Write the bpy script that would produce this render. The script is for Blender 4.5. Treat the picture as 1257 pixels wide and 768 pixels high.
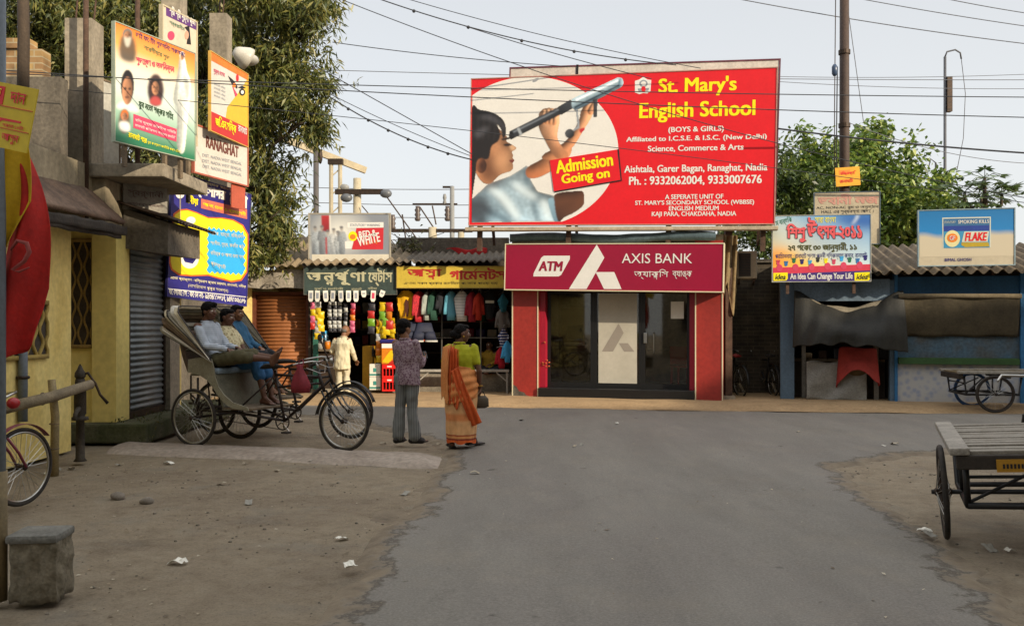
import bpy, bmesh, math, random
import numpy as np
from mathutils import Vector, Matrix, noise
random.seed(7); np.random.seed(7)
for o in list(bpy.data.objects): bpy.data.objects.remove(o)
SC = bpy.context.scene; COL = SC.collection
R = math.radians
# ---------------------------------------------------------------- camera, world, sun, exposure
F, CX, HZ, EYE = 1100.0, 628.5, 398.0, 1.6
cam = bpy.data.cameras.new('camera'); cam.lens = 36*F/1257; cam.shift_y = 14/1257
cam.clip_start = .05; cam.clip_end = 2000
CAM = bpy.data.objects.new('camera', cam); COL.objects.link(CAM)
CAM.location = (0, 0, EYE); CAM.rotation_euler = (R(90), 0, 0); SC.camera = CAM
SUN_AZ, SUN_EL = R(50), R(22)          # to the right of straight behind the camera
sdir = Vector((math.sin(SUN_AZ)*math.cos(SUN_EL), -math.cos(SUN_AZ)*math.cos(SUN_EL), math.sin(SUN_EL)))
W = bpy.data.worlds.new('World'); SC.world = W; W.use_nodes = True
nt = W.node_tree; bg = nt.nodes['Background']; bg.inputs[1].default_value = .115
sky = nt.nodes.new('ShaderNodeTexSky'); sky.sky_type = 'NISHITA'; sky.sun_disc = False
sky.sun_elevation = SUN_EL; sky.sun_rotation = math.atan2(sdir.x, sdir.y)
sky.air_density = 1.0; sky.dust_density = 3.0; sky.ozone_density = 1.0
hz = nt.nodes.new('ShaderNodeMix'); hz.data_type = 'RGBA'; hz.inputs[0].default_value = .86
tcw = nt.nodes.new('ShaderNodeTexCoord'); sxw = nt.nodes.new('ShaderNodeSeparateXYZ'); nt.links.new(tcw.outputs['Generated'], sxw.inputs[0])
hr = nt.nodes.new('ShaderNodeValToRGB'); nt.links.new(sxw.outputs[2], hr.inputs[0])   # hazy sky, brighter overhead than at the horizon
for p_, c_ in ((0, (4.75, 4.8, 4.75)), (.70, (7.6, 7.7, 7.8)), (.20, (4.4, 4.48, 4.52)), (.38, (3.95, 4.03, 4.1))):
    e_ = hr.color_ramp.elements[0] if p_ == 0 else hr.color_ramp.elements[1] if p_ == .70 else hr.color_ramp.elements.new(p_)
    e_.position = p_; e_.color = tuple(x/10 for x in c_)+(1,)
hm_ = nt.nodes.new('ShaderNodeVectorMath'); hm_.operation = 'SCALE'; hm_.inputs[3].default_value = 10; nt.links.new(hr.outputs[0], hm_.inputs[0]); nt.links.new(hm_.outputs[0], hz.inputs[7])
nt.links.new(sky.outputs[0], hz.inputs[6]); nt.links.new(hz.outputs[2], bg.inputs[0])
sl = bpy.data.lights.new('sun', 'SUN'); sl.energy = 3.5; sl.angle = R(.6); sl.color = (1, .86, .66)
SUN = bpy.data.objects.new('sun', sl); COL.objects.link(SUN)
SUN.rotation_euler = sdir.to_track_quat('Z', 'Y').to_euler(); SUN.location = sdir*60
SC.view_settings.view_transform = 'Standard'; SC.view_settings.look = 'None'
SC.view_settings.exposure = .80; SC.view_settings.gamma = 1
SC.render.engine = 'CYCLES'; SC.cycles.max_bounces = 6; SC.cycles.transparent_max_bounces = 12
SC.cycles.use_denoising = True

def at(px, py, Y): return Vector(((px-CX)/F*Y, Y, EYE+(HZ-py)/F*Y))
def gx(px, Y): return (px-CX)/F*Y
def gz(py, Y): return EYE+(HZ-py)/F*Y

# ---------------------------------------------------------------- materials
def hexc(h):
    h = h.lstrip('#'); c = [int(h[i:i+2], 16)/255 for i in (0, 2, 4)]
    return tuple(x/12.92 if x <= .04045 else ((x+.055)/1.055)**2.4 for x in c)
MATS = {}
def M(name, col, rough=.7, var=.2, scale=5, bump=.15, metal=0, col2=None, streak=0, bscale=None, spec=.4, thr=None):
    if name in MATS: return MATS[name]
    if isinstance(col, str): col = hexc(col)
    if isinstance(col2, str): col2 = hexc(col2)
    m = bpy.data.materials.new(name); m.use_nodes = True; MATS[name] = m
    n = m.node_tree.nodes; l = m.node_tree.links; b = n['Principled BSDF']
    b.inputs['Roughness'].default_value = rough; b.inputs['Metallic'].default_value = metal
    b.inputs['Specular IOR Level'].default_value = spec
    g = n.new('ShaderNodeNewGeometry')
    if var > 0 or col2:
        mp = n.new('ShaderNodeMapping'); l.new(g.outputs['Position'], mp.inputs[0])
        if streak: mp.inputs['Scale'].default_value = (1, 1, streak)
        t = n.new('ShaderNodeTexNoise'); t.inputs['Scale'].default_value = scale; t.inputs['Detail'].default_value = 7
        t.inputs['Roughness'].default_value = .65
        l.new(mp.outputs[0], t.inputs[0])
        rp = n.new('ShaderNodeValToRGB'); lo, hi = thr or (.3, .7)
        rp.color_ramp.elements[0].position = lo; rp.color_ramp.elements[1].position = hi
        c2 = col2 or tuple(c*(1-var*1.6) for c in col)
        rp.color_ramp.elements[0].color = (*c2, 1); rp.color_ramp.elements[1].color = (*col, 1)
        l.new(t.outputs[0], rp.inputs[0])
        t2 = n.new('ShaderNodeTexNoise'); t2.inputs['Scale'].default_value = scale*9; t2.inputs['Detail'].default_value = 4
        l.new(g.outputs['Position'], t2.inputs[0])
        mx = n.new('ShaderNodeMix'); mx.data_type = 'RGBA'; mx.blend_type = 'MULTIPLY'; mx.inputs[0].default_value = min(1, var*1.6)
        r2 = n.new('ShaderNodeMapRange'); r2.inputs[1].default_value = .3; r2.inputs[2].default_value = .7; r2.inputs[3].default_value = .55; r2.inputs[4].default_value = 1.25
        l.new(t2.outputs[0], r2.inputs[0]); l.new(rp.outputs[0], mx.inputs[6]); l.new(r2.outputs[0], mx.inputs[7])
        l.new(mx.outputs[2], b.inputs['Base Color'])
    else: b.inputs['Base Color'].default_value = (*col, 1)
    if bump > 0:
        t3 = n.new('ShaderNodeTexNoise'); t3.inputs['Scale'].default_value = bscale or scale*6; t3.inputs['Detail'].default_value = 6
        l.new(g.outputs['Position'], t3.inputs[0])
        bp = n.new('ShaderNodeBump'); bp.inputs['Strength'].default_value = bump; bp.inputs['Distance'].default_value = .02
        l.new(t3.outputs[0], bp.inputs['Height']); l.new(bp.outputs[0], b.inputs['Normal'])
    return m
def bump_into(m, node_out, strength=.4, dist=.01):
    n = m.node_tree.nodes; l = m.node_tree.links; b = n['Principled BSDF']
    bp = n.new('ShaderNodeBump'); bp.inputs['Strength'].default_value = strength; bp.inputs['Distance'].default_value = dist
    l.new(node_out, bp.inputs['Height']); l.new(bp.outputs[0], b.inputs['Normal'])
def brick_mat(name, c1, c2, mortar, rot=(R(90), 0, 0), scale=1):
    m = bpy.data.materials.new(name); m.use_nodes = True; n = m.node_tree.nodes; l = m.node_tree.links; b = n['Principled BSDF']
    g = n.new('ShaderNodeNewGeometry'); mp = n.new('ShaderNodeMapping'); mp.inputs['Rotation'].default_value = rot
    l.new(g.outputs['Position'], mp.inputs[0]); t = n.new('ShaderNodeTexBrick'); l.new(mp.outputs[0], t.inputs[0])
    t.inputs['Color1'].default_value = (*hexc(c1), 1); t.inputs['Color2'].default_value = (*hexc(c2), 1); t.inputs['Mortar'].default_value = (*hexc(mortar), 1)
    t.inputs['Scale'].default_value = scale; t.inputs['Brick Width'].default_value = .25; t.inputs['Row Height'].default_value = .085; t.inputs['Mortar Size'].default_value = .008
    no = n.new('ShaderNodeTexNoise'); no.inputs['Scale'].default_value = 4; no.inputs['Detail'].default_value = 8; l.new(g.outputs['Position'], no.inputs[0])
    mr = n.new('ShaderNodeMapRange'); mr.inputs[1].default_value = .3; mr.inputs[2].default_value = .7; mr.inputs[3].default_value = .45; mr.inputs[4].default_value = 1.15; l.new(no.outputs[0], mr.inputs[0])
    mx = n.new('ShaderNodeMix'); mx.data_type = 'RGBA'; mx.blend_type = 'MULTIPLY'; mx.inputs[0].default_value = 1
    l.new(t.outputs[0], mx.inputs[6]); l.new(mr.outputs[0], mx.inputs[7]); l.new(mx.outputs[2], b.inputs['Base Color'])
    b.inputs['Roughness'].default_value = .9; bump_into(m, t.outputs['Fac'], -.6)
    return m
def wave_mat(name, c1, c2, scale, direction='X', rough=.8, coord='Object', thr=(.4, .6), distort=0):
    m = bpy.data.materials.new(name); m.use_nodes = True; n = m.node_tree.nodes; l = m.node_tree.links; b = n['Principled BSDF']
    tc = n.new('ShaderNodeTexCoord'); w = n.new('ShaderNodeTexWave'); w.bands_direction = direction; w.inputs['Scale'].default_value = scale; w.inputs['Distortion'].default_value = distort
    l.new(tc.outputs[coord], w.inputs[0]); rp = n.new('ShaderNodeValToRGB'); rp.color_ramp.elements[0].position = thr[0]; rp.color_ramp.elements[1].position = thr[1]
    rp.color_ramp.elements[0].color = (*hexc(c1), 1); rp.color_ramp.elements[1].color = (*hexc(c2), 1)
    l.new(w.outputs[0], rp.inputs[0]); l.new(rp.outputs[0], b.inputs['Base Color']); b.inputs['Roughness'].default_value = rough
    return m
def spot_mat(name, c1, c2, scale, thr=(.45, .55), rough=.8):
    m = bpy.data.materials.new(name); m.use_nodes = True; n = m.node_tree.nodes; l = m.node_tree.links; b = n['Principled BSDF']
    tc = n.new('ShaderNodeTexCoord'); w = n.new('ShaderNodeTexVoronoi'); w.inputs['Scale'].default_value = scale
    l.new(tc.outputs['Object'], w.inputs[0]); rp = n.new('ShaderNodeValToRGB'); rp.color_ramp.elements[0].position = thr[0]; rp.color_ramp.elements[1].position = thr[1]
    rp.color_ramp.elements[0].color = (*hexc(c1), 1); rp.color_ramp.elements[1].color = (*hexc(c2), 1)
    l.new(w.outputs[0], rp.inputs[0]); l.new(rp.outputs[0], b.inputs['Base Color']); b.inputs['Roughness'].default_value = rough
    return m
def glass_mat(name, tint=(.5, .5, .5), gloss=.25):
    m = bpy.data.materials.new(name); m.use_nodes = True; n = m.node_tree.nodes; l = m.node_tree.links
    n.remove(n['Principled BSDF']); out = n['Material Output']
    tr = n.new('ShaderNodeBsdfTransparent'); tr.inputs[0].default_value = (*tint, 1); gl = n.new('ShaderNodeBsdfGlossy'); gl.inputs['Roughness'].default_value = .03
    fr = n.new('ShaderNodeFresnel'); fr.inputs[0].default_value = 1.5; mu = n.new('ShaderNodeMath'); mu.operation = 'MULTIPLY_ADD'; mu.inputs[1].default_value = .8; mu.inputs[2].default_value = gloss*.2
    l.new(fr.outputs[0], mu.inputs[0]); ms = n.new('ShaderNodeMixShader'); l.new(mu.outputs[0], ms.inputs[0]); l.new(tr.outputs[0], ms.inputs[1]); l.new(gl.outputs[0], ms.inputs[2]); l.new(ms.outputs[0], out.inputs[0])
    return m
def leaf_mat(name, dark, light, pale):
    m = bpy.data.materials.new(name); m.use_nodes = True; n = m.node_tree.nodes; l = m.node_tree.links; b = n['Principled BSDF']; out = n['Material Output']
    g = n.new('ShaderNodeNewGeometry'); rp = n.new('ShaderNodeValToRGB'); e = rp.color_ramp.elements
    e[0].color = (*hexc(dark), 1); e[1].color = (*hexc(pale), 1); k = e.new(.6); k.color = (*hexc(light), 1)
    l.new(g.outputs['Random Per Island'], rp.inputs[0]); l.new(rp.outputs[0], b.inputs['Base Color']); b.inputs['Roughness'].default_value = .45
    t = n.new('ShaderNodeBsdfTranslucent'); l.new(rp.outputs[0], t.inputs[0]); ms = n.new('ShaderNodeMixShader'); ms.inputs[0].default_value = .3
    l.new(b.outputs[0], ms.inputs[1]); l.new(t.outputs[0], ms.inputs[2]); l.new(ms.outputs[0], out.inputs[0])
    return m

# ---------------------------------------------------------------- mesh builder
class MB:
    def __init__(s): s.v = []; s.f = []
    def add(s, vs, fs):
        k = len(s.v); s.v += [tuple(p) for p in vs]; s.f += [tuple(i+k for i in f) for f in fs]; return s
    def box(s, a, b, M4=None):
        x0, y0, z0 = a; x1, y1, z1 = b
        v = [Vector(p) for p in ((x0,y0,z0),(x1,y0,z0),(x1,y1,z0),(x0,y1,z0),(x0,y0,z1),(x1,y0,z1),(x1,y1,z1),(x0,y1,z1))]
        if M4: v = [M4 @ p for p in v]
        return s.add(v, [(0,3,2,1),(4,5,6,7),(0,1,5,4),(1,2,6,5),(2,3,7,6),(3,0,4,7)])
    def bbox(s, a, b, e=.01, M4=None):     # box with chamfered edges
        bm = bmesh.new(); bmesh.ops.create_cube(bm, size=1)
        c = [(a[i]+b[i])/2 for i in range(3)]; d = [abs(b[i]-a[i]) for i in range(3)]
        for v in bm.verts: v.co = Vector([c[i]+v.co[i]*d[i] for i in range(3)])
        bmesh.ops.bevel(bm, geom=bm.edges[:], offset=min(e, min(d)*.45), segments=2, affect='EDGES', profile=.6)
        bm.verts.index_update(); vs = [M4 @ v.co if M4 else v.co.copy() for v in bm.verts]
        s.add(vs, [[v.index for v in f.verts] for f in bm.faces]); bm.free(); return s
    def bar(s, p, q, w, h=None, up=(0,0,1)):  # rectangular bar between points
        p, q = Vector(p), Vector(q); d = (q-p); L = d.length; d.normalize(); h = h or w
        u = Vector(up); r = d.cross(u)
        if r.length < 1e-4: r = d.cross(Vector((1,0,0)))
        r.normalize(); u = r.cross(d)
        vs = [c+r*a*w/2+u*b*h/2 for c in (p, q) for a, b in ((-1,-1),(1,-1),(1,1),(-1,1))]
        return s.add(vs, [(3,2,1,0),(4,5,6,7),(0,1,5,4),(1,2,6,5),(2,3,7,6),(3,0,4,7)])
    def tube(s, pts, r, n=8, closed=False):
        pts = [Vector(p) for p in pts]; m = len(pts); rs = r if isinstance(r, (list, tuple)) else [r]*m
        vs = []; T0 = None; nrm = None
        for i, p in enumerate(pts):
            a = pts[(i-1) % m] if (closed or i > 0) else p; b = pts[(i+1) % m] if (closed or i < m-1) else p
            t = (b-a).normalized()
            if nrm is None:
                nrm = t.cross(Vector((0,0,1)))
                if nrm.length < 1e-3: nrm = t.cross(Vector((0,1,0)))
                nrm.normalize()
            else:
                nrm = nrm-t*nrm.dot(t)
                if nrm.length < 1e-5: nrm = t.orthogonal()
                nrm.normalize()
            bn = t.cross(nrm)
            for k in range(n):
                an = 2*math.pi*k/n; vs.append(p+(nrm*math.cos(an)+bn*math.sin(an))*rs[i])
        fs = []
        for i in range(m if closed else m-1):
            j = (i+1) % m
            for k in range(n): fs.append((i*n+k, i*n+(k+1) % n, j*n+(k+1) % n, j*n+k))
        if not closed: fs += [tuple(range(n-1, -1, -1)), tuple((m-1)*n+k for k in range(n))]
        return s.add(vs, fs)
    def torus(s, c, Rr, r, axis='y', n=48, k=8, M4=None):
        pts = []
        for i in range(n):
            a = 2*math.pi*i/n; ca, sa = math.cos(a)*Rr, math.sin(a)*Rr
            p = Vector((ca, 0, sa)) if axis == 'y' else Vector((ca, sa, 0)) if axis == 'z' else Vector((0, ca, sa))
            p += Vector(c); pts.append(M4 @ p if M4 else p)
        return s.tube(pts, r, k, True)
    def lathe(s, prof, c=(0,0,0), n=20, axis='z', M4=None):
        vs = []
        for (r, z) in prof:
            for k in range(n):
                a = 2*math.pi*k/n; p = Vector((r*math.cos(a), r*math.sin(a), z))
                if axis == 'y': p = Vector((p.x, p.z, p.y))
                if axis == 'x': p = Vector((p.z, p.x, p.y))
                p += Vector(c); vs.append(M4 @ p if M4 else p)
        fs = []; m = len(prof)
        for i in range(m-1):
            for k in range(n): fs.append((i*n+k, i*n+(k+1) % n, (i+1)*n+(k+1) % n, (i+1)*n+k))
        fs += [tuple(range(n-1, -1, -1)), tuple((m-1)*n+k for k in range(n))]
        return s.add(vs, fs)
    def prism(s, poly, d, org, ux, uy, un):   # 2D outline extruded by d along un
        org, ux, uy, un = Vector(org), Vector(ux), Vector(uy), Vector(un); n = len(poly)
        a = [org+ux*p[0]+uy*p[1] for p in poly]; b = [p+un*d for p in a]
        return s.add(a+b, [tuple(range(n)), tuple(range(2*n-1, n-1, -1))]+[(i, (i+1) % n+0, (i+1) % n+n, i+n)[::-1] for i in range(n)])
    def grid(s, fn, nu, nv, thick=.004):      # fn(u,v)->point, solid sheet
        P = [[Vector(fn(i/nu, j/nv)) for i in range(nu+1)] for j in range(nv+1)]
        vs = [p for row in P for p in row]; w = nu+1
        fs = [(j*w+i, j*w+i+1, (j+1)*w+i+1, (j+1)*w+i) for j in range(nv) for i in range(nu)]
        if thick:
            nr = []
            for j in range(nv+1):
                for i in range(nu+1):
                    a = P[j][min(i+1, nu)]-P[j][max(i-1, 0)]; b = P[min(j+1, nv)][i]-P[max(j-1, 0)][i]
                    c = a.cross(b); nr.append(c.normalized() if c.length > 1e-9 else Vector((0,0,1)))
            k = len(vs); vs2 = [p-q*thick for p, q in zip(vs, nr)]
            rim = [i for i in range(w)]+[j*w+nu for j in range(1, nv+1)]+[nv*w+i for i in range(nu-1, -1, -1)]+[j*w for j in range(nv-1, 0, -1)]
            fs = fs+[tuple(i+k for i in f[::-1]) for f in fs]+[(rim[(i+1) % len(rim)], rim[i], rim[i]+k, rim[(i+1) % len(rim)]+k) for i in range(len(rim))]
            vs = vs+vs2
        return s.add(vs, fs)
    def ell(s, c, r, n=12, M4=None):
        vs = []; c = Vector(c); m = max(6, n*2//3)
        for j in range(m+1):
            ph = math.pi*j/m-math.pi/2; z, q = math.sin(ph), max(math.cos(ph), .02)
            for k in range(n):
                a = 2*math.pi*k/n; p = Vector((q*math.cos(a)*r[0], q*math.sin(a)*r[1], z*r[2]))
                vs.append(c+(M4 @ p if M4 else p))
        fs = [(j*n+k, j*n+(k+1) % n, (j+1)*n+(k+1) % n, (j+1)*n+k) for j in range(m) for k in range(n)]
        fs += [tuple(range(n-1, -1, -1)), tuple(m*n+k for k in range(n))]
        return s.add(vs, fs)
    def cap(s, p, q, r0, r1, n=12):           # tapered capsule
        p, q = Vector(p), Vector(q); d = (q-p); L = max(d.length, 1e-5); d = d/L
        pts, rs = [], []
        for a in (-.98, -.8, -.5, -.2): pts.append(p+d*a*r0); rs.append(r0*math.sqrt(1-a*a))
        pts += [p, q]; rs += [r0, r1]
        for a in (.2, .5, .8, .98): pts.append(q+d*a*r1); rs.append(r1*math.sqrt(1-a*a))
        return s.tube(pts, rs, n)
    def loft(s, rings, n=24, wob=0, k=9, seed=0):   # rings: (center, ax vector, ay vector)
        vs = []
        for i, (c, a, b) in enumerate(rings):
            c, a, b = Vector(c), Vector(a), Vector(b)
            for j in range(n):
                t = 2*math.pi*j/n; w = 1+wob*math.sin(k*t+seed+i*.25)*(i/max(1, len(rings)-1))
                vs.append(c+(a*math.cos(t)+b*math.sin(t))*w)
        m = len(rings); fs = [(i*n+j, i*n+(j+1) % n, (i+1)*n+(j+1) % n, (i+1)*n+j) for i in range(m-1) for j in range(n)]
        fs += [tuple(range(n-1, -1, -1)), tuple((m-1)*n+j for j in range(n))]
        return s.add(vs, fs)
    def mesh(s, name):
        me = bpy.data.meshes.new(name); me.from_pydata(s.v, [], s.f); me.update(); return me
    def build(s, name, mat, parent=None, smooth=False):
        me = s.mesh(name)
        bm = bmesh.new(); bm.from_mesh(me); bmesh.ops.recalc_face_normals(bm, faces=bm.faces); bm.to_mesh(me); bm.free()
        if smooth: me.polygons.foreach_set('use_smooth', [True]*len(me.polygons))
        if smooth == 'auto':
            try: me.set_sharp_from_angle(angle=R(40))
            except Exception: pass
        if mat: me.materials.append(mat)
        o = bpy.data.objects.new(name, me); COL.objects.link(o)
        if parent: o.parent = parent
        return o
def tag(o, label=None, cat=None, group=None, kind=None):
    if label: o['label'] = label
    if cat: o['category'] = cat
    if group: o['group'] = group
    if kind: o['kind'] = kind
    return o
def thing(name, label, cat, loc=(0,0,0), rz=0, group=None, roll=0, pitch=0):
    o = bpy.data.objects.new(name, None); COL.objects.link(o); o.location = loc; o.rotation_euler = (pitch, roll, rz); o.empty_display_size = .2
    return tag(o, label, cat, group)
def struct(o): o['kind'] = 'structure'; return o
KIDS = {}
def copy_tree(o, parent=None):
    c = o.copy(); COL.objects.link(c)
    if parent: c.parent = parent
    for ch in [x for x in bpy.data.objects if x.parent == o]: copy_tree(ch, c)
    return c

# ---------------------------------------------------------------- lettering (flat print, one mesh per colour)
_tc = {}
def _run(body, bold, italic=0):
    key = (body, bold, italic)
    if key in _tc: return _tc[key]
    c = bpy.data.curves.new('lettering', 'FONT'); c.body = body; c.size = 1; c.resolution_u = 3; c.shear = italic
    o = bpy.data.objects.new('lettering', c); COL.objects.link(o)
    dg = bpy.context.evaluated_depsgraph_get(); me = bpy.data.meshes.new_from_object(o.evaluated_get(dg))
    v = [(p.co.x, p.co.y) for p in me.vertices]; f = [tuple(p.vertices) for p in me.polygons]
    bpy.data.objects.remove(o); bpy.data.curves.remove(c); bpy.data.meshes.remove(me)
    if bold >= .02:
        b = bold*.8; st = [(-b, -b*.4), (b, -b*.4), (-b, b*.4), (b, b*.4), (0, 0)]; k = len(v)
        v, f = [(p[0]+a, p[1]+c_, i*.00012) for i, (a, c_) in enumerate(st) for p in v], [tuple(q+i*k for q in t) for i in range(5) for t in f]
    else: v = [(p[0], p[1], 0) for p in v]
    _tc[key] = (v, f); return v, f
def glyphs(body, bold=0, italic=0):
    """plain text; for Bengali, [xy] stacks y small below x and ^ puts a reph stroke over the letter before it"""
    if '[' not in body and '^' not in body: return _run(body, bold, italic)
    V, Fc, x, i, buf = [], [], 0, 0, ''
    def put(v, f, dx, dy=0, sc=1):
        k = len(V); V.extend((a*sc+dx, b*sc+dy, e) for a, b, e in v); Fc.extend(tuple(q+k for q in t) for t in f)
    def flush():
        nonlocal x, buf
        if buf.strip():
            v, f = _run(buf, bold, italic); a = min(p[0] for p in v); b = max(p[0] for p in v)
            lead = len(buf)-len(buf.lstrip(' ')); x += .28*lead
            put(v, f, x-a); x += b-a-.015; x += .28*(len(buf)-len(buf.rstrip(' ')))
        elif buf: x += .28*len(buf)
        buf = ''
    while i < len(body):
        ch = body[i]
        if ch == '[':
            flush(); a, b = body[i+1], body[i+2]; i += 4
            v, f = _run(a, bold, italic); x0 = min(p[0] for p in v); x1 = max(p[0] for p in v); put(v, f, x-x0)
            v2, f2 = _run(b, bold*1.4, italic); y0 = min(p[0] for p in v2); y1 = max(p[0] for p in v2)
            put(v2, f2, x+(x1-x0)*.5-(y1+y0)*.5*.62+.04, -.30, .62); x += x1-x0-.015; continue
        if ch == '^':
            flush(); put([(-.28, .68, 0), (-.22, .66, 0), (-.05, .83, 0), (-.12, .86, 0)], [(0, 1, 2, 3)], x); i += 1; continue
        buf += ch; i += 1
    flush(); return V, Fc

class Sign:
    """a flat board: local x along the board, z up, front face towards -y; printed layers a few mm proud of each other"""
    def __init__(s, name, label, cat, A, B, z0, z1, board, thick=.05, quad=None, zoom=(0, 0, 1), frame=None, fw=.03, roll=0, group=None, zoff=0):
        A, B = Vector((*A, z0)), Vector((*B, z0)); d = B-A; s.W = d.length; s.H = z1-z0
        s.e = thing(name, label, cat, A, math.atan2(d.y, d.x), group, roll)
        s.q = quad; s.zm = zoom; s.L = {}; s.order = []; s.t = thick
        MB().box((0, 0, 0), (s.W, thick, s.H)).build('board', board, s.e)
        if frame:
            m = MB(); w = fw
            for a, b in (((-w, -.012, -w), (s.W+w, thick+.006, 0)), ((-w, -.012, s.H), (s.W+w, thick+.006, s.H+w)), ((-w, -.012, 0), (0, thick+.006, s.H)), ((s.W, -.012, 0), (s.W+w, thick+.006, s.H))): m.box(a, b)
            m.build('frame', frame, s.e)
        if quad:
            src = [(0, s.H), (s.W, s.H), (s.W, 0), (0, 0)]; A_ = []; b_ = []
            for (x, y), (u, v) in zip(quad, src):
                A_.append([x, y, 1, 0, 0, 0, -u*x, -u*y]); b_.append(u); A_.append([0, 0, 0, x, y, 1, -v*x, -v*y]); b_.append(v)
            s.h = np.linalg.solve(np.array(A_, float), np.array(b_, float))
    def P(s, x, y):
        x = s.zm[0]+x/s.zm[2]; y = s.zm[1]+y/s.zm[2]; h = s.h; w = h[6]*x+h[7]*y+1
        return (min(max((h[0]*x+h[1]*y+h[2])/w, .004), s.W-.004), min(max((h[3]*x+h[4]*y+h[5])/w, .004), s.H-.004))
    def mb(s, name, mat, k):
        key = (name, mat.name, k)
        if key not in s.L: s.L[key] = (MB(), mat); s.order.append(key)
        return s.L[key][0]
    def blob(s, pts, mat, k=1, name='printed_picture', n=5):
        N = len(pts); out = []
        for i in range(N):
            a, b, c, d = (Vector(pts[(i+j) % N]) for j in (-1, 0, 1, 2))
            for t in range(n):
                t /= n; out.append(tuple(.5*((2*b)+(c-a)*t+(2*a-5*b+4*c-d)*t*t+(3*b-a-3*c+d)*t**3)))
        return s.poly(out, mat, k, name)
    def poly(s, pts, mat, k=1, name='printed_area', px=True):
        p = [s.P(*q) for q in pts] if px else pts
        s.mb(name, mat, k).prism(p, -.002*k, (0, -.0005, 0), (1,0,0), (0,0,1), (0,1,0)); return s
    def rect(s, x0, y0, x1, y1, mat, k=1, name='printed_area'): return s.poly([(x0, y1), (x1, y1), (x1, y0), (x0, y0)], mat, k, name)
    def oval(s, cx, cy, rx, ry, mat, k=1, name='printed_area', a0=0, a1=360, n=36):
        pts = [(cx+rx*math.cos(R(a0+(a1-a0)*i/n)), cy+ry*math.sin(R(a0+(a1-a0)*i/n))) for i in range(n+(a1-a0 < 360))]
        return s.poly(pts, mat, k, name)
    def text(s, body, x0, y0, x1, y1, mat, k=3, bold=.012, italic=0, name='lettering', rot=0):
        a = s.P(x0, y1); b = s.P(x1, y0); v, f = glyphs(body, bold, italic)
        xs = [p[0] for p in v]; ys = [p[1] for p in v]; mx0 = min(xs); my0 = min(ys); w = max(xs)-mx0; h = max(ys)-my0
        sx = (b[0]-a[0])/w; sz = (b[1]-a[1])/h; y = -.0005-.002*k-.0015
        cx, cz = (a[0]+b[0])/2, (a[1]+b[1])/2; out = []
        for p in v:
            X = a[0]+(p[0]-mx0)*sx-cx; Z = a[1]+(p[1]-my0)*sz-cz
            out.append((cx+X*math.cos(rot)-Z*math.sin(rot), y-p[2], cz+X*math.sin(rot)+Z*math.cos(rot)))
        s.mb(name, mat, k).add(out, f); return s
    def tri(s, pts, mat, k, name='printed_area'): return s.poly(pts, mat, k, name)
    def done(s):
        for key in s.order:
            m, mat = s.L[key]; o = m.build(key[0], mat, s.e)
        return s.e

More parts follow.
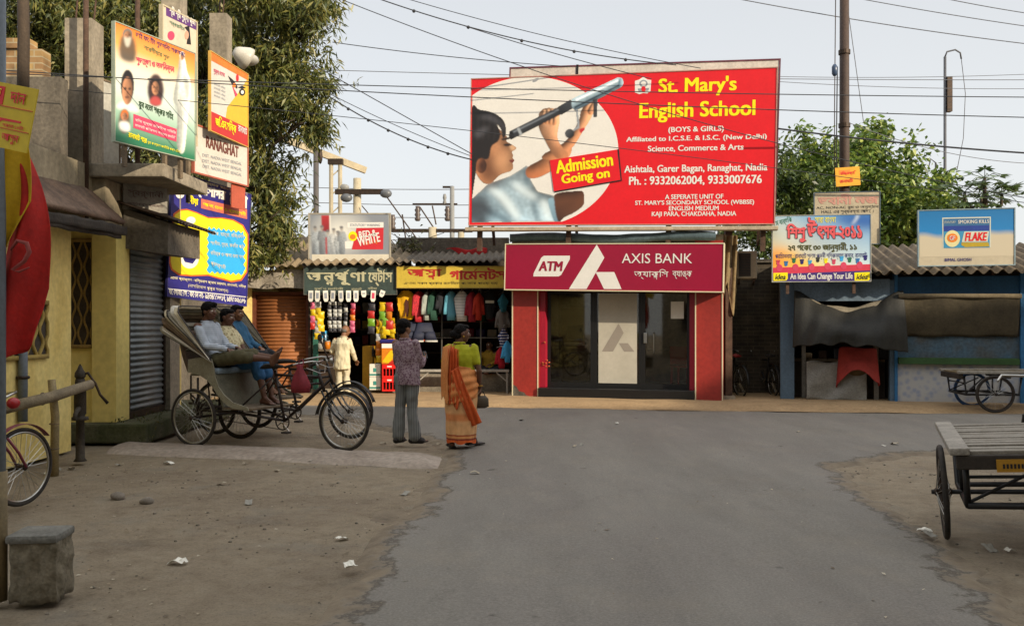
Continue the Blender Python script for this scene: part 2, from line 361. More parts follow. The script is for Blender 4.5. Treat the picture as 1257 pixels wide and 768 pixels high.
class Painter:
    """a printed picture: colours worked out on a fine grid, then carried by the corners of a flat sheet on the board"""
    def __init__(p, S, x0, y0, x1, y1, nx, ny, bg=None):
        p.S, p.b, p.nx, p.ny = S, (x0, y0, x1, y1), nx, ny
        p.X, p.Y = np.meshgrid(np.linspace(x0, x1, nx), np.linspace(y0, y1, ny)); p.im = np.ones((ny, nx, 3))*np.array(hexc('#b9b2a6')); p.a = np.zeros((ny, nx))
        if bg is not None: p.im[:] = hexc(bg); p.a[:] = 1
    def blur(p, A, r):
        r = int(max(1, r)); k = np.exp(-.5*(np.arange(-2*r, 2*r+1)/r)**2); k /= k.sum()
        for ax in (0, 1):
            B = np.pad(A, [(2*r, 2*r) if i == ax else (0, 0) for i in (0, 1)], mode='edge'); A = np.apply_along_axis(lambda v: np.convolve(v, k, 'valid'), ax, B)
        return A
    def mask(p, pts, smooth=True, n=6):
        if smooth:
            N = len(pts); out = []
            for i in range(N):
                a, b, c, d = (np.array(pts[(i+j) % N], float) for j in (-1, 0, 1, 2))
                for t in range(n): t /= n; out.append(.5*((2*b)+(c-a)*t+(2*a-5*b+4*c-d)*t*t+(3*b-a-3*c+d)*t**3))
            pts = out
        m = np.zeros(p.X.shape, bool)
        for i in range(len(pts)):
            (xa, ya), (xb, yb) = pts[i], pts[(i+1) % len(pts)]
            if ya == yb: continue
            m ^= ((ya > p.Y) != (yb > p.Y)) & (p.X < (xb-xa)*(p.Y-ya)/(yb-ya)+xa)
        return m.astype(float)
    def ell(p, cx, cy, rx, ry): return (((p.X-cx)/rx)**2+((p.Y-cy)/ry)**2 < 1).astype(float)
    def put(p, m, c0, c1=None, ax=(0, 1), relief=0, light=(-.3, -1), rr=8, soft=1, op=1, tex=0, ts=.05):
        """colour c0 running to c1 along ax; relief rounds the form as a photograph would show it"""
        if m.sum() < 1: return
        c0 = np.array(hexc(c0)); col = np.repeat(np.repeat(c0[None, None], p.ny, 0), p.nx, 1)
        if c1:
            g = p.X*ax[0]+p.Y*ax[1]; q = g[m > .5]; t = np.clip((g-q.min())/(np.ptp(q)+1e-9), 0, 1)[..., None]; col = c0*(1-t)+np.array(hexc(c1))*t
        if relief:
            hgt = p.blur(m, rr); gy, gx_ = np.gradient(hgt); sh = (gx_*light[0]+gy*light[1])*rr*-1; col = col*np.clip(1-relief*sh*2.2, .25, 1.9)[..., None]
        if tex:
            nz_ = np.array([[noise.noise(Vector((x*ts, y*ts*1.3, 1.7)))+.5*noise.noise(Vector((x*ts*2.7, y*ts*2.7, 4))) for x in p.X[0]] for y in p.Y[:, 0]]); col = col*(1+tex*nz_)[..., None]
        w = np.clip(p.blur(m, soft) if soft else m, 0, 1)[..., None]*op; p.im = p.im*(1-w)+col*w; p.a = np.maximum(p.a, w[..., 0])
    def done(p, k=2, name='printed_picture', cut=.4):
        S = p.S; x0, y0, x1, y1 = p.b; V = []; C = []; keep = p.a > cut; idx = -np.ones(p.X.shape, int)
        for j in range(p.ny):
            for i in range(p.nx):
                a = S.P(p.X[j, i], p.Y[j, i]); V.append((a[0], -.0005-.002*k, a[1])); C.append((*np.clip(p.im[j, i], 0, 1), 1))
        n = p.nx; F_ = [(j*n+i, (j+1)*n+i, (j+1)*n+i+1, j*n+i+1) for j in range(p.ny-1) for i in range(n-1) if keep[j, i] and keep[j+1, i] and keep[j, i+1] and keep[j+1, i+1]]
        me = bpy.data.meshes.new(name); me.from_pydata(V, [], F_); at_ = me.color_attributes.new('print', 'FLOAT_COLOR', 'POINT'); at_.data.foreach_set('color', np.array(C, np.float32).ravel())
        if 'printed_sheet' not in MATS:
            m = bpy.data.materials.new('printed_sheet'); m.use_nodes = True; nn = m.node_tree.nodes; a = nn.new('ShaderNodeAttribute'); a.attribute_name = 'print'
            m.node_tree.links.new(a.outputs['Color'], nn['Principled BSDF'].inputs['Base Color']); nn['Principled BSDF'].inputs['Roughness'].default_value = .5; MATS['printed_sheet'] = m
        me.materials.append(MATS['printed_sheet']); o = bpy.data.objects.new(name, me); COL.objects.link(o); o.parent = S.e; return o
# ---------------------------------------------------------------- common colours
WHITE = M('white_print', '#d9d6cf', .55, .05, 3, 0)
CREAM = M('cream_print', '#cfc6a6', .6, .06, 3, 0)
RED = M('red_print', '#d3141f', .45, .07, 2, 0)
YEL = M('yellow_print', '#e8d800', .5, .05, 3, 0)
BLACKP = M('black_print', '#17171a', .6, 0, 1, 0)
MAROON = M('maroon_print', '#8f0a30', .4, .06, 2, 0)
BLUE = M('blue_print', '#1f6fb0', .5, .1, 3, 0)
NAVY = M('navy_print', '#23206b', .5, .1, 3, 0)
ORANGE = M('orange_print', '#e07b20', .55, .08, 3, 0)
GREENP = M('green_print', '#1e6a4a', .55, .08, 3, 0)
SKYP = M('skyblue_print', '#2f9fd8', .5, .06, 3, 0)
PINK = M('pink_print', '#c8405e', .55, .08, 3, 0)
PALE = M('pale_print', '#c9c9b8', .6, .06, 3, 0)
GREYP = M('grey_print', '#8d9199', .6, .12, 3, 0)
SKIN_P = M('skin_print', '#a9714d', .55, .1, 6, 0); SKIN_D = M('dark_skin_print', '#5d3927', .55, .1, 6, 0); HAIR_P = M('hair_print', '#191310', .5, .1, 8, 0)
SHIRT_P = M('shirt_print', '#93aec0', .55, .16, 5, 0, col2='#5f7f93')
STEEL = M('dark_steel', '#2a2725', .55, .3, 12, .1, .6, col2='#4a3a2e')
CHROME = M('worn_chrome', '#b5b3ad', .28, .2, 20, 0, 1)
RUST = M('rusty_iron', '#5a4334', .85, .4, 8, .3)
RUBBER = M('tyre_rubber', '#191817', .85, .3, 20, .15, col2='#3a3229')
PIPEG = M('grey_paint_pole', '#6f7880', .6, .2, 4, .1, streak=.3)
CONC = M('weathered_concrete', '#9d927f', .92, .35, 2.2, .4, streak=.5)
CONCD = M('stained_concrete', '#6e665a', .95, .4, 2.6, .5, streak=.35)
PLAST = M('beige_plaster', '#b4a68a', .93, .35, 1.6, .35, streak=.4)
YWALL = M('yellow_limewash', '#ecd88f', .9, .2, 1.6, .3, streak=.4, col2='#cdb263')
YWALLB = M('bright_yellow_limewash', '#e8d480', .9, .16, 1.3, .3, streak=.4)
TIMB = M('old_timber', '#7a6a55', .85, .35, 7, .3)
BAMB = M('bamboo', '#9b8a63', .7, .3, 9, .2)
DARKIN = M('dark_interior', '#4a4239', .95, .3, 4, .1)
ASB = M('asbestos_sheet', '#8c7a5e', .93, .35, 3, .3, col2='#5c5142')
ASBD = M('dark_asbestos_sheet', '#6a5f50', .93, .35, 3, .3, col2='#453d33')
SHUT = M('orange_shutter_paint', '#965d32', .65, .22, 5, .15, streak=.25)
SHUTG = M('grey_shutter_steel', '#7d8384', .5, .2, 5, .15, .3, streak=.25)
BRICK = brick_mat('dark_brickwork', '#4d4335', '#3b342a', '#5a5244')
BRICKY = brick_mat('broken_brickwork', '#a88a58', '#8c6a48', '#a89a7c')
BLUEW = M('blue_board_paint', '#2c6c9c', .6, .25, 3, .15, streak=.4)
GBLUE = M('greyblue_paint', '#566b7d', .75, .25, 3, .2, streak=.4)
PAPER = M('paper', '#e0dccf', .8, .08, 6, 0)

def lx(px, A, B):
    dx, dy = B[0]-A[0], B[1]-A[1]; L = math.hypot(dx, dy); k = (px-CX)/F
    return (k*A[1]-A[0])/(dx-k*dy)*L
# ---------------------------------------------------------------- ground, road
def ground_material():
    m = bpy.data.materials.new('packed_earth'); m.use_nodes = True; n = m.node_tree.nodes; l = m.node_tree.links; b = n['Principled BSDF']
    g = n.new('ShaderNodeNewGeometry')
    def nz(sc, det=8, ro=.65):
        t = n.new('ShaderNodeTexNoise'); t.inputs['Scale'].default_value = sc; t.inputs['Detail'].default_value = det; t.inputs['Roughness'].default_value = ro; l.new(g.outputs['Position'], t.inputs[0]); return t
    def ramp(t, *st):
        r = n.new('ShaderNodeValToRGB'); e = r.color_ramp.elements
        e[0].position, e[0].color = st[0][0], (*hexc(st[0][1]), 1); e[1].position, e[1].color = st[-1][0], (*hexc(st[-1][1]), 1)
        for p, c in st[1:-1]: k = e.new(p); k.color = (*hexc(c), 1)
        l.new(t.outputs[0], r.inputs[0]); return r
    a = ramp(nz(.55), (.28, '#7a6b59'), (.42, '#9a8a73'), (.55, '#b0a086'), (.64, '#93836c'), (.76, '#77695a'))
    c = ramp(nz(7, 10, .75), (.3, '#5b4f42'), (.5, '#9a8d7b'), (.68, '#b0a593'))
    mx = n.new('ShaderNodeMix'); mx.data_type = 'RGBA'; mx.inputs[0].default_value = .38; l.new(a.outputs[0], mx.inputs[6]); l.new(c.outputs[0], mx.inputs[7])
    d = ramp(nz(1.7, 5), (.54, '#000000'), (.75, '#b0b0b0')); mx2 = n.new('ShaderNodeMix'); mx2.data_type = 'RGBA'; l.new(d.outputs[0], mx2.inputs[0]); mx2.inputs[7].default_value = (*hexc('#8d8c84'), 1)
    l.new(mx.outputs[2], mx2.inputs[6])
    gr_ = ramp(nz(55, 6, .8), (.3, '#6a6a6a'), (.5, '#dadada'), (.72, '#ffffff')); mg_ = n.new('ShaderNodeMix'); mg_.data_type = 'RGBA'; mg_.blend_type = 'MULTIPLY'; mg_.inputs[0].default_value = .5; l.new(mx2.outputs[2], mg_.inputs[6]); l.new(gr_.outputs[0], mg_.inputs[7])
    sp = n.new('ShaderNodeTexVoronoi'); sp.inputs['Scale'].default_value = 16; l.new(g.outputs['Position'], sp.inputs[0])
    r3 = ramp(sp, (.06, '#6a6258'), (.12, '#ffffff')); mx3 = n.new('ShaderNodeMix'); mx3.data_type = 'RGBA'; mx3.blend_type = 'MULTIPLY'; mx3.inputs[0].default_value = .45
    l.new(mg_.outputs[2], mx3.inputs[6]); l.new(r3.outputs[0], mx3.inputs[7]); l.new(mx3.outputs[2], b.inputs['Base Color'])
    b.inputs['Roughness'].default_value = .95; b.inputs['Specular IOR Level'].default_value = .2
    bt = nz(9, 12, .8); bump_into(m, bt.outputs[0], .95, .07); return m, nz
EARTH, _ = ground_material()
def ground_z(x, y): return .035*noise.noise(Vector((x*.45, y*.45, 3)))*min(1, max(0, (y+2)/3))*(1 if y < 30 else 0)
gm = MB(); xs = [-250, -90, -30, -14]+[-10+.3*i for i in range(81)]+[16, 30, 90, 250]; ys = [-90, -30, -8]+[-2+.3*i for i in range(81)]+[24, 30, 60, 150, 500]
w_ = len(xs); gm.v = [(x, y, -.045+(ground_z(x, y) if -11 < x < 15 and -3 < y < 24 else 0)) for y in ys for x in xs]
gm.f = [(j*w_+i, j*w_+i+1, (j+1)*w_+i+1, (j+1)*w_+i) for j in range(len(ys)-1) for i in range(w_-1)]
struct(gm.build('ground', EARTH, smooth=True))

road_poly = np.array([(-1.0, -6), (-1.02, 4.0), (-1.01, 4.8), (-1.0, 5.8), (-.93, 7.2), (-.86, 8.7), (-.80, 10.2), (-.90, 12.0), (-1.3, 12.9), (-2.2, 14.2), (-2.9, 15.5), (-5.2, 16.6), (-7, 17.4), (-5, 18.2), (-2.9, 17.9), (0, 17.4), (2.5, 17.0), (3.9, 16.7), (6, 16.5), (9.4, 16.2), (15, 15.6), (24, 15), (24, 12.6), (10, 12.4), (6.9, 11.9), (4.8, 11.1), (3.75, 10.2), (3.3, 8.4), (3.25, 7.1), (3.05, 6.0), (2.75, 4.8), (2.7, -6)])
def sdist(px_, py_):
    P = road_poly; ins = np.zeros(px_.shape, bool); dm = np.full(px_.shape, 1e9)
    for i in range(len(P)):
        a, b = P[i], P[(i+1) % len(P)]
        t = np.clip(((px_-a[0])*(b[0]-a[0])+(py_-a[1])*(b[1]-a[1]))/((b-a)@(b-a)), 0, 1)
        dm = np.minimum(dm, np.hypot(px_-a[0]-t*(b[0]-a[0]), py_-a[1]-t*(b[1]-a[1])))
        c = (a[1] > py_) != (b[1] > py_)
        ins ^= c & (px_ < (b[0]-a[0])*(py_-a[1])/((b[1]-a[1]) or 1e-9)+a[0])
    return np.where(ins, dm, -dm)
def build_road():
    st = .1; X = np.arange(-8, 24.01, st); Y = np.arange(-5, 19.01, st); gxx, gyy = np.meshgrid(X, Y)
    D = sdist(gxx, gyy); wob = np.array([[.10*noise.noise(Vector((x*2.3, y*2.3, 0)))+.16*noise.noise(Vector((x*.8, y*.8, 5))) for x in X] for y in Y])
    D = D+wob; nx = len(X); keep = {}; V = []; att = []; Fc = []
    def vid(j, i):
        k = j*nx+i
        if k not in keep:
            keep[k] = len(V); x, y = X[i], Y[j]; crown = .028*min(1, max(0, D[j, i]/.6))
            V.append((x, y, ground_z(x, y)*.35-.018+crown-(.035 if D[j, i] < .0 else 0))); att.append(D[j, i])
        return keep[k]
    for j in range(len(Y)-1):
        for i in range(nx-1):
            if max(D[j, i], D[j+1, i], D[j, i+1], D[j+1, i+1]) > -.28: Fc.append((vid(j, i), vid(j, i+1), vid(j+1, i+1), vid(j+1, i)))
    me = bpy.data.meshes.new('road'); me.from_pydata(V, [], Fc); a = me.attributes.new('edge', 'FLOAT', 'POINT'); a.data.foreach_set('value', np.array(att, np.float32))
    me.polygons.foreach_set('use_smooth', [True]*len(me.polygons))
    m = bpy.data.materials.new('worn_asphalt'); m.use_nodes = True; n = m.node_tree.nodes; l = m.node_tree.links; b = n['Principled BSDF']
    g = n.new('ShaderNodeNewGeometry')
    def nz(sc, det=8, ro=.65, mapsc=None):
        t = n.new('ShaderNodeTexNoise'); t.inputs['Scale'].default_value = sc; t.inputs['Detail'].default_value = det; t.inputs['Roughness'].default_value = ro
        if mapsc:
            mp = n.new('ShaderNodeMapping'); mp.inputs['Scale'].default_value = mapsc; l.new(g.outputs['Position'], mp.inputs[0]); l.new(mp.outputs[0], t.inputs[0])
        else: l.new(g.outputs['Position'], t.inputs[0])
        return t
    def ramp(t, *st):
        r = n.new('ShaderNodeValToRGB'); e = r.color_ramp.elements
        e[0].position, e[0].color = st[0][0], (*hexc(st[0][1]), 1); e[1].position, e[1].color = st[-1][0], (*hexc(st[-1][1]), 1)
        for p, c in st[1:-1]: k = e.new(p); k.color = (*hexc(c), 1)
        l.new(t.outputs[0], r.inputs[0]); return r
    base = ramp(nz(.5, 6, .6, (1, .35, 1)), (.28, '#68645d'), (.45, '#7d7971'), (.58, '#75706a'), (.72, '#8d887d'))
    fine = ramp(nz(60, 4, .8), (.3, '#47443f'), (.5, '#726d65'), (.72, '#a0998d'))
    mx = n.new('ShaderNodeMix'); mx.data_type = 'RGBA'; mx.inputs[0].default_value = .42; l.new(base.outputs[0], mx.inputs[6]); l.new(fine.outputs[0], mx.inputs[7])
    patch = ramp(nz(1.1, 9, .75), (.5, '#000000'), (.72, '#909090')); mxp = n.new('ShaderNodeMix'); mxp.data_type = 'RGBA'; l.new(patch.outputs[0], mxp.inputs[0]); l.new(mx.outputs[2], mxp.inputs[6]); mxp.inputs[7].default_value = (*hexc('#8f8472'), 1)
    at_ = n.new('ShaderNodeAttribute'); at_.attribute_name = 'edge'; e1 = nz(3.5, 8, .7)
    ad = n.new('ShaderNodeMath'); ad.operation = 'MULTIPLY_ADD'; ad.inputs[1].default_value = .8; ad.inputs[2].default_value = -.26; l.new(e1.outputs[0], ad.inputs[0])
    sb = n.new('ShaderNodeMath'); sb.operation = 'SUBTRACT'; l.new(at_.outputs['Fac'], sb.inputs[0]); l.new(ad.outputs[0], sb.inputs[1])
    mr = n.new('ShaderNodeMapRange'); mr.inputs[1].default_value = -.06; mr.inputs[2].default_value = .09; mr.inputs[3].default_value = 1; mr.inputs[4].default_value = 0; l.new(sb.outputs[0], mr.inputs[0])
    dirt = ramp(nz(5, 8, .7), (.3, '#5f5446'), (.5, '#776b5a'), (.7, '#887b67'))
    mxe = n.new('ShaderNodeMix'); mxe.data_type = 'RGBA'; l.new(mr.outputs[0], mxe.inputs[0]); l.new(mxp.outputs[2], mxe.inputs[6]); l.new(dirt.outputs[0], mxe.inputs[7])
    wv = n.new('ShaderNodeVectorMath'); wv.operation = 'ADD'; wn = nz(1.3, 6, .7); l.new(g.outputs['Position'], wv.inputs[0]); l.new(wn.outputs['Color'], wv.inputs[1])
    vo = n.new('ShaderNodeTexVoronoi'); vo.feature = 'DISTANCE_TO_EDGE'; vo.inputs['Scale'].default_value = .38; l.new(wv.outputs[0], vo.inputs[0])
    cr = n.new('ShaderNodeMapRange'); cr.inputs[1].default_value = .0; cr.inputs[2].default_value = .010; cr.inputs[3].default_value = 1; cr.inputs[4].default_value = 0; l.new(vo.outputs['Distance'], cr.inputs[0])
    cm = ramp(nz(.7, 4), (.5, '#000000'), (.6, '#8a8a8a')); cmu = n.new('ShaderNodeMath'); cmu.operation = 'MULTIPLY'; l.new(cr.outputs[0], cmu.inputs[0]); l.new(cm.outputs[0], cmu.inputs[1])
    mxc = n.new('ShaderNodeMix'); mxc.data_type = 'RGBA'; l.new(cmu.outputs[0], mxc.inputs[0]); l.new(mxe.outputs[2], mxc.inputs[6]); mxc.inputs[7].default_value = (*hexc('#4c4842'), 1)
    tr_ = ramp(nz(1.4, 6, .7, (1, .22, 1)), (.38, '#cfcfcf'), (.62, '#ffffff')); mxt = n.new('ShaderNodeMix'); mxt.data_type = 'RGBA'; mxt.blend_type = 'MULTIPLY'; mxt.inputs[0].default_value = .4; l.new(mxc.outputs[2], mxt.inputs[6]); l.new(tr_.outputs[0], mxt.inputs[7])
    spt = ramp(nz(3.2, 3, .5), (.70, '#ffffff'), (.76, '#8f8c88')); mxs = n.new('ShaderNodeMix'); mxs.data_type = 'RGBA'; mxs.blend_type = 'MULTIPLY'; mxs.inputs[0].default_value = .8; l.new(mxt.outputs[2], mxs.inputs[6]); l.new(spt.outputs[0], mxs.inputs[7])
    sr_ = n.new('ShaderNodeMapRange'); sr_.inputs[1].default_value = -.1; sr_.inputs[2].default_value = .3; l.new(sb.outputs[0], sr_.inputs[0]); sc_ = ramp(sr_, (.26, '#ffffff'), (.34, '#7d776f'), (.50, '#ffffff')); mxz = n.new('ShaderNodeMix'); mxz.data_type = 'RGBA'; mxz.blend_type = 'MULTIPLY'; mxz.inputs[0].default_value = .65; l.new(mxs.outputs[2], mxz.inputs[6]); l.new(sc_.outputs[0], mxz.inputs[7])
    l.new(mxz.outputs[2], b.inputs['Base Color']); b.inputs['Roughness'].default_value = .9; b.inputs['Specular IOR Level'].default_value = .25
    bump_into(m, nz(45, 8, .8).outputs[0], .5, .02); me.materials.append(m)
    o = bpy.data.objects.new('road', me); COL.objects.link(o); struct(o)
build_road()
# low mounded concrete drain cover running across towards the wall
def drain(u, v):
    x = -5.15+u*4.3; y = 11.85-u*1.15+(v-.5)*1.0+.05*noise.noise(Vector((u*7, v, 2)))
    return (x, y, -.05+.085*math.sin(math.pi*min(1, max(0, v)))**.5*(1 if u < .93 else max(0, (1-u)/.07))+.012*noise.noise(Vector((u*20, v*3, 1))))
m_ = MB().grid(drain, 70, 14, 0); struct(m_.build('drain_cover', M('dusty_drain_concrete', '#a3978a', .95, .35, 2, .5, col2='#84776a'), smooth=True))
# sandy verge before the shops
def verge(u, v):
    x = -7+u*22; y0 = 17.75-.13*(x+2)*(x > -2) ; y0 = max(y0, 16.2); y1 = (20.6 if x < -.2 else max(20.9-.28*x, 17.4)+2.4)
    return (x, y0+(y1-y0)*v, .0+.05*min(1, v*6)+.015*noise.noise(Vector((x*1.1, v*5, 9)))-.035*(v < .02))
m_ = MB().grid(verge, 120, 14, 0); struct(m_.build('sandy_verge', M('sandy_earth', '#a58a66', .95, .3, 2.2, .5, col2='#8b7353'), smooth=True))

# ---------------------------------------------------------------- bank
BA, BB = (0.0, 19.5), (4.31, 18.3); BL = math.hypot(BB[0]-BA[0], BB[1]-BA[1]); BRZ = math.atan2(BB[1]-BA[1], BB[0]-BA[0])
REDT = M('red_tile_cladding', '#9a2f27', .45, .2, 1.6, .08, col2='#842a25', streak=.3)
GRAN = M('black_granite', '#1d1c1c', .35, .2, 18, .03)
BFR = M('black_frame', '#151515', .45, .1, 9, 0)
bank = thing('bank_building', 'small bank branch with red clad pillars, black framed glass front and crimson sign', 'bank', (BA[0], BA[1], 0), BRZ)
def bx_(px): return lx(px, BA, BB)
H0 = .24; HT = 2.42
m = MB(); [m.box((x-.012, -.012, .02), (x+.012, -.001, HT-.1)) for x in (.012, bx_(661)-.014, bx_(853)+.014, BL-.012)]; m.build('edge_trim', CREAM, bank)
MB().prism([(.01, .0), (.40, .0), (.41, .04), (.32, .07), (.27, .13), (.16, .15), (.10, .25), (.03, .29), (.01, .30)], .004, (0, -.0045, 0), (1,0,0), (0,0,1), (0,1,0)).build('chipped_patch', CONCD, bank)
m = MB(); m.box((0, 0, 0), (bx_(661), .5, HT+.9)); m.box((bx_(853), 0, 0), (BL, .5, HT+.9)); m.build('pillar', REDT, bank)
m = MB(); m.box((bx_(661)+.002, .1, H0), (bx_(668), .5, HT)); m.box((bx_(846), .1, H0), (bx_(853)-.002, .5, HT)); m.build('pillar_return', M('crimson_panel', '#99182f', .4, .1, 3, 0), bank)
m = MB(); m.bbox((bx_(661)+.004, -.06, 0), (bx_(853)-.004, .62, H0-.004), .01); m.build('step', GRAN, bank)
m = MB(); x0 = 0
m.box((0, .502, 0), (.2, 4, 3.2)); m.box((BL-.2, .502, 0), (BL, 4, 3.2)); m.box((.2, 3.8, 0), (BL-.2, 4, 3.2)); m.build('side_wall', PLAST, bank)
m = MB(); m.box((.2, .63, 0), (BL-.2, 3.8, H0)); m.build('interior_floor', M('interior_tile', '#c4b9a2', .3, .1, 4, 0), bank)
m = MB(); m.box((.0, .0, HT+.903), (BL, 4, HT+1.02)); m.box((.2, .502, HT+.1), (BL-.2, 3.8, HT+.2)); m.build('roof_slab', CONC, bank)
m = MB(); m.box((bx_(661)+.002, .04, HT-.05), (bx_(853)-.002, .5, HT+.898)); m.build('fascia', CONCD, bank)
gl = glass_mat('dark_shop_glass', (.82, .80, .72), .15)
fx = [bx_(p) for p in (668, 724, 731, 779, 789, 846)]
def framed(name, a, b):
    m = MB(); w = .07
    m.box((a, .30, H0), (a+w, .36, HT-.05)); m.box((b-w, .30, H0), (b, .36, HT-.05)); m.box((a+w, .30, H0), (b-w, .36, H0+.1)); m.box((a+w, .30, HT-.15), (b-w, .36, HT-.052))
    f = m.build(name, BFR, bank); MB().box((a+w, .325, H0+.1), (b-w, .335, HT-.15)).build('glass_pane', gl, f); return f
framed('window', fx[0], fx[1]+.03)
f2 = framed('window', fx[1]+.032, fx[4]-.06)
dr = framed('door', fx[4]-.058, fx[5])
FROST = M('frosted_film', '#b9b4a6', .6, .06, 2, 0, col2='#a9a496')
xa, xb = fx[1]+.13, fx[4]-.16
MB().box((xa, .315, H0+.1), (xb, .322, HT-.16)).build('frosted_panel', FROST, f2)
m = MB(); cx_ = (xa+xb)/2; FR2 = M('frosted_mark', '#8f877d', .6, .05, 3, 0)
m.prism([(cx_-.34, 1.02), (cx_-.10, 1.02), (cx_+.13, 1.42), (cx_+.02, 1.62)], .002, (0, .3125, 0), (1,0,0), (0,0,1), (0,1,0))
m.prism([(cx_+.03, 1.20), (cx_+.22, 1.20), (cx_+.36, 1.02), (cx_+.14, 1.02)], .002, (0, .3125, 0), (1,0,0), (0,0,1), (0,1,0)); m.build('window_emblem', FR2, f2)
MB().box((fx[4]+.55, .318, 1.72), (fx[4]+.82, .322, 2.08)).build('paper_notice', PAPER, dr)
m = MB(); m.bbox((fx[4]-.02, .27, 1.2), (fx[4]+.06, .30, 1.42), .008); m.build('door_handle', CHROME, dr)
m = MB(); m.tube([(fx[4]+.2, .29, 1.0), (fx[4]+.2, .26, 1.02), (fx[4]+.2, .26, 1.4), (fx[4]+.2, .29, 1.42)], .012); m.build('pull_bar', CHROME, dr)
# things inside the bank
m = thing('cash_machine', 'pale cash machine standing inside the bank behind the left glass pane', 'cash machine', bank.matrix_basis @ Vector((.95, 2.2, H0)), BRZ)
MB().bbox((-.35, 0, 0), (.35, .6, 1.75), .03).build('cabinet', M('beige_cabinet', '#8f8467', .5, .1, 3, 0), m); MB().bbox((-.2, -.02, 1.0), (.2, .01, 1.35), .01).build('screen', BFR, m); MB().bbox((-.25, -.1, .85), (.25, .0, .93), .01).build('keypad_shelf', CHROME, m)
ch = thing('plastic_chair', 'red plastic chair inside the bank behind the right glass door', 'chair', bank.matrix_basis @ Vector((3.55, 1.4, H0)), BRZ+.5)
rp = M('red_plastic', '#a01c1c', .4, .1, 4, 0)
MB().bbox((-.22, -.22, .41), (.22, .22, .45), .015).build('seat', rp, ch); MB().grid(lambda u, v: (-.21+u*.42, .2+.05*v, .47+.4*v), 6, 6, .02).build('backrest', rp, ch)
for a in (-.19, .19):
    for b in (-.19, .19): MB().bar((a, b, 0), (a*.95, b*.95, .41), .04).build('leg', rp, ch)
dk = thing('reception_desk', 'wooden reception desk inside the bank behind the glass door', 'desk', bank.matrix_basis @ Vector((2.9, 2.6, H0)), BRZ)
MB().bbox((-.6, 0, .7), (.7, .6, .75), .01).build('desk_top', TIMB, dk); MB().bbox((-.58, .02, 0), (.68, .06, .7), .01).build('front_panel', TIMB, dk); MB().box((.64, .06, 0), (.68, .55, .7)).build('leg', TIMB, dk)
# hanging marigold garland by the left glass
gp = thing('hanging_plant', 'dry orange flowering stems leaning inside the left bank window corner', 'plant', bank.matrix_basis @ Vector((.62, .14, H0)), BRZ)
m = MB()
for i in range(9):
    a = random.uniform(-.14, .14); m.tube([(0, 0, 0), (a*.4, .02, .4), (a, -.02, .75+random.uniform(0, .2))], .006, 5)
m.build('stems', RUST, gp); m = MB()
for i in range(46):
    z = random.choice([random.uniform(.42, .62), random.uniform(.75, 1.0)]); m.ell((random.gauss(0, .09), random.gauss(0, .03), z), (.025, .025, .02), 6)
m.build('flowers', M('orange_petals', '#b4552a', .7, .3, 20, 0), gp)
# bank sign
sA = (gx(620, 19.2), 19.2); sB = (gx(887, 18.0), 18.0)
sg = Sign('bank_sign', 'crimson bank sign reading ATM and AXIS BANK above the glass front', 'sign', sA, sB, 2.355, 3.31, MAROON, .32, [(620, 299), (887, 299), (887, 357.5), (620, 354.5)], (600, 270, 3.2), CREAM, .02, roll=R(1.2))
sg.poly([(215, 138), (318, 138), (318, 152), (285, 214), (275, 220), (175, 220), (176, 208), (205, 146)], WHITE, 1, 'atm_plate')
sg.text('ATM', 196, 160, 292, 198, MAROON, 3, .05, .12)
sg.poly([(423, 94), (454, 146), (386, 270), (317, 270)], WHITE, 1, 'emblem'); sg.poly([(421, 203), (494, 203), (524, 270), (455, 270)], WHITE, 1, 'emblem')
sg.text('AXIS BANK', 523, 130, 798, 168, WHITE, 2, .012)
sg.text('অ্যা[কস]িস', 572, 192, 706, 232, WHITE, 2, .01); sg.text('ব্যাঙ্ক', 722, 198, 798, 230, WHITE, 2, .01)
sg.done()

# ---------------------------------------------------------------- billboard on the bank roof
hA, hB = (gx(579, 19.2), 19.2), (gx(952, 17.95), 17.95)
hb = Sign('billboard', 'large red school admission billboard with telescope girl above the bank', 'billboard', (hA[0]-.05, hA[1]), (hB[0]-.03, hB[1]), 3.73, 6.84, RED, .10, [(580, 96.5), (953.5, 88), (949.5, 276), (577.5, 274)], (560, 60, 2.954), M('billboard_trim', '#b98a7c', .6, .2, 4, .1), .02, roll=R(1.0))
hb.poly([(270+322*math.cos(R(a)), 372+271*math.sin(R(a))) for a in np.linspace(-130.4, 68.4, 60)]+[(62, 624)], WHITE, 1, 'white_disc')
# printed photograph of a pupil with a telescope
pp = Painter(hb, 61, 100, 620, 623, 300, 290)
SHIRT = [(61, 540), (120, 486), (200, 458), (240, 434), (262, 418), (273, 470), (300, 515), (358, 530), (374, 560), (376, 622), (61, 622)]
shm = pp.mask(SHIRT, False); pp.put(shm, '#b9cfda', '#5f7a8b', (-.6, 1), .8, (.4, -1), 14, 2, 1, .35, .028)
for q in ([(200, 500), (262, 512), (330, 540), (326, 552), (255, 524)], [(90, 560), (160, 590), (210, 622), (170, 622), (112, 590)], [(258, 430), (268, 470), (260, 500), (248, 456)], [(280, 540), (300, 580), (306, 620), (294, 620), (280, 580)], [(150, 520), (190, 560), (210, 612), (196, 606), (160, 552)]): pp.put(pp.mask(q), '#48606f', None, soft=4, op=.7)
for q in ([(120, 500), (180, 520), (236, 600), (220, 612), (160, 544)], [(210, 478), (250, 500), (300, 534), (280, 540), (226, 510)], [(310, 545), (336, 556), (346, 610), (330, 614)]): pp.put(pp.mask(q), '#e2f0f4', None, soft=5, op=.75)
pp.put(pp.mask([(61, 540), (112, 536), (140, 575), (116, 606), (128, 622), (61, 622)]), '#2c2b31', None, soft=9, op=.85)
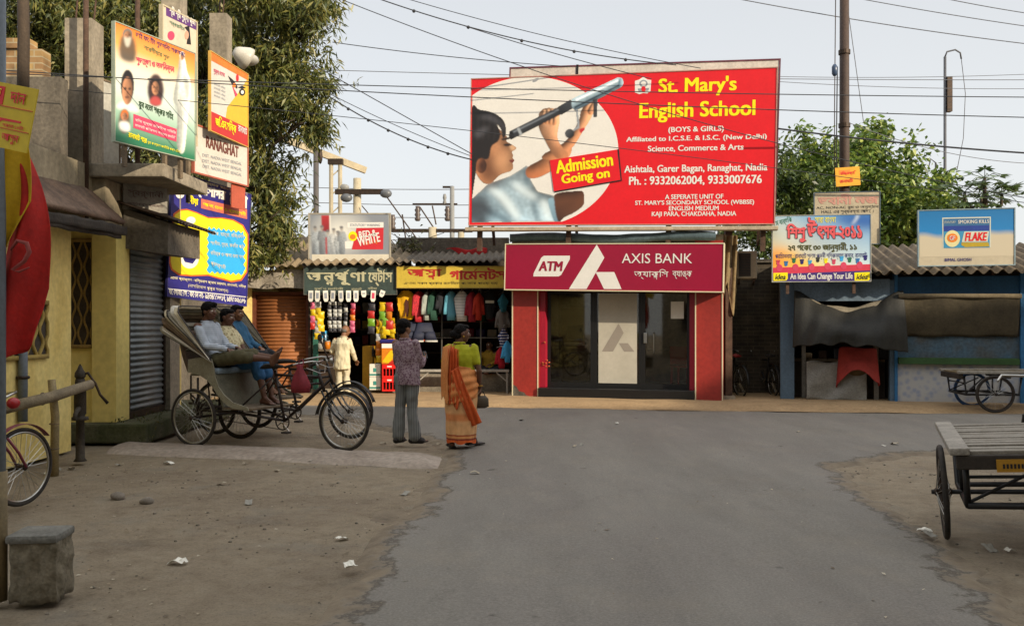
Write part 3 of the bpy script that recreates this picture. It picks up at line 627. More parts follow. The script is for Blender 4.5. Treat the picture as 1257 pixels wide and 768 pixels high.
pp.put(pp.mask([(338, 545), (374, 553), (377, 622), (360, 622)]), '#87a8ba', '#5d7b8e', soft=1.5, op=.9)
pp.put(pp.mask([(262, 462), (262, 428), (318, 396), (345, 368), (410, 346), (424, 370), (400, 410), (355, 440), (300, 466)]), '#c98b5f', '#8a4f2e', (0, 1), .9, (-.2, -1), 9, 1.5, 1, .1)
pp.put(pp.mask([(318, 398), (322, 380), (350, 366), (396, 338), (430, 296), (450, 256), (460, 220), (500, 178), (520, 176), (498, 244), (466, 298), (424, 362), (372, 398)]), '#d09a72', '#9a6340', (.3, 1), .9, (-1, -.6), 8, 1.5, 1, .1)
pp.put(pp.mask([(360, 548), (370, 522), (440, 514), (466, 518), (468, 562), (440, 588), (400, 608), (374, 622)]), '#6d4128', '#2b1710', (.2, 1), .8, (-.2, -1), 9, 1.5)
pp.put(pp.mask([(303, 240), (316, 220), (345, 214), (374, 226), (380, 262), (372, 318), (388, 356), (412, 384), (396, 404), (360, 388), (326, 332), (304, 285)]), '#d2a07a', '#8d5836', (.4, 1), 1.0, (-1, -.7), 8, 1.5, 1, .12)
for k_ in range(4): pp.put(pp.mask([(308+k_*15, 262+k_*4), (314+k_*15, 228-k_*2), (327+k_*14, 222-k_*2), (332+k_*14, 240), (326+k_*14, 272)]), '#dcae88', '#a06a45', (0, 1), 1.2, (-1, -.5), 4, 1)
for q in ([(462, 220), (490, 184), (502, 188), (478, 234)], [(480, 226), (506, 186), (516, 192), (494, 240)]): pp.put(pp.mask(q), '#d8aa84', '#96603c', (0, 1), 1, (-1, -.5), 4, 1)
# head in profile, dark hair falling over the brow
FACE = [(140, 282), (186, 312), (185, 328), (192, 336), (221, 354), (220, 364), (207, 371), (212, 384), (209, 392), (216, 402), (210, 412), (212, 424), (204, 440), (165, 454), (128, 484), (95, 476), (70, 420), (90, 330)]
pp.put(pp.mask(FACE), '#a86f49', '#c48f66', (1, .1), .7, (1, -.2), 12, 1.3, 1, .12)
pp.put(pp.mask([(80, 400), (120, 372), (150, 400), (160, 452), (128, 486), (92, 480)]), '#59341f', None, soft=11, op=.85); pp.put(pp.mask([(165, 330), (190, 336), (200, 352), (176, 356)]), '#5d3a26', None, soft=5, op=.6)
pp.put(pp.mask([(196, 340), (219, 354), (218, 364), (204, 366)]), '#e0b48c', None, soft=2.5, op=.7); pp.put(pp.mask([(150, 390), (190, 380), (200, 400), (176, 430), (150, 430)]), '#cf9a70', None, soft=9, op=.7)
pp.put(pp.mask([(176, 344), (200, 341), (206, 347), (186, 351)]), '#1d1210', None, soft=1.2); pp.put(pp.mask([(168, 324), (196, 318), (200, 324), (176, 330)]), '#22140f', None, soft=1.5); pp.put(pp.mask([(198, 400), (216, 401), (211, 410), (200, 408)]), '#6b2f28', None, soft=1.3)
HAIR = [(58, 224), (90, 218), (140, 230), (176, 258), (186, 300), (174, 322), (166, 290), (152, 272), (164, 304), (156, 332), (132, 352), (120, 395), (84, 402), (72, 470), (58, 530)]
pp.put(pp.mask(HAIR), '#0d0b0c', '#221a18', (0, 1), 0, soft=1.4)
for q in ([(84, 246), (130, 240), (164, 270), (150, 266), (120, 254)], [(150, 250), (178, 278), (180, 300), (170, 280)], [(70, 300), (110, 280), (120, 290), (84, 318)]): pp.put(pp.mask(q), '#5d5c62', None, soft=4, op=.6)
for k_ in range(9): pp.put(pp.mask([(70+k_*11, 232+abs(k_-4)*3), (74+k_*11, 232), (72+k_*10, 330), (69+k_*10, 330)], False), '#38302e' if k_ % 2 else '#040404', None, soft=2, op=.5)
pp.put(pp.ell(95, 420, 19, 27), '#7a4a30', '#4a2a1a', (0, 1), .8, (1, -.3), 5, 1.2); pp.put(pp.ell(97, 420, 9, 15), '#3a2015', None, soft=3)
# telescope
pp.put(pp.mask([(195, 298), (420, 190), (432, 216), (204, 327)], False), '#3c3f45', '#0e0f12', (.45, .9), 0, soft=1); pp.put(pp.mask([(210, 298), (424, 196), (426, 201), (212, 303)], False), '#7d848c', None, soft=1.5, op=.7); pp.put(pp.ell(204, 313, 9, 15), '#0a0a0b', None, soft=1); pp.put(pp.mask([(224, 288), (232, 284), (245, 309), (236, 314)], False), '#9aa0a4', None, soft=1)
pp.put(pp.mask([(372, 212), (420, 184), (434, 214), (384, 242)], False), '#17181b', '#3a3f45', (.4, -.9), 0, soft=1)
pp.put(pp.mask([(422, 184), (590, 108), (606, 110), (613, 128), (604, 144), (436, 228), (424, 214)], False), '#b9d3df', '#1d3a4c', (.42, .9), 0, soft=1, tex=.2); pp.put(pp.mask([(436, 186), (590, 116), (594, 121), (440, 192)], False), '#f2fbff', None, soft=1.6); pp.put(pp.mask([(432, 212), (600, 132), (601, 137), (434, 219)], False), '#0f2633', None, soft=1.6)
pp.put(pp.ell(602, 128, 9, 16), '#3f6478', '#c3dbe6', (1, 0), 0, soft=1.2)
pp.put(pp.mask([(500, 186), (518, 182), (516, 250), (502, 252)], False), '#141518', '#45484d', (1, 0), 0, soft=1); pp.put(pp.ell(416, 308, 17, 17), '#101113', '#4d5054', (-1, -1), 0, soft=1.2); pp.put(pp.mask([(438, 222), (446, 221), (452, 288), (430, 300), (427, 294), (444, 282)], False), '#8d949b', None, soft=1.2)
pp.put(pp.mask([(452, 294), (468, 288), (470, 296), (456, 308)]), '#b5202a', None, soft=1.2)
pp.done(3)
# admission plate
hb.poly([(362, 519), (605, 480), (594, 366), (588, 368), (344, 405)], BLACKP, 8, 'plate_shadow_print'); hb.poly([(359, 515), (600, 477), (588, 368), (344, 404)], RED, 9, 'admission_plate')
hb.text('Admission', 365, 392, 573, 440, YEL, 10, .045, 0, 'lettering', .125); hb.text('Going on', 386, 444, 562, 489, YEL, 10, .045, 0, 'lettering', .125)
CY = YEL
hb.text("St. Mary's", 736, 108, 1019, 182, CY, 1, .036); hb.text('English School', 667, 195, 1086, 274, CY, 1, .036)
hb.text('(BOYS & GIRLS)', 772, 287, 972, 314, WHITE, 1, .03); hb.text('Affiliated to I.C.S.E. & I.S.C. (New Delhi)', 620, 318, 1126, 346, WHITE, 1, .03)
hb.text('Science, Commerce & Arts', 698, 353, 1043, 380, WHITE, 1, .03); hb.text('Aishtala, Garer Bagan, Ranaghat, Nadia', 613, 423, 1128, 459, WHITE, 1, .03)
hb.text('Ph. : 9332062004, 9333007676', 630, 464, 1108, 500, WHITE, 1, .035); hb.text('A SEPERATE UNIT OF', 760, 531, 970, 548, WHITE, 1, .03)
hb.text("ST. MARY'S SECONDARY SCHOOL (WBBSE)", 652, 552, 1080, 572, WHITE, 1, .03); hb.text('ENGLISH MEDIUM', 774, 573, 953, 589, WHITE, 1, .03); hb.text('KAJI PARA, CHAKDAHA, NADIA', 712, 593, 1016, 613, WHITE, 1, .03)
# shield crest
hb.poly([(652, 122), (666, 118), (682, 108), (698, 118), (711, 120), (708, 160), (696, 168), (682, 166), (668, 170), (652, 164)], WHITE, 1, 'crest'); hb.oval(683, 132, 15, 13, GREYP, 2, 'crest'); hb.oval(683, 132, 9, 8, WHITE, 3, 'crest'); hb.poly([(662, 150), (704, 148), (700, 158), (666, 160)], GREYP, 2, 'crest'); hb.oval(683, 152, 8, 10, RED, 3, 'crest')
hbe = hb.done()
BW = hb.W
m = MB()
for a in (.15, BW*.33, BW*.66, BW-.25): m.box((a, .1, -.55), (a+.1, .2, 3.1)); m.bar((a+.05, .2, 2.6), (a+.05, 1.6, -.3), .06)
m.build('support_post', RUST, hbe)
MB().bbox((-.08, -.06, -.13), (BW+.08, .2, -.055), .01).build('bottom_ledge', M('ledge_wood', '#b9a98f', .8, .25, 5, .2), hbe)
# older white panel standing behind the billboard
ob = Sign('panel_board', 'blank white panel board with dark top edge just behind the red billboard', 'board', (gx(622, 19.7), 19.7), (gx(951, 18.45), 18.45), 4.25, 7.21, M('old_white_board', '#d0c9bc', .7, .2, 2, .05), .06, frame=M('maroon_edge', '#6d3644', .6, .3, 4, .1), fw=.03, roll=R(1.8)).done()
MB().box((1.45, -.012, 2.5), (1.5, .0, 3.0)).build('upright_strip', BFR, ob)
# clutter between bank sign and billboard: rolled tarpaulin and side cloths
def roll(u, v):
    a = v*2*math.pi; r = .10+.02*noise.noise(Vector((u*9, 0, 1))); c = Vector((sA[0]+.1+(sB[0]-sA[0]-.2)*u, sA[1]+.25+(sB[1]-sA[1])*u, 3.47-.09*u+.03*math.sin(u*9)))
    return c+Vector((0, math.cos(a)*r, math.sin(a)*r*.9))
tag(MB().grid(roll, 50, 12, 0).build('rolled_tarpaulin', M('bluegrey_tarp', '#5d7078', .8, .3, 5, .3), smooth=True), 'long blue grey rolled tarpaulin lying on top of the crimson bank sign', 'tarpaulin')
def sidecloth(u, v):
    x = sB[0]+.04+u*.42; return (x, sB[1]+.45+.25*u+.05*math.sin(u*17+v*5), 3.45-v*(1.35+.35*math.sin(u*9+1))+.02*math.sin(v*20))
tag(MB().grid(sidecloth, 24, 24, .01).build('sacking_cloth', M('old_sacking', '#8f7a56', .9, .35, 8, .4), smooth=True), 'ragged brown sacking hung down the right side of the bank', 'sacking')
bw = thing('billboard_post', 'brown rusty post at the right end of the bank under the billboard', 'post', (sB[0]+.28, sB[1]+.7, 0)); MB().box((-.07, -.07, 0), (.07, .07, 3.9)).build('shaft', RUST, bw); MB().box((-.12, -.12, 0), (.12, .12, .12)).build('footing', CONC, bw)
# ---------------------------------------------------------------- helper: corrugated sheet
def corr(p00, p10, p01, p11, waves, amp, nu=None, thick=.006, rag=0):
    a, b, c, d = map(Vector, (p00, p10, p01, p11)); nrm = (b-a).cross(c-a).normalized(); nu = nu or int(waves*8)
    def f(u, v):
        p = (a*(1-u)+b*u)*(1-v)+(c*(1-u)+d*u)*v
        p = p+nrm*amp*math.sin(2*math.pi*waves*u)
        p.z += .02*noise.noise(Vector((u*6, v*3, p.y)))
        if rag: p = p+(a-c)*rag*noise.noise(Vector((u*14, 0, 7)))*(1-v)
        return p
    return MB().grid(f, nu, 6, thick)
def shutter(w, h, n, mat, parent, name='shutter', y=0, x0=0, z0=0, amp=.014):
    def f(u, v): return (x0+w*u, y+amp*math.cos(2*math.pi*n*v), z0+h*v)
    return MB().grid(f, 2, n*6, .004).build(name, mat, parent, smooth=True)
SY = 20.6   # facade of the shops left of the bank
PL = .12
# ---- shop with the orange rolling shutter
s1 = thing('shutter_shop', 'closed small shop with an orange rolling shutter and pale stained fascia', 'shop', (gx(297, SY), SY, 0))
w1 = gx(378, SY)-gx(297, SY)
m = MB(); m.box((0, 0, 0), (.22, .4, 2.75)); m.box((.0, 3.0, 0), (w1, 3.1, 3.4)); m.box((0, .4, 0), (.1, 3, 2.9)); m.build('wall', YWALL, s1)
m = MB(); m.box((.222, .05, 0), (.30, .2, 2.35)); m.box((w1-.06, .05, 0), (w1, .2, 2.35)); m.box((.30, .05, 2.28), (w1-.06, .2, 2.35)); m.build('shutter_frame', M('rust_red_frame', '#6e3a22', .7, .3, 6, .1), s1)
shutter(w1-.36, 2.28-.1, 26, SHUT, s1, y=.12, x0=.30, z0=.1)
MB().bbox((.3, .02, 0), (w1, .6, .1), .01).build('doorstep', CONC, s1)
def fas(u, v): return (-.05+(w1+.1)*u, -.28+.02*noise.noise(Vector((u*5, v*3, 0))), 2.42+.42*v+.015*math.sin(u*11))
MB().grid(fas, 20, 6, .03).build('fascia', M('stained_white_fascia', '#b3aa9b', .85, .4, 2.5, .3, streak=.3, col2='#6f675b'), s1)
corr((-.25, -.5, 2.86), (w1+.1, -.5, 2.92), (-.25, 3.2, 3.95), (w1+.1, 3.2, 3.95), 9, .035, rag=.03).build('roof', ASB, s1, smooth=True)

# ---- general store (Annapurna)
gA, gB = gx(376, 20.3), gx(488, 20.3); gw = gB-gA
s2 = thing('general_store', 'small general store with dark inside, wooden counter and dark green signboard', 'shop', (gA, 20.5, 0))
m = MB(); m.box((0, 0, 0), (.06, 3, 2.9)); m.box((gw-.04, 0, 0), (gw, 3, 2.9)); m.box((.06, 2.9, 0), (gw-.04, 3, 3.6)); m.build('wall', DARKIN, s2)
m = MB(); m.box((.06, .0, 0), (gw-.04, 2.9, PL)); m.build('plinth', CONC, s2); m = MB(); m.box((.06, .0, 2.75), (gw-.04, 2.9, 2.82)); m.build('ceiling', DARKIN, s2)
m = MB(); m.box((.12, -.06, PL), (.22, .04, 2.3)); m.build('post', M('teal_post', '#2f6a5c', .7, .25, 6, .1), s2)
cw = gx(408, 20.5)-gA
m = MB(); m.bbox((.07, .10, .98), (cw, .7, 1.03), .008); m.build('counter_top', TIMB, s2); m = MB(); m.box((.1, .2, PL), (cw-.04, .66, .98)); m.build('counter_front', M('dark_counter_wood', '#3b2c1f', .8, .3, 6, .1), s2)
m = MB()
for z in (.6, 1.05, 1.45, 1.85, 2.25): m.box((.08, 2.5, z), (gw-.06, 2.88, z+.03))
for z in (1.0, 1.35): m.box((gx(470, 21)-gA, .5, z), (gw-.05, 1.2, z+.025))
m.build('shelf', TIMB, s2)
MB().bbox((gx(443, 20.4)-gA, .1, PL), (gx(456, 20.4)-gA, .55, 1.10), .01).build('cabinet_door', M('yellow_cabinet_paint', '#b88a1c', .55, .2, 4, .05), s2)
corr((-.05, -.55, 2.93), (gw+.15, -.55, 2.96), (-.05, 3.2, 3.75), (gw+.15, 3.2, 3.75), 11, .035, rag=.05).build('roof', ASB, s2, smooth=True)
DKG = M('dark_green_board', '#3a4a45', .7, .3, 4, .1, col2='#2b3531')
LET = M('cream_lettering', '#b9b492', .7, .15, 8, 0)
sg = Sign('shop_sign', 'dark green Bengali general store sign with cream letters and ragged edges', 'sign', (gA, 20.1), (gB, 20.1), gz(361, 20.1), gz(326, 20.1), DKG, .04, [(375, 326), (486, 326), (486, 361), (375, 361)], (360, 310, 4.043), frame=M('tin_edge', '#5d5a50', .7, .3, 6, .1), fw=.015)
sg.text('অ[নন]পূ^ণা', 72, 84, 362, 164, LET, 1, .045); sg.text('েষ্টা^স', 372, 78, 490, 166, LET, 1, .045)
sg.text('মুদি ও মনিহারী', 110, 172, 250, 188, LET, 1, .01); sg.text('রানাঘাট', 290, 172, 340, 188, LET, 1, .01); sg.text('নদীয়া', 370, 170, 415, 186, LET, 1, .01); sg.done()
# white paper tags hung in a row under the sign
tw = [75, 108, 147, 185, 223, 262, 299, 337, 386, 434]; rnd = random.Random(3)
for i, zx in enumerate(tw):
    px = 360+zx/4.043+3; X = gx(px, 20.05); h = .25 if i not in (7, 9) else .15
    t = thing('price_tag', 'white tongue shaped card hanging in the row under the dark green shop sign', 'card', (X, 20.05, gz(356.5, 20.05)), rnd.uniform(-.25, .25), 'white cards hung under the store sign', roll=rnd.uniform(-.08, .08) if i != 9 else .35)
    MB().prism([(-.055, 0), (.055, 0), (.055, -h+.05), (.03, -h), (-.03, -h), (-.055, -h+.05)], .004, (0, 0, 0), (1,0,0), (0,0,1), (0,1,0)).build('card', PAPER, t)
    MB().prism([(-.03, -.05), (.03, -.05), (.03, -h+.07), (-.03, -h+.07)], .002, (0, -.0025, 0), (1,0,0), (0,0,1), (0,1,0)).build('printed_figure', GREYP if i != 8 else PINK, t)
# snack packet strips
PK = [M('foil_yellow', '#d8b71c', .3, .15, 30, .2), M('foil_red', '#b02a22', .3, .15, 30, .2), M('foil_green', '#6f9a2c', .3, .15, 30, .2), M('foil_silver', '#b9b9b4', .3, .2, 30, .2), M('foil_pink', '#c05a78', .35, .15, 30, .2), M('foil_orange', '#d07a1e', .3, .15, 30, .2), M('foil_dark', '#3b3a40', .35, .2, 30, .2)]
def packet_mesh(w, h):
    def f(u, v):
        x = (u-.5)*w*(1-.14*math.sin(math.pi*v)); z = -h*v; return (x, -.03*math.sin(math.pi*u)**.6*math.sin(math.pi*v)**.7, z)
    m = MB().grid(f, 6, 6, 0)
    def f2(u, v):
        x = (u-.5)*w*(1-.14*math.sin(math.pi*v)); z = -h*v; return (x, .03*math.sin(math.pi*u)**.6*math.sin(math.pi*v)**.7, z)
    return m.grid(f2, 6, 6, 0)
def strip(px, py, n, cols, w, h, label, Y=20.25, grp='strips of snack packets hung in the store'):
    t = thing('packet_strip', label, 'snack packets', (gx(px, Y), Y, gz(py, Y)), rnd.uniform(-.3, .3), grp)
    for k in range(n):
        o = packet_mesh(w, h).build('packet', PK[cols[k % len(cols)]], t, smooth=True); o.location = (rnd.uniform(-.01, .01), 0, -h*1.02*k); o.rotation_euler = (0, rnd.uniform(-.06, .06), rnd.uniform(-.3, .3))
    return t
strip(384, 371, 4, [4, 0, 4, 1], .13, .15, 'pink and yellow packet strip hung first from the shutter side', grp=None)
strip(390, 370, 6, [3, 0, 0, 3], .15, .14, 'silver and yellow packet strip hung beside the pink one')
strip(394, 382, 3, [0, 0, 0], .16, .15, 'short strip of plain yellow packets hung over the jars')
for i, px in enumerate((405, 411, 417)): strip(px, 370, 8, [3, 6, 3], .10, .085, ['narrow silver sachet strip nearest the yellow packets', 'middle one of three narrow silver sachet strips', 'narrow silver sachet strip nearest the pink packets'][i])
strip(424, 372, 6, [6, 3, 6], .10, .10, 'dark and silver sachet strip above the man in white')
strip(433, 372, 5, [4, 1, 5, 4], .12, .13, 'pink and red packet strip just right of the man in white')
strip(456, 372, 4, [6, 1, 2], .17, .17, 'dull green and red packet strip over the dark doorway')
strip(470, 371, 4, [0, 2, 0, 0], .17, .20, 'bright yellow and green packet strip left of the yellow tee')
strip(478, 371, 3, [1, 5, 1], .17, .20, 'red and orange packet strip touching the yellow tee', Y=20.2)
strip(465, 392, 6, [5, 0, 3, 5], .14, .16, 'orange and silver packet strip hung lower beside the doorway', Y=20.3)
strip(474, 390, 2, [2, 0], .19, .19, 'pair of large green packets hung in the middle of the snacks', Y=20.22)
strip(481, 390, 10, [0, 5, 0], .19, .115, 'long strip of golden packets at the right edge of the store', Y=20.3)
# jars, bottles
JG = glass_mat('jar_glass', (.75, .8, .8), .3)
def bottle(name, label, grp, x, y, z, h, r, body, capm, cat):
    t = thing(name, label, cat, (x, y, z), 0, grp)
    MB().lathe([(r*.9, 0), (r, .02*h), (r, .55*h), (r*.85, .65*h), (r*.38, .8*h), (r*.36, .93*h)], n=14).build('body', body, t, True); MB().lathe([(r*.42, .931*h), (r*.42, h)], n=12).build('cap', capm, t)
    return t
def jar(label, x, y, z, h, r, fill, capm):
    t = thing('sweet_jar', label, 'jar', (x, y, z), 0, 'jars on the store counter'); MB().lathe([(r, 0), (r, .8*h), (r*.8, .86*h)], n=16).build('body', fill, t, True); MB().lathe([(r*.85, .861*h), (r*.85, h)], n=16).build('lid', capm, t)
jz = 1.03
jar('squat jar of yellow sweets at the post end of the counter', gx(388, 20.8), 20.8, jz, .18, .07, PK[0], PK[1]); jar('tall pale jar with blue lid on the store counter', gx(393, 20.75), 20.75, jz, .30, .08, PK[3], SKYP)
jar('pale blue water jar behind the counter jars', gx(398, 20.85), 20.85, jz, .42, .10, M('blue_jar', '#6f95b0', .2, .1, 8, 0), SKYP); jar('small orange jar at the far end of the counter', gx(402, 20.7), 20.7, jz, .2, .07, PK[5], PK[3])
DKB = M('dark_bottle', '#1d1a1c', .12, .1, 9, 0)
for i, px in enumerate((457.5, 461, 464.5, 467)): bottle('drink_bottle', 'dark soft drink bottle standing on the stacked white boxes', 'dark bottles on the white boxes', gx(px, 20.35), 20.42+.03*(i % 2), .87, .26, .035, DKB, PK[1], 'bottle')
for i in range(7): bottle('shelf_bottle', 'dark bottle on the small shelf behind the hanging snack packets', 'bottles on the store shelf', gx(470, 21)+.06+i*.055, 21.2, 1.025, .25, .03, [DKB, PK[6], M('amber_bottle', '#5a3413', .15, .1, 9, 0)][i % 3], [PK[1], PK[0], PK[2]][i % 3], 'bottle')
GOODS = [PK[1], PK[0], PK[3], PK[2], NAVY, PK[5]]
for zi, z in enumerate((1.08, 1.48, 1.88)):
    for i in range(9):
        x = gA+.2+i*.2; h = rnd.uniform(.16, .3); t = MB().bbox((x, 23.1, z), (x+.15, 23.3, z+h), .01).build('goods_packet', GOODS[(i*2+zi) % 6], None); tag(t, 'packet of goods on the dim back shelves of the store', 'packet', 'packets on the back shelves of the store')
# boxes and crates beside the doorway
def carton(z, lab):
    t = thing('white_carton', lab, 'box', (gx(461.5, 20.4), 20.4, z), 0); w = .125
    MB().bbox((-w, -.15, 0), (w, .15, .29), .008).build('box', PAPER, t); m = MB(); m.box((-w+.004, -.154, .03), (w-.004, -.1505, .07)); m.box((-.04, -.154, .11), (.03, -.1505, .2)); m.build('printed_band', M('teal_print', '#3c8a80', .6, .1, 9, 0), t)
carton(.12-.02+.02, 'lower white carton with teal band by the shop doorway'); carton(.12+.295, 'upper white carton with teal band carrying dark bottles'); 
MB().box((0, 0, 0), (0, 0, 0))
def crate(z, label):
    t = thing('bottle_crate', label, 'crate', (gx(479, 20.25), 20.25, z), 0); rc = M('red_crate_plastic', '#d5221d', .4, .08, 4, 0); w, d, h = .165, .13, .30
    m = MB()
    for x in (-w, w-.025): m.box((x, -d, 0), (x+.025, d, h))
    for x in (-.085, -.01, .065): m.box((x, -d+.002, .04), (x+.02, -d+.018, .2))
    for z0, z1 in ((0, .04), (.2, h)): m.box((-w+.025, -d, z0), (w-.025, -d+.02, z1)); m.box((-w+.025, d-.02, z0), (w-.025, d, z1))
    m.box((-w+.025, -d+.02, 0), (w-.025, d-.02, .015)); m.build('crate_body', rc, t); MB().box((-.05, -d-.004, .235), (.05, -d-.0005, .265)).build('printed_patch', WHITE, t)
    for i in range(3): MB().lathe([(.03, .016), (.03, .17), (.012, .24), (.012, .28)], (-.08+.08*i, 0, 0), 12).build('bottle', DKB, t, True)
crate(.1, 'lower red plastic bottle crate beside the white cartons'); crate(.405, 'upper red plastic bottle crate under the yellow printed carton')
t = thing('snack_carton', 'yellow and orange printed snack carton with white rim on the red crates', 'box', (gx(478, 20.25), 20.25, .71), .1)
MB().bbox((-.17, -.13, 0), (.17, .13, .46), .01).build('box', PK[5], t); m = MB(); m.box((-.165, -.1345, .36), (.165, -.1305, .455)); m.build('rim_print', WHITE, t); m = MB(); m.prism([(-.16, .05), (-.02, .02), (.16, .2), (.16, .33), (.02, .3)], .003, (0, -.1335, 0), (1,0,0), (0,0,1), (0,1,0)); m.build('printed_patch', PK[0], t); m = MB(); m.prism([(-.05, .0), (.16, .0), (.16, .14)], .002, (0, -.1325, 0), (1,0,0), (0,0,1), (0,1,0)); m.build('dark_print', PK[1], t)
t = thing('blue_parcel', 'dark blue parcel lying on the yellow snack carton', 'parcel', (gx(477, 20.25), 20.25, 1.175), -.1); MB().bbox((-.18, -.12, 0), (.16, .12, .09), .03).build('parcel', NAVY, t)

# ---- garment shop (Astha)
cA, cB = gx(489, 20.3), gx(630, 20.3); cwid = cB-cA
s3 = thing('garment_shop', 'open fronted garment shop with dark inside and yellow Bengali signboard', 'shop', (cA, 20.5, 0))
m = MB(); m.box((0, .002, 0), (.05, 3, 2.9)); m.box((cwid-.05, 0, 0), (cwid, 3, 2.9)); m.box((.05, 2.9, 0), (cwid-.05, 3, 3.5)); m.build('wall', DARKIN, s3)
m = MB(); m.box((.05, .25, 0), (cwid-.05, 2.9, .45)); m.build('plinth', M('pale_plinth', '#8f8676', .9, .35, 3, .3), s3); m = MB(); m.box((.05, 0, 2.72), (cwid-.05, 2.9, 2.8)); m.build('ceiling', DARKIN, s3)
m = MB(); 
for x in (.02, .95, 1.85, cwid-.03): m.box((x-.015, .25, .45), (x+.015, .28, 2.45))
m.box((0, .24, 1.28), (cwid, .262, 1.30)); m.build('glazing_bar', M('dull_aluminium', '#6d6a63', .5, .2, 9, 0, .6), s3)
m = MB()
for z in (.85, 1.25, 1.65, 2.05): m.box((.06, 2.5, z), (cwid-.06, 2.88, z+.03))
m.build('shelf', TIMB, s3)
m = MB(); m.tube([(.05, -.16, 2.42), (cwid-.05, -.16, 2.42)], .012); m.build('hanging_rail', STEEL, s3)
m = MB()
for x in (.05, cwid-.08): m.bar((x, 0, 2.42), (x, -.2, 2.42), .02)
m.build('rail_bracket', STEEL, s3)
corr((-.05, -.6, 2.98), (cwid+.05, -.6, 3.0), (-.05, 3.2, 3.62), (cwid+.05, 3.2, 3.62), 16, .03, rag=.05).build('roof', ASBD, s3, smooth=True)
MB().bbox((-.3, 2.0, 3.25), (cwid-.1, 2.3, 3.78), .02).build('parapet', CONCD, s3)
m = MB(); m.box((.1, -.15, 2.1), (.1, -.15, 2.1))
SGN = M('mustard_board', '#c7ac3d', .6, .15, 3, .05)
sg = Sign('shop_sign', 'mustard yellow Bengali garment shop sign with big red letters', 'sign', (cA, 20.05), (gx(624, 20.05), 20.05), gz(353, 20.05), gz(327, 20.05), SGN, .05, [(488.5, 327), (624, 327), (624, 353), (488.5, 353)], (360, 310, 4.043), frame=M('tan_edge', '#8f7b3d', .7, .2, 5, .1), fw=.015)
RL = M('brick_red_lettering', '#a8201c', .6, .08, 5, 0)
sg.text('আ[সথ]া', 570, 80, 740, 134, RL, 1, .05); sg.text('গােম^নটস', 778, 74, 1060, 134, RL, 1, .05)
sg.text('এখানে সকল প্রকার রেডিমেড পোষাক পাওয়া যায়', 555, 142, 1015, 162, BLACKP, 1, .015); sg.done()
# garments
def tee_mesh(w, h, sleeve=.13, long=False, fold=1):
    hw = w/2
    pts = [(-hw*.28, 0), (-hw*.75, -.03), (-hw-sleeve*.75, -.17), (-hw-sleeve*.4, -.24), (-hw*.92, -.17), (-hw*.95, -h), (hw*.95, -h), (hw*.92, -.17), (hw+sleeve*.4, -.24), (hw+sleeve*.75, -.17), (hw*.75, -.03), (hw*.28, 0), (0, -.05)]
    if long: pts = [(-hw*.28, 0), (-hw*.8, -.03), (-hw-.05, -.12), (-hw-.1, -h*.8), (-hw-.0, -h*.8), (-hw*.85, -.22), (-hw*.9, -h), (hw*.9, -h), (hw*.85, -.22), (hw, -h*.8), (hw+.1, -h*.8), (hw+.05, -.12), (hw*.8, -.03), (hw*.28, 0), (0, -.06)]
    bm = bmesh.new(); vs = [bm.verts.new((x, 0, z)) for x, z in pts]; f = bm.faces.new(vs); bmesh.ops.triangulate(bm, faces=[f]); bmesh.ops.subdivide_edges(bm, edges=bm.edges[:], cuts=3, use_grid_fill=True)
    ex = bmesh.ops.extrude_face_region(bm, geom=bm.faces[:]); ev = [v for v in ex['geom'] if isinstance(v, bmesh.types.BMVert)]
    for v in bm.verts: v.co.y += .018*math.sin(v.co.x*24*fold+v.co.z*3)+.01*noise.noise(v.co*9)
    for v in ev: v.co.y += .035
    bm.verts.index_update(); mb = MB(); mb.add([v.co.copy() for v in bm.verts], [[v.index for v in f.verts] for f in bm.faces]); bm.free(); return mb
HANG = CHROME
def garment(px0, px1, py0, py1, mat, label, rz=0, long=False, Y=20.34, cat='garment', print_=None, sl=.10):
    X = gx((px0+px1)/2, Y); w = (px1-px0)/F*Y/max(.25, math.cos(rz)); h = (py1-py0)/F*Y
    t = thing('hanging_shirt', label, cat, (X, Y, gz(py0, Y)), rz, 'garments hung along the shop front')
    wb = max(.12, (w-sl*1.5)) if not long else w*.72
    tee_mesh(wb, h, sl, long).build('shirt', mat, t, smooth=True); MB().tube([(-.12, .015, -.03), (0, .015, .02), (0, .015, .07), (.02, .015, .085), (.03, .015, .065)], .004, 6).build('hanger', HANG, t)
    if print_: print_(t, w, h)
    return t
def tee_print(t, w, h):
    m = MB(); m.prism([(-.04, -.30), (.0, -.2), (.05, -.25), (.06, -.4), (.05, -.6), (.01, -.6), (.0, -.42), (-.03, -.6), (-.06, -.6), (-.03, -.42)], .004, (0, -.03, 0), (1,0,0), (0,0,1), (0,1,0)); m.build('printed_figure', M('brown_print', '#4f2415', .8, .1, 9, 0), t)
garment(486.5, 511, 356, 392, M('yellow_jersey', '#e0a80f', .85, .1, 6, .1), 'bright yellow tee with a dark printed figure, first on the rail', 0, print_=tee_print)
garment(509, 522, 357, 395, spot_mat('red_check', '#8f1420', '#b3202c', 30), 'red checked shirt hanging beside the yellow tee', .75, True)
garment(521, 530, 358, 393, M('pale_grey_cotton', '#9da39a', .85, .12, 6, .1), 'pale grey shirt squeezed between red and green ones', .9, True)
garment(528, 539, 357, 393, M('bottle_green_cotton', '#22493a', .85, .15, 6, .1), 'bottle green shirt hung left of the black one', .7, True)
garment(538, 550, 356, 385, M('black_cotton', '#22242a', .85, .15, 6, .1), 'black shirt hung between green and light blue shirts', .6, True)
garment(548, 561, 357, 393, M('light_blue_cotton', '#5a9bb0', .85, .12, 6, .1), 'light blue shirt hung left of the striped polo', .55, True)
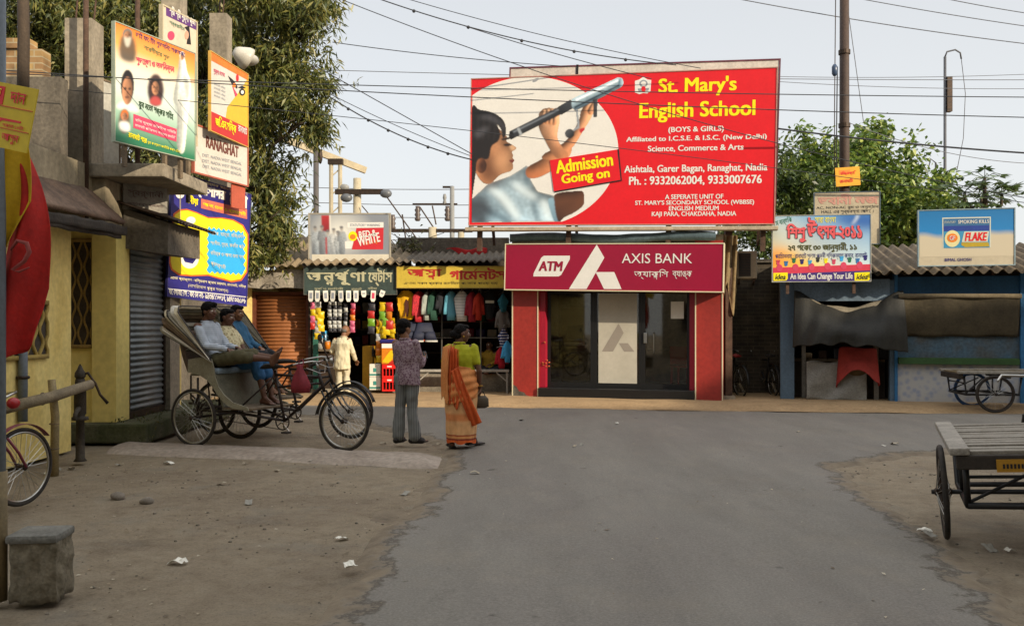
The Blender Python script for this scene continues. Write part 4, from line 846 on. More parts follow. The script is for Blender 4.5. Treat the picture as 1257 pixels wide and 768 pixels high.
garment(557, 577, 357, 394, wave_mat('white_striped_cotton', '#6c6f78', '#d4d2cb', 9, 'Z', thr=(.2, .35)), 'white polo with thin grey stripes hanging on the rail', .1)
garment(574, 586, 358, 395, M('maroon_cotton', '#8d1a2a', .85, .12, 6, .1), 'maroon shirt hung right of the striped polo', .5, True)
garment(584, 593, 359, 393, M('orange_red_cotton', '#a82c16', .85, .12, 6, .1), 'orange red shirt at the right end of the rail', .8, True)
def bp(t, w, h): MB().box((-.1, -.03, -.28), (.1, -.026, -.22)).build('printed_patch', PALE, t)
garment(593, 609, 357, 392, M('black_print_tee', '#191a1c', .85, .12, 6, .1), 'black tee with a small pale chest print', .15, Y=20.55, print_=bp)
garment(612, 624, 360, 383, M('teal_cotton', '#1f6170', .85, .12, 6, .1), 'teal top hung high beside the red pillar', .5, Y=20.3)
garment(611, 624, 378, 408, M('mid_grey_cotton', '#67645f', .85, .12, 6, .1), 'grey top hung beside the red pillar', .5, True, Y=20.32)
garment(612, 625, 403, 428, wave_mat('navy_stripe_cotton', '#1b2a5a', '#c9cad0', 5, 'Z', thr=(.75, .85)), 'navy top with white stripes by the red pillar', .4, Y=20.28)
garment(611, 621, 425, 452, M('red_cotton', '#a31224', .85, .12, 6, .1), 'red skirt hung low beside the red pillar', .3, True, Y=20.26)
garment(619, 627, 418, 445, M('sky_blue_cotton', '#3f9fd6', .8, .12, 6, .1), 'sky blue bag shaped top nearest the bank pillar', .3, True, Y=20.2)
def shorts(px, py, mat, mat2, label):
    Y = 20.4; t = thing('hanging_shorts', label, 'shorts', (gx(px, Y), Y, gz(py, Y)), .3, 'shorts hung under the shirts')
    MB().loft([((0, 0, 0), (.16, 0, 0), (0, .04, 0)), ((0, 0, -.2), (.22, 0, 0), (0, .05, 0)), ((-.0, 0, -.22), (.24, 0, 0), (0, .05, 0))], 20).build('waist', mat, t, True)
    for s_ in (-1, 1): MB().loft([((s_*.11, 0, -.2), (.12, 0, 0), (0, .05, 0)), ((s_*.16, 0, -.42), (.14, 0, 0), (0, .06, 0))], 16).build('leg', mat, t, True); MB().loft([((s_*.16, 0, -.40), (.145, 0, 0), (0, .066, 0)), ((s_*.165, 0, -.44), (.147, 0, 0), (0, .066, 0))], 16).build('hem', mat2, t, True)
shorts(508, 395, M('navy_sport_cloth', '#1c2238', .7, .15, 6, .1), M('orange_hem', '#b5491d', .7, .1, 6, .1), 'navy shorts with orange hem under the yellow tee')
shorts(521, 396, M('navy_sport_cloth2', '#20253a', .7, .15, 6, .1), M('pale_hem', '#b7b6ae', .7, .1, 6, .1), 'navy shorts with pale hem behind the young man')
for i in range(16):
    x = cA+.2+(i % 8)*.29; z = 1.28 if i < 8 else 1.68; h = rnd.uniform(.1, .24)
    tag(MB().bbox((x, 23.05, z), (x+.24, 23.35, z+h), .03).build('folded_clothes', [NAVY, GREYP, MAROON, PALE, GREENP][(i*3) % 5], None), 'pile of folded clothes on the dim back shelf of the garment shop', 'folded clothes', 'folded clothes on the back shelves')
# bench
be = thing('bench', 'long low white painted bench standing before the garment shop', 'bench', (gx(510, 20.15), 20.15, .03)); bwid = gx(625, 20.15)-gx(510, 20.15)
WPT = M('chipped_white_paint', '#a59f94', .6, .3, 6, .1)
MB().bbox((0, 0, .50), (bwid, .30, .55), .008).build('seat', WPT, be)
for x in (.03, bwid-.07):
    for y in (.03, .25): MB().box((x, y, 0), (x+.04, y+.03, .50)).build('leg', WPT, be)
for x, q in ((.07, .22), (bwid-.07, -.22)): MB().bar((x, .045, .3), (x+q, .045, .49), .025).build('brace', WPT, be)
# ---- cigarette board on the roof
rw = Sign('roof_billboard', 'grey and white cigarette billboard with RED & WHITE block on the shop roof', 'billboard', (gx(380, 20.6), 20.6), (gx(478, 20.6), 20.6), gz(321, 20.6), gz(263, 20.6), M('silver_board', '#a9aaa6', .5, .12, 1.2, 0, col2='#85888c'), .07, [(381, 262.5), (478, 264), (477, 321), (379.5, 321)], (370, 255, 9.67), M('board_edge', '#a79f8e', .6, .2, 5, .1), .03)
qr = Painter(rw, 122, 84, 1030, 552, 150, 80, '#b4b5b1'); g_ = np.clip(1-np.hypot((qr.X-470)/420, (qr.Y-300)/330), 0, 1)[..., None]; qr.im = np.array(hexc('#7b8088'))*(1-g_)+np.array(hexc('#d8d6cc'))*g_
qr.put(qr.mask([(245, 86), (342, 86), (342, 280), (245, 280)], False), '#a52a2f', '#7d2228', (0, 1), soft=1); qr.put(qr.mask([(342, 86), (356, 86), (356, 280), (342, 280)], False), '#dad6cc', soft=1)
for cx_, w_, top, c0_, c1_ in ((170, 66, 212, '#a3abb2', '#6f7880'), (250, 64, 204, '#6d747c', '#4f565e'), (320, 50, 260, '#9aa1a8', '#6b737b'), (392, 74, 240, '#c3c6c6', '#8d949b'), (440, 60, 270, '#b1b6b8', '#7d858c'), (485, 62, 216, '#7b838b', '#565e66')):
    qr.put(qr.mask([(cx_-w_*.72, top+85), (cx_-w_*.3, top+62), (cx_, top+66), (cx_+w_*.3, top+62), (cx_+w_*.75, top+85), (cx_+w_*.95, top+170), (cx_+w_*.5, top+190), (cx_+w_*.62, 420), (cx_+w_*.5, 548), (cx_-w_*.5, 548), (cx_-w_*.6, 420), (cx_-w_*.55, top+190), (cx_-w_*.9, top+170)]), c0_, c1_, (0, 1), .5, (-1, -.3), 4, 1.5, .75, .4, .06); qr.put(qr.ell(cx_, top+32, 20, 28), '#a59d94', '#857d77', (1, .5), .3, (-1, 0), 3, 1, .85); qr.put(qr.ell(cx_-2, top+14, 21, 15), '#55575c', soft=1.2, op=.8); qr.put(qr.ell(cx_, top+68, 9, 12), '#a59d94', soft=1.2, op=.7)
qr.put(qr.mask([(292, 350), (310, 350), (310, 548), (292, 548)], False), '#a52a2f', soft=1, op=.9); qr.done(1)
rw.rect(122, 552, 1030, 636, M('pale_board_strip', '#c9c2b0', .6, .08, 2, 0), 1)
rw.rect(555, 178, 975, 240, WHITE, 2); rw.text('STATUTORY WARNING', 585, 196, 935, 222, GREYP, 1+2, .02)
rw.poly([(660, 243), (975, 243), (965, 495), (600, 495), (622, 410)], M('cig_red', '#c02a33', .5, .08, 4, 0), 2); rw.poly([(522, 400), (622, 395), (596, 485), (524, 485)], WHITE, 2)
rw.oval(615, 338, 52, 58, YEL, 3); rw.oval(615, 346, 34, 30, ORANGE, 4)
rw.text('RED &', 684, 274, 886, 350, WHITE, 3, .04, .05, rot=.12); rw.text('WHITE', 668, 322, 934, 432, WHITE, 3, .04, .05, rot=.22); rw.text('Filter Kings', 735, 385, 915, 445, ORANGE, 3, .01, .2, rot=.2)
e = rw.done(); m = MB()
for x in (.2, rw.W-.25): m.bar((x, .08, .9), (x, 1.2, -.1), .04); m.box((x-.03, .072, -.25), (x+.03, .12, 1.0))
m.build('support_strut', RUST, e)
# red cloth flag on roof
def fl(u, v):
    p = (Vector((gx(548, 22), 22, gz(305, 22)))*(1-u)+Vector((gx(598, 22), 22, gz(305, 22)))*u); d = .02+.34*max(0, 1-abs(u-.62)*1.9)*1.0
    return p+Vector((0, .05*math.sin(u*14), -v*d+.03*math.sin(u*9)))
tag(MB().grid(fl, 30, 8, .004).build('red_flag', M('faded_red_cloth', '#b01a1c', .8, .2, 5, .2), smooth=True), 'red party flag draped flat on the roof parapet of the garment shop', 'flag')

# ---------------------------------------------------------------- right side: gap, grey blue stall, blue stall
gp = thing('brick_wall', 'dark brick wall closing the gap between bank and grey blue stall', 'wall', (4.25, 20.6, 0), -.15)
MB().box((0, 0, 0), (2.2, .2, 3.0)).build('wall', BRICK, gp); MB().bbox((-.03, -.06, 3.0), (2.23, .26, 3.08), .01).build('coping', CONCD, gp)
MB().grid(lambda u, v: (.55+.28*u*(1-.5*v), -.006-.004*math.sin(u*5), 2.25-.6*v+.2*u), 6, 6, .002).build('lime_smear', M('lime_smear', '#8f8a80', .9, .4, 8, 0), gp)
ac = thing('air_conditioner', 'boxy cream window air conditioner beside the bank on a bracket', 'air conditioner', (gx(904, 18.9), 18.9, gz(342, 18.9)), -.25)
MB().bbox((0, 0, 0), (.42, .6, .58), .02).build('casing', M('cream_casing', '#a2937a', .6, .2, 4, .05), ac); MB().box((.05, -.012, .05), (.29, .0, .53)).build('grille', BFR, ac)
m = MB()
for i in range(14): m.box((.055, -.018, .07+i*.033), (.285, -.0125, .08+i*.033))
m.build('louvre', RUST, ac); m = MB(); m.bar((.05, .05, -.03), (.05, 1.9, -.03), .04); m.bar((.36, .05, -.03), (.36, 1.9, -.03), .04); m.build('bracket', RUST, ac)
TA, TB = (gx(958, 18.75), 18.75), (gx(1100, 18.15), 18.15); TL = math.hypot(TB[0]-TA[0], TB[1]-TA[1]); TRZ = math.atan2(TB[1]-TA[1], TB[0]-TA[0])
st = thing('tarp_stall', 'grey blue roadside stall with dark open front under a sagging tarp', 'stall', (*TA, .0), TRZ)
def tx(px): return lx(px, TA, TB)
m = MB(); m.box((0, 0, 0), (tx(975), .25, 2.5)); m.box((TL-.12, 0, 0), (TL, .2, 2.5)); m.build('post', GBLUE, st)
m = MB(); m.box((tx(975)+.002, -.02, 2.08), (TL-.122, .16, 2.52)); m.build('fascia', M('pale_greyblue_paint', '#76899a', .75, .3, 3, .2, streak=.4), st)
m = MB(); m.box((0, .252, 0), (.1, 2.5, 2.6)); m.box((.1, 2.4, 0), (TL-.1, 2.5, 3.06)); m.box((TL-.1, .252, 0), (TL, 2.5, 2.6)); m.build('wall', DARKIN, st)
m = MB(); m.box((tx(985), .3, 0), (tx(990), .38, 2.1)); m.box((tx(1075), .3, 0), (tx(1081), .38, 2.1)); m.build('inner_post', M('white_red_post', '#8c8478', .7, .3, 4, .1), st)
MB().box((.1, .45, .82), (TL-.15, 1.1, .87)).build('counter_top', TIMB, st); MB().box((.1, .5, 0), (TL-.15, .55, .82)).build('counter_front', DARKIN, st)
corr((-.1, -.35, 2.53), (TL+.15, -.35, 2.62), (-.1, 2.6, 3.15), (TL+.15, 2.6, 3.2), 15, .03, rag=.05).build('roof', ASB, st, smooth=True)
TARP = M('black_grey_tarp', '#2a2924', .65, .35, 4, .3, col2='#1f1e1a')
def tarp(u, v):
    x = tx(975)+u*(TL+.12-tx(975)); sag = .46*math.sin(math.pi*u)**1.2
    z = 2.30-sag*(1-v)*.95-v*(1.22-.06*math.sin(3*u+1)-.08*math.sin(math.pi*u))+.02*math.sin(u*23+v*4); y = -.06-.55*math.sin(min(1, v*1.25)*math.pi*.5)*(.55+.45*math.sin(math.pi*u)) - .12*math.sin(math.pi*u)*(1-v)+.05*math.sin(u*13+v*2)*(v)
    if u < .1: x -= .0
    z += .05*v**3*noise.noise(Vector((u*9, 0, 3)))+.02*v*math.sin(u*31); y += .03*noise.noise(Vector((u*7, v*2.2, 1)))+.012*math.sin(u*44+v*3)*(.3+v)
    return (x+.10*v*(u-.4), y, z)
o = MB().grid(tarp, 70, 40, .008).build('awning_tarp', TARP, smooth=True); o.location = (*TA, 0); o.rotation_euler = (0, 0, TRZ); tag(o, 'dark grey tarpaulin sagging across the front of the grey blue stall', 'tarpaulin')
def tarp2(u, v):
    x = tx(983)+u*(TL-.05-tx(983)); z = 2.2-.42*math.sin(math.pi*u)*(.6+.4*v)-.35*v*math.sin(math.pi*u)+.015*math.sin(u*19); return (x, -.10-.30*v*math.sin(math.pi*u), z)
o = MB().grid(tarp2, 50, 16, .006).build('pale_tarp', M('pale_tarp', '#8a806d', .7, .3, 4, .3), smooth=True); o.location = (*TA, 0); o.rotation_euler = (0, 0, TRZ); tag(o, 'paler folded tarp strip tucked above the dark sagging tarpaulin', 'tarpaulin')
def wrapm(u, v):
    a = .0; x = tx(991)+u*(tx(1043)-tx(991)); return (x, .05-.05*math.sin(u*7+v*3)-.04*v, .85-v*.83+.02*math.sin(u*11))
pst = thing('wrapped_crate', 'crate wrapped in milky plastic sheet on the ground under the tarp', 'crate', (*TA, 0), TRZ)
MB().bbox((tx(992), .08, .02), (tx(1062), .42, .80), .02).build('crate_body', M('dull_wood_crate', '#6b6152', .85, .3, 6, .2), pst)
def wrapm2(u, v):
    x = tx(990)+u*(tx(1064)-tx(990)); return (x, .045+.02*math.sin(u*9+v*6)-.05*v, .83-v*.80+.02*math.sin(u*13))
MB().grid(wrapm2, 40, 14, .004).build('plastic_sheet', M('milky_plastic', '#8d8b84', .35, .35, 5, .4, col2='#6f6d66'), pst, True)
rcx = tx(1053)
def redc(u, v):
    a = -.35+u*(math.pi+.7); r = .36+.03*math.sin(u*15)*v; top = .13*math.sin(math.pi*u); 
    x = rcx-math.cos(a)*r*(1+.08*v); z = 1.02+.02*math.sin(u*8)-v*(.74-.28*math.sin(math.pi*u)**2+.05*math.sin(u*11))*(.75+.25*abs(u-.5)*2)+top*(1-v)+.015*math.sin(v*14+u*9); return (x, .02-.24*math.sin(a)*(.35+.65*v)-.05*v, z)
o = MB().grid(redc, 48, 18, .006).build('red_cloth', M('dull_red_cloth', '#a0362e', .85, .2, 6, .2), smooth=True); o.location = (*TA, 0); o.rotation_euler = (0, 0, TRZ); tag(o, 'dull red cloth thrown over a rounded bundle at the stall front', 'cloth')
MBu = MB().ell((rcx, .10, .80), (.29, .2, .28), 20); o = MBu.build('sack_bundle', M('sack_jute', '#6d5a40', .9, .3, 12, .3), smooth=True); o.location = (*TA, 0); o.rotation_euler = (0, 0, TRZ); tag(o, 'rounded jute bundle hidden under the red cloth at the stall', 'sack')
for i in range(6):
    tag(MB().bbox((0, 0, 0), (.16, .2, .12+.05*(i % 3)), .02).build('stall_box', [TIMB, RUST, PK[6]][i % 3]), 'brown box on the dark counter inside the grey blue stall', 'box', 'boxes on the stall counter').matrix_world = Matrix.Translation((*TA, 0)) @ Matrix.Rotation(TRZ, 4, 'Z') @ Matrix.Translation((.5+i*.3, .6, .87))
# blue stall
UA, UB = (gx(1098, 18.15), 18.15), (12.6, 17.1); UL = math.hypot(UB[0]-UA[0], UB[1]-UA[1]); URZ = math.atan2(UB[1]-UA[1], UB[0]-UA[0])
us = thing('blue_stall', 'blue painted shop stall with rolled awning, green ledge and tiled base', 'stall', (*UA, 0), URZ)
def ux(px): return lx(px, UA, UB)
TILE = spot_mat('mottled_tile', '#8d94a4', '#aaa9a6', 9, (.2, .6), .4)
m = MB(); m.box((.06, .02, 0), (UL, .2, .80)); m.build('tiled_base', TILE, us)
m = MB(); m.box((0, -.02, 0), (.058, .2, 2.72)); m.box((ux(1252), -.04, 0), (ux(1252)+.1, .015, 2.72)); m.build('post', BLUEW, us)
MB().bbox((.06, -.10, .802), (ux(1250), .22, .93), .008).build('ledge', M('green_ledge_paint', '#35562b', .7, .25, 4, .1), us)
MB().box((.06, .04, .932), (UL, .12, 1.36)).build('lower_board', M('faded_blue_board', '#3f6076', .7, .4, 2, .15, col2='#4b4a45'), us)
def aw(u, v): return (.08+u*(ux(1250)-.1), -.16+.16*v*v+.02*math.sin(u*13), 2.16-v*.80+.012*math.sin(u*17))
MB().grid(aw, 40, 14, .008).build('awning', M('brown_awning_cloth', '#544b39', .9, .3, 3, .25), us, True)
m = MB(); m.tube([(.05, -.17, 2.17), (ux(1250), -.17, 2.15)], .05, 10); m.build('awning_roll', M('tan_roll', '#7d7058', .9, .3, 5, .2), us, True)
MB().box((.06, .02, 2.2), (UL, .12, 2.56)).build('fascia', M('deep_blue_fascia', '#235479', .65, .25, 3, .1, streak=.4), us)
m = MB(); m.box((.02, .202, 0), (.12, 2.6, 2.7)); m.box((.12, 2.5, 0), (UL, 2.6, 3.25)); m.box((.12, .2, 1.36), (UL, .22, 2.66)); m.box((UL-.1, .22, 0), (UL, 2.5, 2.7)); m.build('wall', DARKIN, us)
ASBR = M('grey_brown_corrugated', '#7f6f58', .9, .35, 3, .3, col2='#4e4438')
corr((-.45, -.5, 2.62), (UL, -.5, 2.62), (-.45, 2.9, 3.42), (UL, 2.9, 3.42), 24, .045, rag=.01).build('roof', ASBR, us, smooth=True)
# festival sign
fs = Sign('festival_sign', 'blue and yellow Bengali children festival sign with purple bottom strip', 'sign', (gx(948.5, 18.2), 18.2), (gx(1068.5, 17.9), 17.9), gz(345.5, 18.2), gz(265.5, 18.2), SKYP, .06, [(950.5, 265.5), (1070, 267.5), (1067.5, 346), (948.5, 342.5)], (940, 230, 6.4), M('thin_board_edge', '#a7a79c', .6, .2, 5, .1), .015)
qf = Painter(fs, 58, 226, 840, 660, 150, 84, '#6fa8d0'); t_ = np.clip((qf.Y-226)/390, 0, 1)[..., None]; l_ = np.clip((qf.X-58)/780, 0, 1)[..., None]**.55
qf.im = np.array(hexc('#2f78b8'))*(1-t_)*l_+np.array(hexc('#9cc0cf'))*(1-t_)*(1-l_)+(np.array(hexc('#e6b81c'))*(1-l_)+np.array(hexc('#b9d2da'))*l_)*t_
qf.put(qf.mask([(560, 236), (838, 240), (836, 340), (700, 330), (600, 290)]), '#14509e', soft=7, op=.9); qf.put(qf.mask([(742, 242), (706, 296), (684, 308), (712, 272), (726, 244)]), '#dfe8ea', soft=2); qf.put(qf.mask([(64, 480), (180, 470), (320, 560), (460, 600), (460, 630), (60, 630)]), '#e8d21a', '#e08a1c', (-1, 0), soft=6, op=.9); qf.put(qf.mask([(90, 300), (230, 290), (300, 400), (160, 460)]), '#d8dccb', soft=16, op=.7); qf.done(1)
fs.rect(50, 616, 826, 668, M('pink_strip_print', '#c8374e', .5, .1, 4, 0), 3)
hc = [PINK, BLUE, GREENP, NAVY, SKYP, BLACKP, YEL, PINK, SKYP, GREENP, BLUE, NAVY]
for i in range(12):
    x = 100+i*62; y = 585+12*math.sin(i*2.1); fs.oval(x, y, 13, 13, hc[i], 4, 'hand_print', n=10)
    for k in range(4): fs.poly([(x-12+k*7, y-8), (x-15+k*9, y-26), (x-10+k*9, y-27), (x-7+k*7, y-8)], hc[i], 4, 'hand_print')
for i in range(6): fs.oval(110+i*125, 620, 24, 28, PINK, 4, 'hand_print', n=12)
LP = M('festival_pink', '#d4565c', .5, .08, 5, 0)
for dx, dy, mt, k in ((5, 5, BLACKP, 5), (0, 0, LP, 6)):
    fs.text('িশশু', 170+dx, 290+dy, 330+dx, 430+dy, mt, k, .06); fs.text('উ', 330+dx, 245+dy, 412+dx, 400+dy, mt, k, .06); fs.text('ৎসব-২০১১', 410+dx, 318+dy, 762+dx, 412+dy, mt, k, .06)
fs.text('২৭ থেকে ৩০ জানুয়ারী, ১১', 180, 445, 720, 508, M('olive_lettering', '#4a4a20', .6, .1, 5, 0), 3, .045); fs.text('পরিচালনায় : রানাঘাট সুভাষ পল্লী শিশুকল্যাণ ক্লাব, রানাঘাট', 80, 520, 796, 560, NAVY, 3, .012)
fs.text('সারা বাংলা', 395, 248, 560, 292, YEL, 3, .01); fs.text('৫ম বার্ষিক', 72, 240, 220, 300, GREENP, 3, .01, rot=.25)
fs.rect(50, 664, 830, 746, M('purple_strip_print', '#3b2b6f', .5, .08, 4, 0), 4); fs.poly([(60, 656), (172, 656), (172, 700), (160, 716), (60, 716)], YEL, 5); fs.poly([(692, 676), (812, 676), (812, 730), (800, 742), (692, 742)], YEL, 5)
fs.text('idea', 74, 668, 156, 706, BLACKP, 6, .03, .2); fs.text('idea', 706, 690, 796, 728, BLACKP, 6, .03, .2); fs.text('An Idea Can Change Your Life', 190, 676, 678, 722, WHITE, 5, .035)
e = fs.done(); m = MB()
for x in (.3, fs.W-.3): m.bar((x, .1, .9), (x, 1.3, .15), .04); m.box((x-.03, .062, -.25), (x+.03, .1, 1.2))
m.build('support_strut', RUST, e)
acs = Sign('hall_sign', 'plain cream Bengali board for an AC hall behind the festival sign', 'sign', (gx(1000, 18.7), 18.7), (gx(1080, 18.5), 18.5), gz(300, 18.7), gz(237, 18.7), M('cream_board', '#b6a98f', .6, .15, 2, .03), .05, [(1000.5, 236.5), (1079, 237.5), (1078, 300), (1000, 300)], (940, 230, 6.4), M('bluish_edge', '#5d6f7d', .6, .2, 5, .1), .012)
acs.text('ভবানী লজ', 412, 60, 880, 138, M('faded_pink_lettering', '#c08b7c', .6, .1, 5, 0), 1, .05); acs.text('AC, NON-AC রুম ও অনুষ্ঠান', 400, 148, 880, 176, BLACKP, 1, .01); acs.text('HALL এর সুব্যবস্থা আছে ।', 440, 184, 840, 214, BLACKP, 1, .015)
e = acs.done(); m = MB()
for x in (.2, acs.W-.2): m.bar((x, .05, .7), (x, .9, -.2), .04)
m.build('support_strut', RUST, e)
fk = Sign('roof_billboard', 'blue and cream cigarette FLAKE billboard standing on the corrugated stall roof', 'billboard', (gx(1128, 18.0), 18.0), (gx(1245, 17.6), 17.6), gz(326, 18.0), gz(259, 18.0), M('cream_lower_board', '#bcb199', .6, .1, 1.5, .02), .08, [(1128.5, 258.5), (1244, 258), (1244.5, 326), (1127.5, 326.5)], (1110, 250, 8.53), M('pale_blue_edge', '#8ba0a8', .6, .2, 5, .1), .02)
qk = Painter(fk, 158, 73, 1147, 560, 110, 60, '#bcb199'); ed_ = 320+18*np.sin((qk.X-160)/150.)+8*np.sin(qk.X/47.); t_ = np.clip((qk.Y-ed_)/60+.5, 0, 1)[..., None]; qk.im = (np.array(hexc('#1a74b0'))*(.85+.3*np.clip((qk.Y-73)/300, 0, 1)[..., None]))*(1-t_)+np.array(hexc('#bfb49c'))*t_; qk.done(1)
fk.rect(402, 148, 905, 468, PALE, 2); fk.rect(414, 160, 893, 236, M('slate_blue', '#3b6a93', .5, .1, 3, 0), 3); fk.rect(414, 236, 893, 292, M('indigo_board', '#27408f', .5, .1, 3, 0), 3); fk.rect(414, 292, 893, 468, M('mid_board_blue', '#3a8cb5', .5, .1, 3, 0), 3)
fk.text('STATUTORY', 424, 184, 540, 208, PALE, 4, .01); fk.text('SMOKING KILLS', 566, 176, 885, 214, WHITE, 4, .02)
fk.oval(505, 370, 80, 88, M('pale_yellow_print', '#d8cf9a', .5, .06, 3, 0), 4); fk.oval(505, 362, 56, 46, ORANGE, 5); fk.oval(505, 362, 26, 22, RED, 6); fk.text('GF', 475, 340, 535, 386, WHITE, 7, .02)
fk.poly([(630, 298), (886, 298), (872, 408), (604, 408)], PALE, 4); fk.text('FLAKE', 636, 308, 868, 398, RED, 5, .05, .2); fk.poly([(600, 412), (880, 414), (890, 458), (640, 462), (600, 440)], M('gold_print', '#b59a2c', .5, .1, 3, 0), 4)
fk.text('BIMAL GHOSH', 424, 576, 704, 610, NAVY, 3, .03)
e = fk.done(); m = MB()
for x in (.3, fk.W-.35): m.bar((x, .1, .8), (x, 1.0, .1), .04); m.box((x-.03, .082, -.2), (x+.03, .12, 1.0))
m.build('support_strut', RUST, e)
# ---------------------------------------------------------------- left yellow building
yb = thing('yellow_building', 'long yellow washed building with lattice vents, steel shutter and raw concrete top', 'building', (0, 0, 0))
m = MB(); m.box((-7.5, 5.0, 0), (-5.6, 11.38, 2.95)); m.build('wall', YWALL, yb)
m = MB(); m.box((-7.5, 5.0, 2.953), (-5.62, 12.0, 3.72)); m.box((-7.5, 12.002, 2.953), (-5.45, 14.1, 3.55)); m.build('upper_wall', PLAST, yb)
m = MB(); m.box((-7.5, 12.28, .25), (-5.72, 12.4, 2.95)); m.build('recess_wall', YWALLB, yb)
m = MB(); m.box((-5.72, 12.2, .27), (-5.39, 12.62, 2.95)); m.build('pillar', YWALLB, yb)
m = MB(); m.box((-5.66, 13.95, .27), (-5.32, 14.35, 2.95)); m.build('shutter_pillar', CONC, yb)
m = MB(); m.bbox((-7.5, 12.05, 0), (-4.92, 16.0, .26), .03); m.build('plinth', M('mossy_plinth', '#5f5c49', .95, .35, 3, .4, col2='#39401f'), yb)
m = MB(); m.box((-7.4, 12.63, .27), (-5.46, 12.7, 2.95)); m.box((-7.5, 14.36, 0), (-5.5, 14.9, 2.9)); m.build('end_wall', YWALL, yb); m = MB(); m.box((-7.5, 14.903, 0), (-6.35, 20.4, 2.9)); m.build('back_wall', CONCD, yb)
o = shutter(1.34, 2.6, 30, SHUTG, yb, 'shutter', 0, 0, 0, .016); o.rotation_euler = (0, 0, R(90)); o.location = (-5.42, 12.64, .36)
m = MB(); m.box((-5.43, 12.64, .265), (-5.395, 13.94, .36)); m.box((-5.43, 12.625, .36), (-5.39, 12.66, 2.9)); m.box((-5.43, 13.9, .36), (-5.39, 13.945, 2.9)); m.build('shutter_frame', STEEL, yb)
# lattice vents: zigzag ribs over a flat dark sheet that paints the shade of the holes
def lattice(x0, x1, z0, z1, n, rows, M4):
    m = MB(); w = (x1-x0)/n; h = (z1-z0)/rows
    for i in range(n+1):
        pts = []
        for k in range(rows*4+1):
            z = z0+k*h/4; off = (w*.30)*(1 if i % 2 else -1)*math.cos(2*math.pi*k/8)
            pts.append(M4 @ Vector((min(max(x0+i*w+off, x0), x1), 0, z)))
        m.tube(pts, w*.17, 6)
    for a, b in (((x0, z0), (x1, z0)), ((x0, z1), (x1, z1))): m.bar(M4 @ Vector((a[0], 0, a[1])), M4 @ Vector((b[0], 0, b[1])), .05)
    return m
M1 = Matrix.Translation((-5.6+.02, 10.0, 0)) @ Matrix.Rotation(R(90), 4, 'Z')
v = lattice(.0, 1.02, 1.22, 1.86, 7, 4, Matrix.Translation((-5.585, 9.75, 0)) @ Matrix.Rotation(R(90), 4, 'Z')).build('lattice_vent', M('pale_lattice', '#b39a55', .9, .25, 5, .2), yb, True)
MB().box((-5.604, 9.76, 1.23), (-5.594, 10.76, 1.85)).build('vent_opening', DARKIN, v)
v = lattice(-6.5, -5.74, 1.3, 2.75, 9, 8, Matrix.Translation((0, 12.255, 0))).build('lattice_vent', M('ochre_lattice', '#a08242', .9, .3, 5, .2), yb, True)
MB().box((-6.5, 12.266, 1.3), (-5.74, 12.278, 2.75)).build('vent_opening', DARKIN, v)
# sloping tin awning along the wall
m = MB(); m.grid(lambda u, v: (-5.62+.46*v+.02*math.sin(u*30), 6.2+5.75*u, 3.22-.42*v+.13*u+.03*noise.noise(Vector((u*12, v*3, 0)))), 60, 8, .05); m.build('awning', M('grimy_awning', '#7f6755', .9, .4, 3, .4, col2='#4d3e33'), yb, True)
m = MB(); m.grid(lambda u, v: (-5.14+.05*math.sin(u*17)*.4, 6.2+5.75*u, 2.77-.12*v+.13*u+.02*noise.noise(Vector((u*25, v*2, 4)))), 80, 3, .03); m.grid(lambda u, v: (-5.18+.02*math.sin(u*29), 6.25+5.6*u, 2.67-.07*v+.13*u+.02*noise.noise(Vector((u*18, v*2, 8)))), 60, 2, .03); m.build('awning_edge', M('black_tar_edge', '#26231f', .85, .4, 5, .4, col2='#423b33'), yb, True)
# concrete sunshade box above the shutter
m = MB(); x0, x1, y0, y1 = -5.42, -4.80, 12.5, 13.78
m.add([(x0, y0, 2.66), (x1, y0, 2.58), (x1, y1, 2.60), (x0, y1, 2.66), (x0, y0, 3.22), (x1, y0, 3.02), (x1, y1, 3.04), (x0, y1, 3.22)], [(0, 3, 2, 1), (4, 5, 6, 7), (0, 1, 5, 4), (1, 2, 6, 5), (2, 3, 7, 6), (3, 0, 4, 7)]); m.build('shutter_hood', CONCD, yb)
corr((-4.62, 12.35, 3.02), (-4.62, 14.0, 3.02), (-5.44, 12.35, 3.30), (-5.44, 14.0, 3.30), 14, .02).build('hood_sheet', STEEL, yb, True)
m = MB(); m.bbox((-5.9, 11.9, 3.56), (-4.62, 13.6, 3.74), .02); m.build('ledge_slab', CONC, yb)
m = MB(); m.box((-6.5, 11.4, 3.723), (-5.75, 11.6, 4.75)); m.box((-7.4, 11.9, 3.723), (-5.98, 12.05, 4.6)); m.build('parapet', CONCD, yb)
m = MB(); m.box((-7.3, 11.72, 4.602), (-6.15, 11.95, 5.2)); m.box((-6.9, 11.68, 5.202), (-6.3, 11.9, 5.33)); m.build('broken_brickwork', BRICKY, yb)
m = MB(); m.box((-6.02, 12.06, 3.723), (-5.66, 12.42, 5.72)); m.box((-5.52, 14.1, 3.0), (-5.22, 14.4, 7.4)); m.box((-5.3, 15.7, 3.0), (-5.0, 16.0, 7.05)); m.build('concrete_post', CONC, yb)
m = MB()
for x, y, z in ((-5.92, 12.16, 5.72), (-5.76, 12.34, 5.72), (-5.1, 15.8, 7.05), (-5.2, 15.9, 7.05)): m.tube([(x, y, z), (x+.03, y, z+.35), (x+.02, y+.02, z+.6)], .012, 6)
m.build('reinforcing_rod', RUST, yb)
